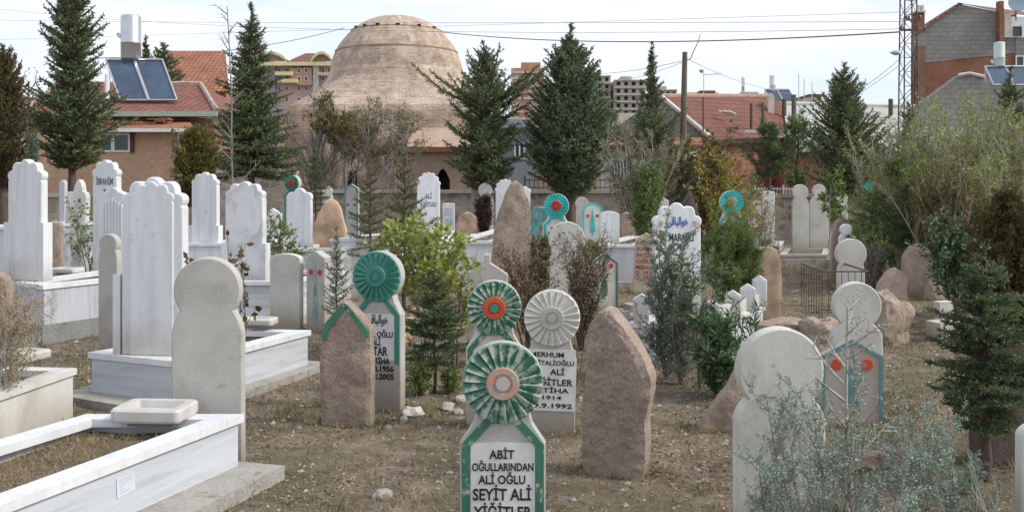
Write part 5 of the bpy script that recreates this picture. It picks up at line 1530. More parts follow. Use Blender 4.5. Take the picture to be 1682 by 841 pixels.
single('big pointed brown sandstone headstone in the middle distance, tallest of the brown stones', 838, 12.0, 296, 66, 'pts', 'brown', group=GB, rough=True, t=.16, tilt=0, nz=44, amp=.014,
       pts=[(-.46, 0), (.48, 0), (.50, .3), (.50, .74), (.44, .86), (.28, .965), (.12, 1.0), (.02, .985), (-.12, .90), (-.40, .66), (-.5, .38)])
single('large pale grey disc-headed headstone with faint writing, behind the twiggy brown shrubs', 931, 11.9, 364, 56, 'neck', 'concrete_light', group=GC, rr=30, neck=.84, drop=1.3)
single('small round-headed tan stone below the boundary wall, right of the turquoise fan', 956, 22.0, 324, 20, 'neck', 'marble_cream', group=GC, rr=11, neck=.8)
single('white rounded rectangular headstone right of the turquoise cypress stone', 1001, 16.6, 347, 32, 'round', 'marble', zb=Z(402, 16.6), group=GW, k=.45)
single('brown round-topped stone behind the grey veined grave', 1030, 20.5, 348, 26, 'ogee', 'brown', group=GB, rough=True, t=.14)
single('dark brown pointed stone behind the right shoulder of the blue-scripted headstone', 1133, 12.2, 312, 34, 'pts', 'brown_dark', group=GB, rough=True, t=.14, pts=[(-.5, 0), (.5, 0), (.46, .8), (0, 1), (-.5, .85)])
single('tall sand-coloured slab left of the fallen brown stones', 1253, 12.3, 402, 60, 'pts', 'tan', group=GB, rough=True, t=.13, rot=-12, pts=[(-.5, 0), (.44, 0), (.50, .5), (.5, .72), (.40, .93), (.1, 1), (-.3, .9), (-.5, .75)])
single('left one of two tall round-headed stones on a raised grave at right', 1314, 21.4, 303, 27, 'neck', 'concrete_light', zb=.1, group=GC, rr=13, neck=.72, drop=1.5)
single('right one of two tall round-headed stones, slightly further back', 1345, 23.0, 303, 31, 'neck', 'concrete_light', group=GC, rr=11, neck=.72, drop=1.9)
single('small round-headed stone right of the two tall ones, under the light green tree', 1381, 24.5, 316, 22, 'neck', 'marble_cream', group=GC, rr=11, neck=.8)
single('narrow reddish brown stone leaning left of the small white round-topped stone', 1375, 17.2, 357, 26, 'pts', 'brown', group=GB, rough=True, t=.13, tilt=4, pts=[(-.5, 0), (.5, 0), (.5, .88), (.3, .98), (-.1, 1), (-.4, .9), (-.5, .6)])
single('small white marble stone with a knobbed top behind the iron rail', 1389, 15.6, 368, 22, 'neck', 'marble', group=GW, rr=9.5, neck=.7)
single('off-white disc-headed concrete stone with yellowish stains, above the iron rail', 1397, 13.4, 392, 44, 'neck', 'concrete_light', group=GC, rr=25, neck=.76, drop=1.25, tilt=0)
single('off-white disc-headed stone behind the painted gable stone in the right foreground', 1406, 7.9, 463, 80, 'neck', 'concrete_light', group=GC, rr=38.5, neck=.66, drop=1.28, rot=-4, t=.10)
single('big off-white disc-headed concrete headstone in the right foreground, behind the grey juniper', 1279, 4.5, 537, 146, 'neck', 'concrete_light', group=GC, rr=70.5, neck=.77, drop=1.12, rot=2, t=.085)
single('rounded brown sandstone headstone standing upright, right of the leaning brown stones', 1506, 14.6, 400, 47, 'ogee', 'brown', group=GB, rough=True, t=.15, s=.8)
single('brown stone leaning right between the disc-headed stones and the upright rounded one', 1447, 11.6, 437, 44, 'pts', 'brown', group=GB, rough=True, t=.20, tilt=22, lean=-12, pts=[(-.6, 0), (.6, 0), (.55, .6), (.2, .95), (-.25, 1), (-.5, .7)])
single('brown stone leaning sharply right, touching the right foreground disc stone', 1178, 6.85, 598, 52, 'pts', 'brown', group=GB, rough=True, t=.13, tilt=33, pts=[(-.5, 0), (.6, 0), (.55, 1.15), (-.45, 1.2)])
single('pale stone with turquoise paint traces behind the blue-leaved shrub at right', 1561, 14.4, 385, 34, 'gable', 'teal_pale', group=GG)
single('round-headed pale stone in the shade of the brown thuja at far right', 1606, 12.8, 390, 34, 'neck', 'concrete', group=GC, rr=19, neck=.7)
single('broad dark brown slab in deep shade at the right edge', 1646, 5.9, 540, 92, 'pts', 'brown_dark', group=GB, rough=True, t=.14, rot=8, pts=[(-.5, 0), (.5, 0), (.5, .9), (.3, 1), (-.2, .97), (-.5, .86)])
single('narrow concrete edge of a headstone cut by the bottom right corner', 1722, 4.5, 690, 100, 'round', 'concrete_light', group=GC, k=.5, t=.07)
single('white marble headstone half hidden by willow twigs, right of the small white fan stone', 1240, 23.5, 330, 26, 'round', 'marble', group=GW, k=.3)
single('second white headstone behind the autumn shrub, right of its twin', 1262, 24.2, 314, 20, 'round', 'marble', group=GW, k=.3)
single('small pale headstone behind the green thuja, left of the timber pole', 1085, 20.5, 322, 26, 'gable', 'marble_cream', group=GW)
single('low pink-brown stone just left of the boundary wall pines, behind the keyhole headstone', 512, 24, 352, 16, 'round', 'pink', group=GB)
single('small pale round-topped stone between the first fir and the red-dotted narrow one', 538, 23.5, 306, 18, 'neck', 'marble_cream', group=GC, rr=8)
single('tiny pale headstone glimpsed under the spruce at far right', 1598, 13.6, 470, 22, 'round', 'concrete_light', group=GC)
single('pale headstone among the willow stems at right', 1470, 20.0, 352, 22, 'round', 'concrete_light', group=GC)
single('white headstone catching light at the right edge of the willows', 1650, 19.0, 330, 34, 'round', 'marble', group=GW)
single('small white lobed headstone high among the willow stems at right', 1626, 21.0, 300, 22, 'scallop', 'marble', group=GW)

# small white stone with two writing squares near the wall
root = place('small white slab with two grey inscription squares, right of the bluish white headstone', 737, 23.6, None, 0, GW)
w = 20 / F * 23.6; h = Z(333, 23.6)
s = outline_solid('slab', o_round(w, h, .15, b=.1), .08, MT['marble'], root)
mb = MB(); mb.box(-.09, .09, -.044, -.039, h - .30, h - .12); mb.build('inscription', MT['marble_grey'], s); mb = MB(); mb.box(-.09, .09, -.044, -.039, h - .52, h - .36); mb.build('inscription', MT['marble_grey'], s)

def pointed_marker(label, px, d, top, wpx, s, mat, border, cypress, dots, rot=0, zb=None, t=.08, bw=.03, tilt=0, bottom=0.02, finial=False, dotr=.026, round_top=False, cyp=(.12, .86), dotz=.74, half=None):
    root = place(label, px, d, zb, rot, GG, tilt=tilt)
    w = wpx / F * d; h = Z(top, d) - root.location.z
    if round_top: pts = o_round(w, h, .9, n=16, b=.1)
    else: pts = o_gable(w, h, s * w, b=.1 if zb is None else 0)
    sl = outline_solid('slab', pts, t, MT[mat], root, .008)
    yf = -t / 2
    if border:
        line = [(w / 2 - .002, bottom)] + ([p for p in pts[2:]] if round_top else [(w / 2 - .002, h - s * w), (0, h - .002), (-w / 2 + .002, h - s * w)]) + [(-w / 2 + .002, bottom)]
        strip('painted_border', line, bw, yf, MT[border], root, side=1)
        if round_top:
            mb = MB(); mb.box(-w / 2 + .002, w / 2 - .002, yf - .006, yf + .004, bottom, bottom + bw * 1.3); mb.build('painted_border', MT[border], root)
    if cypress:
        mb = MB(); z0, z1 = cyp[0] * h, cyp[1] * h; n = 12; cw = w * .15
        L = []; 
        for i in range(n + 1):
            q = i / n; L.append((cw * (1 - q) ** .85 * min(1, .35 + q * 5) if q < 1 else 0.0, z0 + (z1 - z0) * q))
        P = [(x_, z_) for x_, z_ in L] + [(-x_, z_) for x_, z_ in reversed(L[:-1])]
        mb.add([(p[0], yf - .004, p[1]) for p in P], [tuple(range(len(P)))])
        mb.box(-cw * .18, cw * .18, yf - .004, yf + .001, z0 - .04, z0)
        mb.build('cypress_motif', MT[cypress], root)
    if dots:
        for sx in (-1, 1): disc('rosette', sx * w * .24, h * dotz, dotr, yf, MT[dots], root, .006, 16)
    return root, w, h, sl
pointed_marker('grey pointed headstone with two red dots and faint turquoise line', 524, 11.2, 412, 38, .28, 'concrete', None, 'teal_pale', 'red', rot=-28, t=.13, dotr=.032)
pointed_marker('weathered narrow headstone with teal side and two dark dots, below the tomb windows', 578, 20.5, 302, 24, .3, 'concrete', 'teal_grey', None, 'iron', rot=-12, bw=.035)
pointed_marker('round-topped headstone with turquoise border, cypress and two red dots', 973, 17.8, 333, 33, .3, 'marble_cream', 'teal', 'teal', 'red', round_top=True, bottom=.58, bw=.035, cyp=(.58, .93), dotz=.82, dotr=.03)
pointed_marker('short gabled headstone with dark green border, dark cypress and two crimson dots', 992, 13.4, 415, 45, .36, 'marble_cream', 'dark_green', 'dark_green', 'red', bw=.028, cyp=(.20, .90), dotz=.76, bottom=.0, dotr=.034, rot=4)
pointed_marker('painted gable headstone with faded teal border and two orange-red dots', 1397, 6.95, 555, 100, .28, 'pinkish', 'teal_grey', 'teal_grey', 'orange_red', bw=.025, cyp=(.14, .88), dotz=.70, dotr=.042, rot=-3, bottom=0.0)
# gabled concrete stone with finial behind the red-centred fan
root = place('plain grey gabled concrete headstone with a little square finial', 801, 9.1, None, 0, GC)
w = 66 / F * 9.1; h = Z(430, 9.1)
outline_solid('slab', [(-w / 2, -.1), (w / 2, -.1), (w / 2, h - .11), (.028, h - .005), (.028, h + .075), (-.028, h + .075), (-.028, h - .005), (-w / 2, h - .11)], .09, MT['concrete'], root)
# inscribed tan stone
root = place('leaning pinkish headstone covered with rows of dark red lettering, left of the blue-scripted stone', 1057, 15.0, None, 0, GB, tilt=3)
w = 36 / F * 15; h = Z(384, 15)
s = outline_solid('slab', o_gable(w, h, .10, b=.1), .10, stone_mat('inscribed_pinkish_stone', (.52, .42, .34), (.42, .33, .26), scale=6), root)
text_mesh([(tx, -w * .42, w * .42, h * z_, .058) for tx, z_ in (('HUVE', .80), ('RUHUNA', .70), ('FATİHA', .60), ('OĞLU', .50), ('MERHUM', .40), ('D. 1918', .31), ('Ö. 1987', .23))], 'inscription', MT['red_ink'], s, -.05)

# fan-headed headstones
def fan_stone(label, px, d, top, rpx, wpx, flute='green_fan', border='green_worn', core='pink_paint', boss='concrete', body='concrete', panel=True, lines=None, arab=None, rot=0, tilt=0, core_r=.42, boss_r=.20, n=22, lean=0, amp=.017, zb=None, bw=.19, panel_z=(.27, .72), t=.07, bottom=.22, r0=.36, ptop=1.48):
    root = place(label, px, d, zb, rot, GF, tilt=tilt, lean=lean)
    rr = rpx / F * d; w = wpx / F * d; h = Z(top, d) - root.location.z; cz = h - rr
    # outline: disc, steep slopes, shoulders, body
    a0 = -rad(48); m = 30; hw = w / 2
    P = [(-hw, -.12), (hw, -.12), (hw, cz - 1.50 * rr), (rr * .74, cz - 1.02 * rr), (rr * .70, cz - .86 * rr)]
    for i in range(m + 1):
        a = a0 + (math.pi - 2 * a0) * i / m; P.append((rr * math.cos(a), cz + rr * math.sin(a)))
    P += [(-rr * .70, cz - .86 * rr), (-rr * .74, cz - 1.02 * rr), (-hw, cz - 1.50 * rr)]
    sl = outline_solid('slab', P, t, MT[body], root, .007)
    yf = -t / 2
    fan = fan_disc('fan', 0, cz, rr, yf, MT[flute], root, n=n, amp=amp, th=.026, r0=r0)
    disc('rosette', 0, cz, rr * core_r, yf - .026, MT[core], fan, .010, 32, ring=rr * boss_r * 1.15)
    disc('rosette_boss', 0, cz, rr * boss_r * .8, yf - .026, MT[boss], fan, .014, 20)
    if border:
        # outer border down each side with slopes meeting under the fan
        b_ = rr * bw
        for sx in (1, -1):
            line = [(sx * (hw - .010), bottom * h), (sx * (hw - .010), cz - 1.50 * rr), (sx * rr * .36, cz - .80 * rr), (sx * rr * .02, cz - .80 * rr)]
            strip('painted_border', line, b_, yf, MT[border], root, th=.010, side=1 if sx > 0 else -1)
    if panel:
        z0, z1 = panel_z[0] * h, cz - ptop * rr
        ex = hw - (rr * bw + .008 if border else 0) - .006
        mb = MB(); mb.box(-ex, ex, yf - .004, yf + .002, z0, z1); pn = mb.build('name_panel', MT['white_panel'], root)
        if lines:
            text_mesh([(s_, a * ex, b * ex, z1 - c * rr, e * rr) for (s_, a, b, c, e) in lines], 'inscription', MT['black_ink'], pn, yf - .004)
        if arab: text_mesh([(ARAB, arab[0] * ex, arab[1] * ex, z1 - arab[2] * rr, arab[3] * rr)], 'inscription', MT['black_ink'], pn, yf - .004, bold=.02)
    return root
fan_stone('worn green fan headstone with pink rosette and black lettering, nearest in the centre foreground', 826, 4.55, 560, 66, 140, lines=[
    ('ABİT', -.42, .36, .38, .21), ('OĞULLARINDAN', -.95, .95, .68, .19), ('ALİ OĞLU', -.76, .70, 1.00, .21), ('SEYİT ALİ', -.93, .88, 1.40, .28), ('YİĞİTLER', -.9, .9, 1.84, .28),
    ('FATİHA', -.6, .6, 2.20, .21)], core_r=.41, boss_r=.22, tilt=0, panel_z=(.05, .7), bottom=.03)
fan_stone('green fan headstone with bright orange-red rosette and green boss, behind the nearest fan stone', 812, 6.9, 460, 44.5, 92, core='orange_red', boss='green_full', flute='green_fan', body='concrete_light', lines=[
    ('MERHUM', -.92, .92, .40, .25)], panel_z=(.2, .7), rot=0)
fan_stone('bare unpainted grey fan headstone with white lettered panel dated 1992', 902, 6.72, 475, 46, 84, flute='concrete_light', border=None, core='concrete', boss='concrete', lines=[
    ('MERHUM', -.82, .52, .26, .17), ('SEYİTALİOĞLU', -.94, .94, .54, .15), ('ALİ', -.02, .56, .88, .20), ('YİĞİTLER', -.86, .90, 1.26, .22), ('FATİHA', -.76, .76, 1.52, .16), ('1914', -.30, .46, 1.76, .13), ('9.9.1992', -.66, .90, 2.06, .16)], tilt=1.5, rot=-4, panel_z=(.16, .7), ptop=1.12)
fan_stone('bluish green fan headstone with Arabic line, behind the brown gabled slab', 623, 7.45, 412, 41, 82, flute='green_full', border='green_full', core='green_full', boss='green_full', lines=[
    ('L OĞLU', -.22, .92, .92, .22), ('ALİ', -.30, .22, 1.24, .28), ('TAR', -.20, .62, 1.64, .34), ('FATİHA', -.5, .74, 1.98, .24), ('08.1956', -.4, .96, 2.28, .22), ('02.2005', -.4, .98, 2.58, .22)], arab=(-.55, .62, .38, .34), rot=-12, body='concrete', t=.11, bottom=.30, panel_z=(.32, .7))
fan_stone('turquoise fan headstone with red centre, right of the big pointed brown stone', 914, 15.2, 318, 20.5, 44, flute='teal', border='teal', core='red', boss='red', body='marble_cream', lines=[('MERHUM', -.5, .6, .4, .22), ('OĞLU', -.3, .4, .75, .22), ('FATİHA', -.6, .6, 1.9, .22)], bottom=.0, bw=.2, rot=-6)
fan_stone('small all-turquoise fan headstone left of the red-centred turquoise one', 886, 16.4, 339, 15.5, 34, flute='teal_pale', border='teal', core='teal_pale', boss='teal', body='teal_pale', panel=False, rot=-14)
fan_stone('lone turquoise fan headstone with reddish rosette at right, before the two round-headed stones', 1201, 18.2, 313, 19.5, 38, flute='teal', border='teal', core='pink_paint', boss='pink_paint', body='concrete_light')
fan_stone('small far green fan headstone with red centre behind the keyhole-topped white one', 482, 20.5, 288, 13.5, 30, flute='green_full', border='green_full', core='red', boss='red', body='concrete', rot=-22, t=.12)

# brown slab with green gable edge
root = place('upright brown stone slab with flaking green paint on its gable, left of centre foreground', 571, 6.95, None, -8, GB)
d = 6.95; w = 84 / F * d; h = Z(493, d) - root.location.z
def bpts(w, h): return [(-w * .49, -.12), (w * .50, -.12), (w * .51, h * .45), (w * .495, h * .775), (w * .06, h * .985), (-w * .01, h), (-w * .08, h * .985), (-w * .46, h * .80), (-w * .50, h * .72)]
rough_slab('slab', bpts(w, h), .13, MT['brown'], root, amp=.008, nz=70, nx=24, seed=4.2)
strip('painted_edge', [(w * .485, h * .71), (w * .48, h * .765), (w * .05, h * .972), (-w * .01, h * .985)], .034, -.062, MT['green_edge'], root, th=.008, side=1)
strip('painted_edge', [(-w * .01, h * .985), (-w * .08, h * .97), (-w * .45, h * .79), (-w * .485, h * .69)], .045, -.062, MT['green_edge'], root, th=.008, side=1)

# big leaning brown slab
root = place('big rough brown slab with slanting broken top, right of the grey fan stone', 1010, 5.75, None, -20, GB, tilt=2.5, lean=3)
d = 5.75; w = 106 / F * d; h = Z(503, d) - root.location.z
rough_slab('slab', [(-w * .48, -.16), (w * .46, -.16), (w * .50, h * .30), (w * .53, h * .62), (w * .47, h * .70), (w * .12, h * .90), (-w * .12, h * .99), (-w * .20, h), (-w * .30, h * .97), (-w * .44, h * .86), (-w * .5, h * .4)], .17, MT['brown'], root, amp=.013, nz=80, nx=26, seed=7.7, edge=.3)

# fallen stones and mound at right of centre
def rock(label, x, y, sx, sy, sz, mat, rot=0, seed=0, name='rock', cat='rock', group=None, sub=2, z=None, tilt=0, blocky=.25):
    bm = bmesh.new(); bmesh.ops.create_icosphere(bm, subdivisions=sub + 1, radius=1)
    for v in bm.verts:
        p = v.co.copy(); m_ = max(abs(p.x), abs(p.y), abs(p.z))
        p = p * (1 - blocky) + (p / m_) * blocky * .85
        n = noise.noise(p * 1.6 + Vector((seed, 0, 0))) * .32 + noise.noise(p * 5 + Vector((seed, 3, 0))) * .10
        p *= 1 + n; v.co = Vector((p.x * sx, p.y * sy, p.z * sz))
    me = bpy.data.meshes.new(name); bm.to_mesh(me); bm.free(); set_uv(me); me.materials.append(MT[mat])
    o = link(bpy.data.objects.new(name, me)); o.location = (x, y, (gh(x, y) + sz * .25) if z is None else z); o.rotation_euler = (0, rad(tilt), rad(rot))
    tag(o, label, cat, group); return o
GR = 'fallen brown stones'
rock('long fallen brown gravestone lying above the right foreground disc stone', X(1290, 10.4), 10.4, .50, .30, .21, 'brown', -12, 1, 'fallen_stone', 'fallen gravestone', GR, 3, blocky=.7)
rock('humped brown boulder right of the long fallen stone', X(1352, 10.0), 10.0, .22, .25, .27, 'brown', 20, 5, 'boulder', 'boulder', GR, 3, blocky=.4)
rock('brown boulder leaning against the disc-headed stone behind the grey sapling', X(1452, 10.6), 10.6, .24, .28, .42, 'brown', 10, 9, 'boulder', 'boulder', GR, 3, tilt=18, blocky=.4)
rock('small brown stone at the foot of the upright rounded brown headstone', X(1535, 14.2), 14.2, .14, .14, .24, 'brown', 0, 12, 'boulder', 'boulder', GR, 2)
def slabstone(label, px, d, w, t, h, mat, rot, tilt, z, name='broken_slab'):
    mb = MB(); mb.box(-w / 2, w / 2, -t / 2, t / 2, 0, h)
    o = mb.build(name, MT[mat]); o.location = (X(px, d), d, z); o.rotation_euler = (rad(tilt), rad(-3), rad(rot)); tag(o, label, 'broken slab', 'broken slabs'); return o
slabstone('broken pale slab propped on rubble behind the big leaning slab', 1012, 9.9, .30, .05, .26, 'concrete_rough', -8, -25, .14)
slabstone('flat concrete block beneath the broken pale slab', 1055, 12.6, .40, .3, .16, 'concrete_rough', 12, 0, .0)
slabstone('broken concrete base block under the spruce at right', 1560, 10.6, .42, .22, .20, 'concrete_light', 18, 0, .02)
slabstone('upright concrete stub on the broken base block at right', 1552, 10.95, .16, .12, .38, 'concrete_light', 10, 0, .0)
RL = ['topmost rubble stone directly under the broken pale slab', 'rubble stone at the right edge of the broken pale slab', 'rubble stone between the big leaning slab and the ornate grave', 'smallest rubble stone right of the big leaning slab', 'lowest rubble stone beside the right shoulder of the big leaning slab',
      'pale stone just left of the little fir trunk', 'largest pale stone near the little fir, beside the fan headstone foot', 'pale stone right of the little fir trunk', 'small pale stone farthest right from the little fir trunk', 'pale stone nearest the red-centred fan headstone',
      'lower cream rock against the right edge of the bluish green fan headstone', 'biggest cream rock behind the little fir', 'upper right cream rock behind the little fir',
      'lone pale stone in the open earth left of the nearest fan headstone', 'tiny stone by the right foot of the bluish green fan headstone', 'pale pebble right of the big leaning slab, below the oleander', 'brownish stone by the foot of the painted gable headstone', 'flat stone beneath the sapling at the bottom right', 'flat tan stone right of the pale sapling', 'pale stone at the bottom right between juniper and dark slab', 'small stone beside the concrete slab of the long middle grave']
r = random.Random(5)
for i, (px, py, s_) in enumerate(((1028, 520, .09), (1040, 536, .07), (1022, 545, .07), (1046, 552, .05), (1036, 560, .06), (692, 645, .05), (678, 680, .07), (735, 668, .055), (760, 655, .05), (752, 676, .04), (655, 560, .10), (668, 540, .13), (684, 520, .12), (628, 818, .045), (663, 688, .03), (1163, 685, .035), (1385, 700, .05), (1420, 770, .09), (1465, 765, .10), (1552, 800, .05), (303, 640, .05))):
    d = D(py)
    rock(RL[i], X(px, d), d, s_ * 1.3, s_, s_ * .75, 'tan' if 10 <= i < 13 else 'brown' if i > 14 else 'concrete_rough' if i % 2 or i > 12 else 'marble_cream', r.random() * 180, i * 3.3, 'rock', 'rock', ['rubble under the broken slab', 'stones by the little fir', 'cream rocks beside the fan headstone', 'loose stones on the bare earth'][0 if i < 5 else 1 if i < 10 else 2 if i < 13 else 3], 1 if s_ < .08 else 2, z=gh(X(px, d), d) + s_ * .3)

# little iron bed rail round a grave
t = thing('iron_grave_rail', 'rusty little iron rail round a grave, in front of the stained disc-headed stone', 'rail', (X(1388, 12.2), 12.2, 0))
wd = 76 / F * 12.2; zt = Z(446, 12.2)
mb = MB(); mb.tube([(-wd / 2, 0, zt), (wd / 2, 0, zt)], .009, 5); mb.tube([(-wd / 2, 0, .12), (wd / 2, 0, .12)], .008, 5)
mb.tube([(-wd / 2, 0, zt), (-wd / 2 + .1, 1.2, zt)], .012, 5); mb.tube([(wd / 2, 0, zt), (wd / 2 + .1, 1.2, zt)], .012, 5); mb.build('top_rail', MT['iron'], t)
mb = MB()
for k in range(8): x = -wd / 2 + k * wd / 7; mb.tube([(x, 0, -.05), (x, 0, zt)], .0045, 4)
for k in range(1, 9): mb.tube([(-wd / 2 + .1 * k / 8, 1.2 * k / 8, -.05), (-wd / 2 + .1 * k / 8, 1.2 * k / 8, zt)], .0045, 4)
mb.build('bars', MT['iron'], t)
# ------------------------------------------------------------------ trees and shrubs
L_ = {}
L_['dark'] = leaf_mat('dark_conifer_needles', [(0.066, 0.100, 0.050), (0.118, 0.162, 0.077), (0.168, 0.213, 0.104), (0.246, 0.287, 0.150)])
L_['blue'] = leaf_mat('bluish_conifer_needles', [(0.084, 0.134, 0.077), (0.132, 0.199, 0.110), (0.180, 0.251, 0.137), (0.246, 0.318, 0.183)])
L_['brownish'] = leaf_mat('bronze_conifer_needles', [(0.052, 0.065, 0.026), (0.091, 0.098, 0.039), (0.143, 0.117, 0.046), (0.182, 0.124, 0.052)])
L_['thuja'] = leaf_mat('olive_thuja_foliage', [(0.078, 0.098, 0.026), (0.130, 0.137, 0.036), (0.182, 0.156, 0.046), (0.221, 0.156, 0.058)])
L_['fir'] = leaf_mat('fir_needles', [(0.056, 0.081, 0.037), (0.094, 0.125, 0.050), (0.138, 0.169, 0.069), (0.188, 0.206, 0.100)])
L_['firdark'] = leaf_mat('deep_green_fir_needles', [(0.059, 0.087, 0.047), (0.097, 0.137, 0.066), (0.132, 0.174, 0.085), (0.186, 0.225, 0.116)])
L_['bright'] = leaf_mat('bright_green_leaves', [(0.16, 0.21, 0.04), (0.26, 0.32, 0.07), (0.36, 0.41, 0.11), (0.50, 0.48, 0.20)], .4)
L_['mid'] = leaf_mat('mid_green_leaves', [(0.086, 0.143, 0.043), (0.143, 0.215, 0.064), (0.229, 0.286, 0.086), (0.315, 0.343, 0.129)], .3)
L_['olive'] = leaf_mat('grey_olive_leaves', [(0.132, 0.144, 0.084), (0.204, 0.210, 0.120), (0.288, 0.276, 0.168), (0.384, 0.348, 0.228)], .3)
L_['willow'] = leaf_mat('willow_leaves', [(0.115, 0.159, 0.047), (0.178, 0.228, 0.070), (0.255, 0.276, 0.100), (0.369, 0.358, 0.164), (0.535, 0.537, 0.316)], .3)
L_['autumn'] = leaf_mat('autumn_yellow_leaves', [(0.24, 0.22, 0.05), (0.36, 0.32, 0.07), (0.48, 0.30, 0.06), (0.26, 0.28, 0.09)], .3)
L_['brown'] = leaf_mat('russet_dry_leaves', [(0.11, 0.07, 0.045), (0.19, 0.12, 0.075), (0.27, 0.18, 0.11), (0.33, 0.25, 0.16)], .2)
L_['twigbrown'] = leaf_mat('grey_brown_twig_leaves', [(0.156, 0.124, 0.091), (0.260, 0.208, 0.156), (0.351, 0.299, 0.221), (0.221, 0.208, 0.130)], .2)
L_['dry'] = leaf_mat('straw_coloured_dry_leaves', [(0.28, 0.20, 0.12), (0.38, 0.29, 0.18), (0.48, 0.38, 0.25)], .3)
L_['oleander'] = leaf_mat('oleander_leaves', [(0.060, 0.108, 0.048), (0.096, 0.162, 0.072), (0.144, 0.216, 0.108), (0.264, 0.348, 0.216)], .2, .4)
L_['juniper'] = leaf_mat('grey_green_juniper_scales', [(0.133, 0.183, 0.140), (0.218, 0.285, 0.229), (0.328, 0.412, 0.344), (0.530, 0.634, 0.557)], .15)
L_['cedar'] = leaf_mat('feathery_cedar_foliage', [(0.096, 0.132, 0.084), (0.150, 0.198, 0.132), (0.216, 0.270, 0.186), (0.300, 0.360, 0.264)], .2)
L_['pine'] = leaf_mat('green_pine_needles', [(0.085, 0.132, 0.044), (0.132, 0.194, 0.062), (0.202, 0.265, 0.093), (0.279, 0.327, 0.139)], .2)
L_['maroon'] = leaf_mat('dark_maroon_foliage', [(0.045, 0.028, 0.022), (0.08, 0.045, 0.035), (0.12, 0.07, 0.05)], .2)
L_['rose'] = leaf_mat('withered_rose_leaves', [(0.16, 0.05, 0.03), (0.10, 0.08, 0.03), (0.22, 0.12, 0.06), (0.08, 0.09, 0.04)], .2)

# --- big conifers along the wall
GCN = 'conifers along the cemetery wall'
def big(label, px, d, ytop, ybot, wpx, mat, seed, prof, tiers=26, nbr=11, droop=.10, leaf=(.105, .030), nd=.019, trunk_r=.12, jag=.3, tip_up=.5, twn=10, twk=.40):
    return firtree(label, px, d, ytop, ybot, wpx, L_[mat], GCN, tiers, nbr, droop, seed, leaf, nd, trunk_r, prof, twn, tip_up, 'conifer', 'tree', 'bark', twk, jag)
big('tall dark conifer at left reaching the top edge, before the orange house', 118, 21.5, -45, 275, 136, 'dark', 3, [(0, .55), (.07, .9), (.2, 1.0), (.36, .78), (.46, .5), (.6, .72), (.72, .45), (.86, .55), (1, .2)], tiers=30, leaf=(.09, .026), nd=.016)
big('brownish green broad conifer cut by the left edge', 6, 20, 80, 310, 108, 'brownish', 5, [(0, .9), (.3, 1), (.6, .8), (.85, .45), (1, .08)], tiers=20, droop=.6, leaf=(.09, .028), nd=.022)
big('dark conifer left of the brick dome with drooping feathery skirt', 413, 23, 4, 285, 150, 'dark', 7, [(0, .85), (.10, 1), (.3, .74), (.5, .50), (.7, .32), (.85, .18), (1, .02)], tiers=30, droop=-.05, leaf=(.10, .026), nd=.017, tip_up=.3)
big('dark irregular conifer covering the right edge of the brick dome', 794, 26, 68, 308, 152, 'dark', 13, [(0, .5), (.10, .8), (.28, .74), (.36, .5), (.55, 1), (.66, .42), (.78, .34), (.9, .16), (1, .03)], tiers=24, nbr=10, droop=.15, jag=.42, nd=.016)
big('largest conifer, dense bluish green, standing at the centre of the wall', 937, 26.5, 40, 318, 158, 'blue', 17, [(0, .45), (.08, .78), (.25, 1.0), (.42, .86), (.6, .62), (.74, .50), (.84, .2), (1, .02)], tiers=34, nbr=15, droop=.12, jag=.16, nd=.017, trunk_r=.16, tip_up=.7)
big('slim dark spire-like conifer left of the timber pole', 1070, 33, 70, 245, 48, 'dark', 19, [(0, 1.3), (.12, .75), (.3, .8), (.5, .72), (.7, .4), (1, .05)], tiers=22, nbr=8, droop=.3, leaf=(.12, .035), nd=.03, trunk_r=.08, jag=.35)
big('low dark juniper mass at the foot of the slim spire-like conifer', 1066, 32, 190, 262, 96, 'dark', 20, [(0, .8), (.3, 1), (.7, .6), (1, .2)], tiers=9, nbr=9, droop=.2, leaf=(.12, .035), nd=.03, jag=.5)
big('tall dark conifer with double top at right of the brown roof', 1386, 27, 108, 322, 140, 'dark', 23, [(0, .5), (.12, .95), (.3, 1), (.5, .66), (.7, .45), (.88, .28), (1, .05)], tiers=22, nbr=10, droop=.2, jag=.35, tip_up=.6)
big('dark conifer at the far right edge above the willow shrubs', 1660, 27, 112, 330, 110, 'firdark', 29, [(0, .85), (.12, 1), (.4, .72), (.7, .36), (1, .04)], tiers=20, nbr=9, jag=.35)
big('dark ragged conifer at the foot of the lattice pylon', 1493, 30, 172, 300, 84, 'firdark', 31, [(0, .85), (.12, 1), (.4, .72), (.7, .36), (1, .04)], tiers=12, nbr=8, jag=.4, trunk_r=.07)
big('dull green conifer between the left house roof and the dark left-of-dome conifer', 268, 40, 73, 175, 60, 'firdark', 33, [(0, .85), (.12, 1), (.4, .72), (.7, .5), (1, .1)], tiers=12, nbr=8, leaf=(.16, .05), nd=.04, jag=.4)
big('small green conifer standing upright behind the solar heater', 240, 43, 64, 170, 26, 'dark', 34, [(0, 1), (.5, .8), (1, .1)], tiers=14, nbr=7, droop=.5, leaf=(.16, .05), nd=.04)
conifer('narrow bluish grey cypress above the far left headstone', 54, 19.5, 228, 330, 26, L_['cedar'], nb=110, tw=8, lv=9, leaf=(.06, .02), elev=(70, 8), seed=37, name='cypress', profile=[(0, 1), (.6, .8), (1, .1)])
conifer('olive-yellow thuja right of the orange house', 322, 19.5, 222, 345, 66, L_['thuja'], nb=260, tw=12, lv=11, leaf=(.07, .03), elev=(60, 12), seed=41, name='thuja', cat='thuja', lump=.25, profile=[(0, .9), (.35, 1), (.7, .7), (1, .1)], group='thujas')
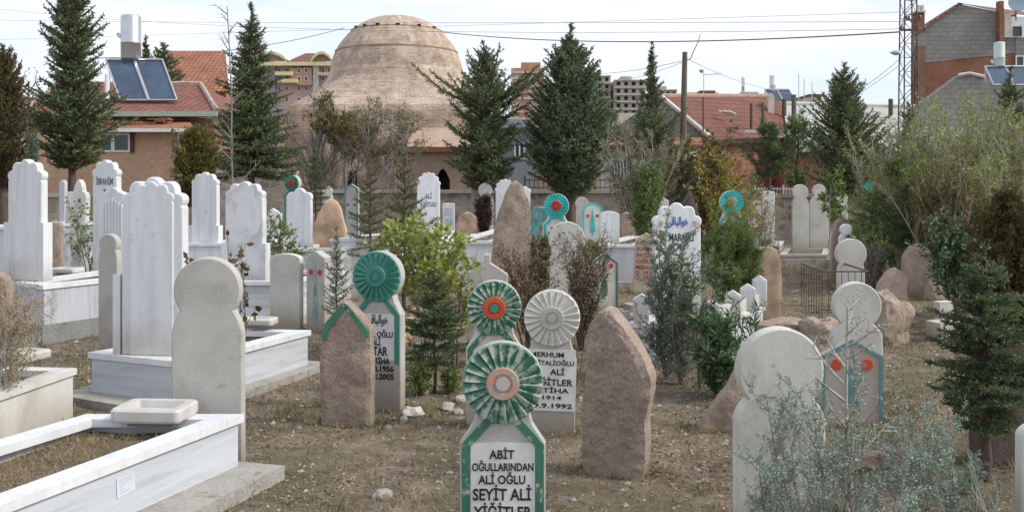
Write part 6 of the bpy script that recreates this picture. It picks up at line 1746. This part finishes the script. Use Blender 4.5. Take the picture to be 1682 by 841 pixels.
conifer('green rounded thuja left of the timber pole foot', 1064, 19.0, 290, 395, 62, L_['pine'], nb=120, tw=10, lv=12, leaf=(.06, .02), elev=(50, 18), seed=43, name='thuja', cat='thuja', lump=.2, profile=[(0, .8), (.35, 1), (.75, .8), (1, .2)], group='thujas')
conifer('brown-green thuja at the right edge behind the spruce', 1655, 11.5, 340, 560, 106, L_['brownish'], nb=300, tw=13, lv=12, leaf=(.055, .022), elev=(60, 14), seed=47, name='thuja', cat='thuja', lump=.3, profile=[(0, .9), (.4, 1), (.75, .75), (1, .15)], group='thujas')
conifer('dark maroon pointed shrub in front of the pink stone', 795, 19.8, 346, 388, 34, L_['maroon'], nb=140, tw=9, lv=8, leaf=(.06, .02), elev=(70, 10), seed=49, name='conifer_shrub', cat='shrub', profile=[(0, .7), (.5, 1), (.9, .9), (1, .5)], group=None)
# small firs
GFR = 'young firs between the graves'
def fir(label, px, d, ytop, ybot, wpx, mat='fir', seed=1, **kw):
    return firtree(label, px, d, ytop, ybot, wpx, L_[mat], GFR, seed=seed, **kw)
fir('small pointed fir in front of the tomb base, left of the pair of niches', 518, 22, 242, 345, 56, 'firdark', 51, leaf=(.07, .018), nd=.02, tiers=12, nbr=8, trunk_r=.03)
fir('slender fir sapling below the tomb, left one of the spiky pair', 608, 14.5, 262, 420, 92, 'fir', 52, leaf=(.05, .011), nd=.014, tiers=12, nbr=7, trunk_r=.03, droop=.05)
fir('taller fir with long spiky tips, right one of the spiky pair before the tomb', 664, 13.2, 240, 470, 120, 'fir', 53, leaf=(.05, .010), nd=.011, tiers=16, nbr=8, trunk_r=.03, droop=.08)
fir('light green spindly fir sapling left of the bluish green fan headstone', 553, 10.4, 378, 520, 62, 'fir', 54, leaf=(.034, .007), nd=.009, tiers=12, nbr=6, droop=.35, trunk_r=.014)
fir('small dark fir on a thin bare trunk, right of the bluish green fan headstone', 714, 8.0, 440, 590, 118, 'firdark', 55, leaf=(.030, .009), nd=.0036, tiers=9, nbr=9, droop=-.02, trunk_r=.016, prof=[(0, .7), (.15, 1), (.42, .85), (.6, .42), (.8, .25), (1, .04)], twn=11)
fir('dark spruce with drooping tiers at right, its foot hidden by the juniper', 1618, 5.55, 408, 690, 180, 'firdark', 56, leaf=(.036, .011), nd=.0052, tiers=14, nbr=9, droop=-.12, trunk_r=.035, prof=[(0, .6), (.25, 1), (.5, .8), (.7, .5), (.88, .25), (1, .03)], twn=13)
fir('low green pine shrub at right behind the upright rounded brown headstone', 1440, 16.5, 318, 400, 110, 'pine', 57, leaf=(.07, .014), nd=.013, tiers=9, nbr=9, droop=.1, prof=[(0, .8), (.4, 1), (.8, .6), (1, .2)])
fir('dark spreading pine right of the previous green one, beneath the willows', 1500, 15.5, 300, 395, 96, 'firdark', 58, leaf=(.07, .014), nd=.014, tiers=9, nbr=9, droop=.05, prof=[(0, .8), (.4, 1), (.8, .6), (1, .2)])
conifer('round-topped green pine with long needles behind the oleander, right of the blue-scripted headstone', 1200, 10.8, 396, 495, 104, L_['pine'], name='pine_shrub', cat='pine', group=None, nb=95, tw=11, lv=26, leaf=(.07, .008), elev=(40, 20), seed=61, profile=[(0, .4), (.25, .85), (.55, 1), (.8, .75), (1, .2)], lump=.45, trunk_r=.03, inner=.3, twl=.34)
conifer('small open pine below the brown roof, left of the short dark pole', 1262, 30, 212, 300, 82, L_['firdark'], nb=48, tw=9, lv=12, leaf=(.14, .03), elev=(20, 22), seed=63, lump=.6, profile=[(0, .5), (.4, 1), (.8, .8), (1, .3)])
conifer('open green pine immediately left of the tall dark right conifer', 1310, 29, 198, 310, 62, L_['pine'], nb=46, tw=9, lv=11, leaf=(.13, .03), elev=(20, 22), seed=64, lump=.6, profile=[(0, .5), (.4, 1), (.8, .8), (1, .3)])

def shrub(label, px, d, ytop, wpx, mat, seed, name='shrub', cat='shrub', group=None, **kw):
    x = X(px, d); z0 = gh(x, d); h = Z(ytop, d) - z0
    return twiggy(label, x, d, h * kw.pop('hk', 1.0), wpx / 2 / F * d, L_[mat] if mat else None, name, cat, group, seed=seed, **kw)
# bare and leafy broadleaf trees behind
shrub('bare branching tree at the far left skyline with sparse buds', 30, 30, 55, 90, 'twigbrown', 71, 'bare_tree', 'tree', nst=3, kids=(9, 6, 4), leaf=(.10, .05), per=3, r0=.07, leaf_levels=(2, 3), up=.4, hk=.8)
shrub('half-bare tree with thin olive leaves in front of the brick tomb', 612, 31, 132, 60, 'thuja', 72, 'deciduous_tree', 'tree', nst=4, kids=(9, 6, 4), leaf=(.08, .035), per=4, r0=.035, leaf_levels=(2, 3), bark='bark_grey', start=.58, hk=.72, openang=.75)
shrub('olive-leaved tree in front of the left part of the tomb dome', 560, 32, 130, 60, 'thuja', 73, 'deciduous_tree', 'tree', nst=3, kids=(9, 7, 4), leaf=(.10, .05), per=8, r0=.04, leaf_levels=(2, 3), bark='bark_grey', start=.62, hk=.74, openang=.75)
shrub('thin grey bare tree left of the tomb, beside the colourful block', 505, 33, 100, 60, None, 74, 'bare_tree', 'tree', nst=5, kids=(8, 6, 4), r0=.045, bark='bark_grey', hk=.75, openang=.55)
shrub('second thin bare tree against the tomb wall', 545, 34, 165, 60, None, 76, 'bare_tree', 'tree', nst=5, kids=(8, 6), r0=.04, bark='bark_grey', hk=.85, openang=.5)
shrub('sparse olive-leaved small tree before the right part of the tomb', 655, 31, 160, 40, 'thuja', 75, 'deciduous_tree', 'tree', nst=3, kids=(8, 6, 3), leaf=(.08, .04), per=3, r0=.03, leaf_levels=(2, 3), bark='bark_grey', start=.6, hk=.75, openang=.75)
shrub('tall bare whitish sapling rising in front of the dark left-of-dome conifer', 380, 17, -30, 24, None, 77, 'bare_sapling', 'tree', nst=1, kids=(26, 3), r0=.022, bark='bark_grey', single=True, hk=1.0, klen=(.13, .4), openang=1.0, start=.2, wob=.05)
shrub('grey-olive willowy bush behind the painted gravestones, left of the timber pole', 1050, 21.5, 218, 82, 'olive', 78, 'willow_shrub', 'shrub', nst=22, kids=(8, 5), leaf=(.09, .022), per=12, r0=.018, bark='bark_pale', hk=.95, openang=.45, up=.9, klen=(.32, .4))
shrub('second grey-olive willowy bush touching the timber pole foot', 1100, 22.5, 232, 64, 'olive', 79, 'willow_shrub', 'shrub', nst=16, kids=(7, 5), leaf=(.09, .022), per=11, r0=.018, bark='bark_pale', hk=.9, openang=.45, up=.9, klen=(.32, .4))
shrub('yellow and orange autumn bush under the brown roof', 1200, 21, 262, 44, 'autumn', 80, 'autumn_shrub', 'shrub', nst=10, kids=(7, 5), leaf=(.08, .05), per=9, r0=.015, hk=.95)
shrub('olive-brown shrub right of the timber pole, left of the autumn bush', 1160, 22, 235, 40, 'thuja', 81, 'shrub', 'shrub', nst=10, kids=(7, 5), leaf=(.09, .05), per=12, r0=.015, hk=.95, openang=.5, up=.9)
shrub('sparse twiggy bush with yellowish leaves right of the lone turquoise fan', 1250, 19.5, 300, 56, 'autumn', 82, 'shrub', 'shrub', nst=9, kids=(6, 5), leaf=(.06, .035), per=3, r0=.012, bark='bark_grey', hk=.95)
shrub('light green young tree on a thin pale trunk behind the two tall round-headed stones', 1362, 21.8, 250, 44, 'mid', 83, 'young_tree', 'tree', nst=1, kids=(16, 6), leaf=(.09, .05), per=12, r0=.028, bark='bark_pale', single=True, start=.35, klen=(.32, .45))
GWl = 'willow shrubs filling the right background'
for i, (px, d, yt, wp, sd, lb) in enumerate(((1480, 17.5, 215, 64, 90, 'grey-green willow shrub, leftmost of the willow thicket at right'),
        (1530, 17, 180, 66, 91, 'tallest left willow shrub, just right of the lattice pylon'),
        (1575, 18.5, 170, 66, 92, 'dense pale willow shrub below the small grey gable'),
        (1618, 17.8, 178, 66, 93, 'yellowish willow shrub under the far right conifer'),
        (1662, 16.8, 190, 66, 94, 'willow shrub at the right edge of the frame'),
        (1550, 14.8, 268, 56, 95, 'lower nearer willow shrub with ochre leaves behind the blue-leaved shrub'),
        (1596, 15.6, 262, 60, 97, 'nearer willow shrub with drooping pale stems, second from right'),
        (1645, 15.0, 275, 60, 96, 'lower nearer willow shrub at far right with bare white stems'))):
    shrub(lb, px, d, yt, wp, 'willow' if i != 5 else 'thuja', sd, 'willow_shrub', 'shrub', GWl, nst=26, kids=(9, 5), leaf=(.075, .018), per=9, r0=.013, bark='bark_pale', hk=.95, openang=.4, up=.9, klen=(.3, .4), lspread=.03)
shrub('green bushy willow at the foot of the pylon, fresher green than its neighbours', 1508, 16.2, 255, 70, 'mid', 98, 'willow_shrub', 'shrub', GWl, nst=12, kids=(8, 6), leaf=(.08, .022), per=14, r0=.015, hk=.95, openang=.45, up=.9, klen=(.32, .4))
# nearer shrubs
shrub('bright yellow-green leafy bush in front of the long white grave', 702, 9.4, 360, 66, 'bright', 101, 'leafy_bush', 'bush', nst=9, kids=(7, 5), leaf=(.055, .042), per=9, start=.5, first_leaf=.2, r0=.007, hk=.92, up=.5, openang=.75, wob=.3, bark='bark_grey')
shrub('lower bright green bush half behind the little fir', 748, 9.0, 420, 60, 'bright', 102, 'leafy_bush', 'bush', nst=5, kids=(6, 4), leaf=(.05, .036), per=5, start=.4, r0=.010, hk=.92)
shrub('russet twiggy shrub in front of the big pointed brown stone', 868, 9.8, 385, 50, 'brown', 103, 'dry_shrub', 'shrub', nst=9, kids=(8, 6), leaf=(.030, .020), per=5, r0=.009, hk=.92, openang=.65)
shrub('grey-brown feathery shrub between the disc-headed stone and the dark-bordered marker', 955, 10.0, 400, 36, 'twigbrown', 104, 'dry_shrub', 'shrub', nst=10, kids=(9, 6), leaf=(.032, .016), per=8, r0=.009, hk=.95, openang=.5, up=.9)
shrub('small russet shrub right of the bare grey fan stone', 940, 7.6, 540, 30, 'brown', 105, 'dry_shrub', 'shrub', nst=5, kids=(6, 4), leaf=(.022, .014), per=4, r0=.006, hk=.92)
shrub('little green clipped bush below the turquoise cypress stone', 972, 14.5, 396, 30, 'mid', 106, 'small_bush', 'bush', nst=9, kids=(6, 5), leaf=(.05, .03), per=12, r0=.008)
shrub('little yellow-green bush below the small all-turquoise fan', 886, 14.0, 384, 24, 'thuja', 107, 'small_bush', 'bush', nst=9, kids=(6, 5), leaf=(.05, .03), per=12, r0=.008)
shrub('thin feathery cedar sapling in front of the blue-scripted headstone', 1094, 8.6, 372, 30, 'cedar', 108, 'cedar_sapling', 'cedar', nst=6, kids=(17, 8), leaf=(.032, .009), per=12, r0=.010, hk=1.0, openang=.72, up=.35, klen=(.24, .42), lspread=.006, bark='bark_grey', start=.05)
shrub('second feathery cedar sapling, lower, beside the oleander', 1118, 8.4, 440, 30, 'cedar', 109, 'cedar_sapling', 'cedar', nst=6, kids=(14, 7), leaf=(.030, .008), per=11, r0=.008, hk=1.0, openang=.72, up=.35, klen=(.24, .42), lspread=.006, bark='bark_grey', start=.05)
shrub('dark green oleander with long narrow leaves in front of the ornate grave', 1178, 7.9, 492, 44, 'oleander', 110, 'oleander', 'oleander', nst=22, kids=(6, 3), leaf=(.095, .019), per=13, r0=.009, hk=.98, openang=.5, up=.7, klen=(.35, .4), lspread=.004, ldir=.55, leaf_levels=(0, 1, 2), stem_h=(.4, 1.0))
shrub('tall thin oleander shoot left of the round-topped pine', 1150, 8.2, 400, 14, 'oleander', 111, 'oleander', 'oleander', nst=3, kids=(8, 3), leaf=(.075, .015), per=8, r0=.008, hk=1.0, openang=.5, up=.8, klen=(.22, .4), leaf_levels=(0, 1, 2), start=.45, first_leaf=.3)
shrub('oleander shoot with spread leaves leaning over the ornate grave', 1208, 8.0, 482, 16, 'oleander', 112, 'oleander', 'oleander', nst=4, kids=(6, 3), leaf=(.09, .017), per=8, r0=.008, hk=1.0, openang=.5, up=.8, klen=(.22, .4), leaf_levels=(0, 1), start=.4, lean=(.12, 0))
shrub('dark glossy shrub between the veined and the slim keyhole headstones', 457, 13.5, 365, 28, 'mid', 113, 'dark_shrub', 'shrub', nst=8, kids=(7, 5), leaf=(.05, .03), per=7, r0=.010)
shrub('withered rose bush with reddish brown leaves behind the big grey concrete headstone', 388, 6.6, 384, 28, 'rose', 114, 'rose_bush', 'rose bush', nst=4, kids=(5,), leaf=(.055, .045), per=4, r0=.006, hk=.98, openang=.6, leaf_levels=(1,), klen=(.22,), start=.6, wob=.2)
o_ = thing('rose_bud', 'single dark rosebud on a bare stem beside the withered rose leaves', 'rose', (X(374, 6.5), 6.5, .3)); mb = MB(); zt_ = Z(386, 6.5) - .3; mb.tube([(.0, 0, -.3), (.005, 0, zt_ * .5), (0, 0, zt_)], .003, 4); mb.build('stem', MT['bark'], o_); mb = MB(); mb.lathe([(.003, zt_ - .005), (.012, zt_ + .008), (.011, zt_ + .022), (.003, zt_ + .034)], 8); mb.build('bud', L_['maroon'], o_, True)
shrub('dry straw-coloured twiggy bush on the leftmost grave', 4, 6.4, 528, 52, 'dry', 115, 'dry_bush', 'bush', nst=8, kids=(8, 6), leaf=(.022, .012), per=8, r0=.006, bark='bark_pale', hk=.95, openang=.6, base=.25)
shrub('straw-coloured seed heads standing by the grey-panelled grave', 50, 7.2, 520, 20, 'dry', 116, 'dry_bush', 'bush', nst=7, kids=(5, 4), leaf=(.02, .012), per=4, r0=.005, bark='bark_pale', hk=.95, base=.25)
shrub('rambling green climber on the right side of the tan knobbed headstone', 146, 16.2, 318, 14, 'mid', 117, 'climber', 'climber', nst=5, kids=(7, 4), leaf=(.06, .045), per=4, r0=.008, up=.9, openang=.5)
shrub('green leafy tufts at the foot of the little fir', 690, 7.9, 592, 36, 'mid', 118, 'low_herbs', 'herb', nst=12, kids=(4,), leaf=(.055, .02), per=9, r0=.003, leaf_levels=(0, 1))
shrub('green leafy tufts right of the little fir trunk', 738, 8.0, 598, 30, 'mid', 119, 'low_herbs', 'herb', nst=10, kids=(4,), leaf=(.05, .018), per=8, r0=.003, leaf_levels=(0, 1))
shrub('blue-green leaved shrub covering the turquoise-traced stone at right', 1566, 12.6, 352, 40, 'oleander', 120, 'dark_shrub', 'shrub', nst=9, kids=(8, 5), leaf=(.055, .035), per=8, r0=.010, hk=.95, openang=.5)
shrub('low green-yellow bush behind the stained disc-headed stone', 1432, 15.5, 372, 60, 'mid', 121, 'leafy_bush', 'bush', nst=10, kids=(7, 5), leaf=(.06, .03), per=9, r0=.010)
shrub('grey twiggy bush with tiny twigs behind the small white knobbed stone', 1425, 15.0, 385, 36, 'twigbrown', 122, 'dry_shrub', 'shrub', nst=10, kids=(8, 6), leaf=(.03, .012), per=2, r0=.008, bark='bark_grey')
shrub('russet-yellow bush far right behind the shaded disc stone', 1652, 12.2, 350, 50, 'brown', 123, 'dry_shrub', 'shrub', nst=8, kids=(7, 5), leaf=(.05, .03), per=8, r0=.010)
# junipers and sapling in the right foreground
GJ = 'grey junipers in the right foreground'
for i, (px, d, yt, wp, sd, lb) in enumerate(((1330, 3.95, 632, 92, 131, 'grey-green juniper in front of the right foreground disc stone'),
        (1290, 3.85, 735, 60, 132, 'low juniper sprigs at the foot of the right foreground disc stone'),
        (1395, 4.1, 590, 66, 133, 'juniper with fine bare tips crossing the painted gable stone'),
        (1500, 4.6, 640, 110, 134, 'spreading grey-green juniper right of the pale sapling'),
        (1575, 4.7, 700, 90, 135, 'rightmost low grey-green juniper below the spruce'),
        (1430, 3.8, 745, 100, 136, 'low dense juniper at the bottom edge below the sapling'))):
    shrub(lb, px, d, yt, wp, 'juniper', sd, 'juniper', 'juniper', GJ, nst=6, kids=(8, 5, 3), leaf=(.014, .0050), per=8, r0=.005, bark='bark_grey', hk=.98, openang=.62, up=.5, klen=(.38, .42, .4), lspread=.003, leaf_levels=(1, 2, 3), wob=.3, start=.1)
shrub('bare pale-barked sapling standing in the right foreground before the painted gable stone', 1411, 4.15, 455, 10, 'juniper', 140, 'bare_sapling', 'tree', nst=1, kids=(17, 5), leaf=(.014, .006), per=4, r0=.0135, bark='bark_pale', single=True, klen=(.24, .35), openang=1.0, start=.35, wob=.06, up=.3)
shrub('dry pale stalk at the bottom right corner', 1637, 4.4, 750, 26, None, 141, 'dry_stalk', 'weed', nst=3, kids=(8, 3), r0=.004, bark='bark_pale', openang=.5)
shrub('thin straight dead stem in front of the long white grave', 786, 9.6, 398, 6, None, 142, 'dry_stalk', 'weed', nst=1, kids=(4,), r0=.006, bark='bark', single=True, klen=(.08,), wob=.03)

# ------------------------------------------------------------------ grass, litter
L_['straw'] = leaf_mat('dry_grass', [(0.22, 0.165, 0.10), (0.33, 0.26, 0.17), (0.44, 0.36, 0.25), (0.26, 0.22, 0.13)], .2, .9)
L_['grass'] = leaf_mat('green_grass_blades', [(0.06, 0.075, 0.03), (0.09, 0.105, 0.04), (0.135, 0.14, 0.06), (0.19, 0.175, 0.095)], .25, .8)
L_['litter'] = leaf_mat('dead_leaf_litter', [(0.12, 0.075, 0.045), (0.24, 0.165, 0.10), (0.38, 0.29, 0.19), (0.50, 0.42, 0.32)], .1, .9)
def inside_any(x, y):
    return False
def scatter(name, label, mat, N, fn, leaf, up, ymin=3.0, ymax=26, seed=1, power=2.0):
    rs = np.random.default_rng(seed)
    y = ymin + (ymax - ymin) * rs.random(N) ** power
    x = (rs.random(N) * 2 - 1) * (y * .56 + .4)
    dens = np.array([fn(a, b) for a, b in zip(x, y)])
    keep = rs.random(N) < dens
    x, y = x[keep], y[keep]; n = len(x)
    z = np.array([gh(a, b) for a, b in zip(x, y)])
    P = np.stack([x, y, z - .003 + (0.006 if up < .2 else 0)], 1)
    Dd = rs.normal(size=(n, 3)) * (1 - up) ; Dd[:, 2] = np.abs(Dd[:, 2]) * (1 if up > .2 else .25) + up
    k = (0.6 + y / 9.0)
    V = leaf_quads(P, nrm(Dd), leaf[0] * rs.uniform(.5, 1.4, n) * np.sqrt(k), leaf[1] * rs.uniform(.7, 1.3, n) * k)
    o = quads_obj(name, V, mat); tag(o, label, 'ground cover', kind='stuff'); return o
def gpatch(x, y):
    v = noise.noise(Vector((x * .6 + 4, y * .45, 1))) + .55 * noise.noise(Vector((x * 2.1, y * 1.7, 5)))
    v += 0.55 * math.exp(-((x + 1.45) / .45) ** 2 - ((y - 7.0) / .7) ** 2)      # green strip by the concrete slab
    v += 0.35 * math.exp(-((x - 2.2) / .9) ** 2 - ((y - 5.6) / 1.2) ** 2)
    v += 0.30 * math.exp(-((x + .35) / .5) ** 2 - ((y - 5.1) / .8) ** 2)
    return max(0.06, min(1, (v - .02) * 2.2))
def spatch(x, y):
    v = noise.noise(Vector((x * .8 + 14, y * .6, 3))) + .5 * noise.noise(Vector((x * 3, y * 3, 9)))
    return max(.16, min(1, .45 + v))
scatter('dry_grass', 'short dry straw-coloured grass over the bare earth', L_['straw'], 130000, spatch, (.046, .0034), .22, seed=5)
scatter('green_grass', 'patches of short green grass among the graves', L_['grass'], 125000, gpatch, (.034, .004), .42, seed=6)
scatter('leaf_litter', 'dead leaves and twigs strewn over the earth', L_['litter'], 80000, lambda x, y: max(.1, min(1, .4 + noise.noise(Vector((x * 1.3, y * 1.3, 20))))), (.026, .010), .03, seed=8)
def gravel():
    rs = np.random.default_rng(9); N = 5200
    N = 2600; y = 3.2 + 14 * rs.random(N) ** 1.8; x = (rs.random(N) * 2 - 1) * (y * .56 + .3)
    V = []; Fc = []
    oct_ = np.array([(1, 0, 0), (0, 1, 0), (-1, 0, 0), (0, -1, 0), (0, 0, .7), (0, 0, -.5)], float)
    fs = [(0, 1, 4), (1, 2, 4), (2, 3, 4), (3, 0, 4), (1, 0, 5), (2, 1, 5), (3, 2, 5), (0, 3, 5)]
    for i in range(N):
        s_ = .006 * (1 + rs.random() ** 4 * 3.2) * (0.7 + y[i] / 14)
        a = rs.random() * 6.28; c_, s2 = math.cos(a), math.sin(a); z = gh(x[i], y[i])
        pts = oct_ * (s_ * rs.uniform(.6, 1.4, size=(6, 3)))
        o = len(V)
        for p in pts: V.append((x[i] + p[0] * c_ - p[1] * s2, y[i] + p[0] * s2 + p[1] * c_, z + p[2] + s_ * .1))
        Fc += [(f[0] + o, f[1] + o, f[2] + o) for f in fs]
    o = mesh_obj('gravel', V, Fc, stone_mat('gravel_stone', (0.40, 0.34, 0.27), (0.24, 0.19, 0.15), scale=30, per_obj=False) if False else MT['concrete_rough'])
    tag(o, 'small pebbles and clods on the earth', 'gravel', kind='stuff')
gravel()
# dry grass inside the nearest graves
def bedgrass(label, C, z, N, seed, mat='straw'):
    rs = np.random.default_rng(seed); u = rs.random(N)[:, None]; v = rs.random(N)[:, None]
    C = [np.array((c[0], c[1])) for c in C]
    P = (C[0] * (1 - u) + C[1] * u) * (1 - v) + (C[3] * (1 - u) + C[2] * u) * v
    dens = np.array([spatch(a * 1.5, b * 1.5) for a, b in P]); k = rs.random(N) < dens; P = P[k]; n = len(P)
    P3 = np.concatenate([P, np.full((n, 1), z)], 1)
    Dd = rs.normal(size=(n, 3)) * .8; Dd[:, 2] = np.abs(Dd[:, 2]) + .15
    tag(quads_obj('dry_grass', leaf_quads(P3, nrm(Dd), .045 * rs.uniform(.4, 1.5, n), .0035 * rs.uniform(.7, 1.4, n)), L_[mat]), label, 'ground cover', kind='stuff')
bedgrass('dry grass growing inside the nearest grave', [(-2.95, 4.0), (-2.24, 4.0), (-1.70, 5.5), (-2.4, 5.5)], .285, 16000, 21)
bedgrass('dead grass inside the leftmost grave', [(-4.3, 5.2), (-3.55, 5.2), (-3.3, 6.95), (-4.0, 7.0)], .27, 7000, 22)
bedgrass('dead grass inside the long middle grave', [(-3.1, 7.85), (-2.45, 7.5), (-1.98, 8.7), (-2.5, 8.8)], .28, 7000, 23)

# grass and litter gathered round the feet of the nearer stones
def foot_grass():
    rs = np.random.default_rng(33); P = []; 
    for o in list(SC.objects):
        if o.parent or o.get('category') not in ('headstone', 'boulder', 'fallen gravestone', 'broken slab'): continue
        x, y, z = o.location
        if y > 17 or abs(z - gh(x, y)) > .15: continue
        w = .22; N = int(420 * min(1, 9 / y))
        a = rs.random(N) * 2 * math.pi; r_ = 1 + np.abs(rs.normal(size=N)) * .22
        px_ = x + np.cos(a) * w * r_ ; py_ = y + np.sin(a) * .09 * r_ * 1.1
        for q, s_ in zip(px_, py_): P.append((q, s_, gh(q, s_) - .004))
    P = np.array(P); n = len(P); Dd = rs.normal(size=(n, 3)) * .5; Dd[:, 2] = np.abs(Dd[:, 2]) + .4
    k = .7 + P[:, 1] / 12; V = leaf_quads(P, nrm(Dd), .045 * rs.uniform(.4, 1.5, n), .004 * k * rs.uniform(.7, 1.3, n)).reshape(-1, 4, 3)
    h = rs.random(n) < .6
    tag(quads_obj('dry_grass', V[h].reshape(-1, 3), L_['straw']), 'dry grass gathered round the feet of the headstones', 'ground cover', kind='stuff')
    tag(quads_obj('green_grass', V[~h].reshape(-1, 3), L_['grass']), 'green grass tufts round the feet of the headstones', 'ground cover', kind='stuff')
foot_grass()

# clumps of dry weeds standing out of the short grass
def clumps():
    rs = np.random.default_rng(77); P = []; Dd = []; L = []
    for i in range(420):
        y = 3.6 + 13 * rs.random() ** 1.4; x = (rs.random() * 2 - 1) * (y * .54)
        if spatch(x, y) < .4: continue
        n = int(rs.integers(25, 90)); s_ = rs.uniform(.02, .07)
        q = rs.normal(size=(n, 2)) * s_
        for a, b in q: P.append((x + a, y + b, gh(x + a, y + b) - .004))
        v = rs.normal(size=(n, 3)) * .45; v[:, :2] += q * 8; v[:, 2] = np.abs(v[:, 2]) + .75; Dd.append(v); L.append(rs.uniform(.03, .085, n) * rs.uniform(.6, 1.2))
    P = np.array(P); Dd = nrm(np.concatenate(Dd)); L = np.concatenate(L); n = len(P)
    V = leaf_quads(P, Dd, L, .0042 * (.6 + P[:, 1] / 11) * rs.uniform(.6, 1.3, n)).reshape(-1, 4, 3); h = (np.floor(P[:, 0] * 2.3) + np.floor(P[:, 1] * 1.7)) % 3 < 2
    tag(quads_obj('dry_weeds', V[h].reshape(-1, 3), L_['straw']), 'clumps of dry weeds scattered over the earth', 'ground cover', kind='stuff')
    tag(quads_obj('green_weeds', V[~h].reshape(-1, 3), L_['grass']), 'clumps of green weeds scattered over the earth', 'ground cover', kind='stuff')
clumps()
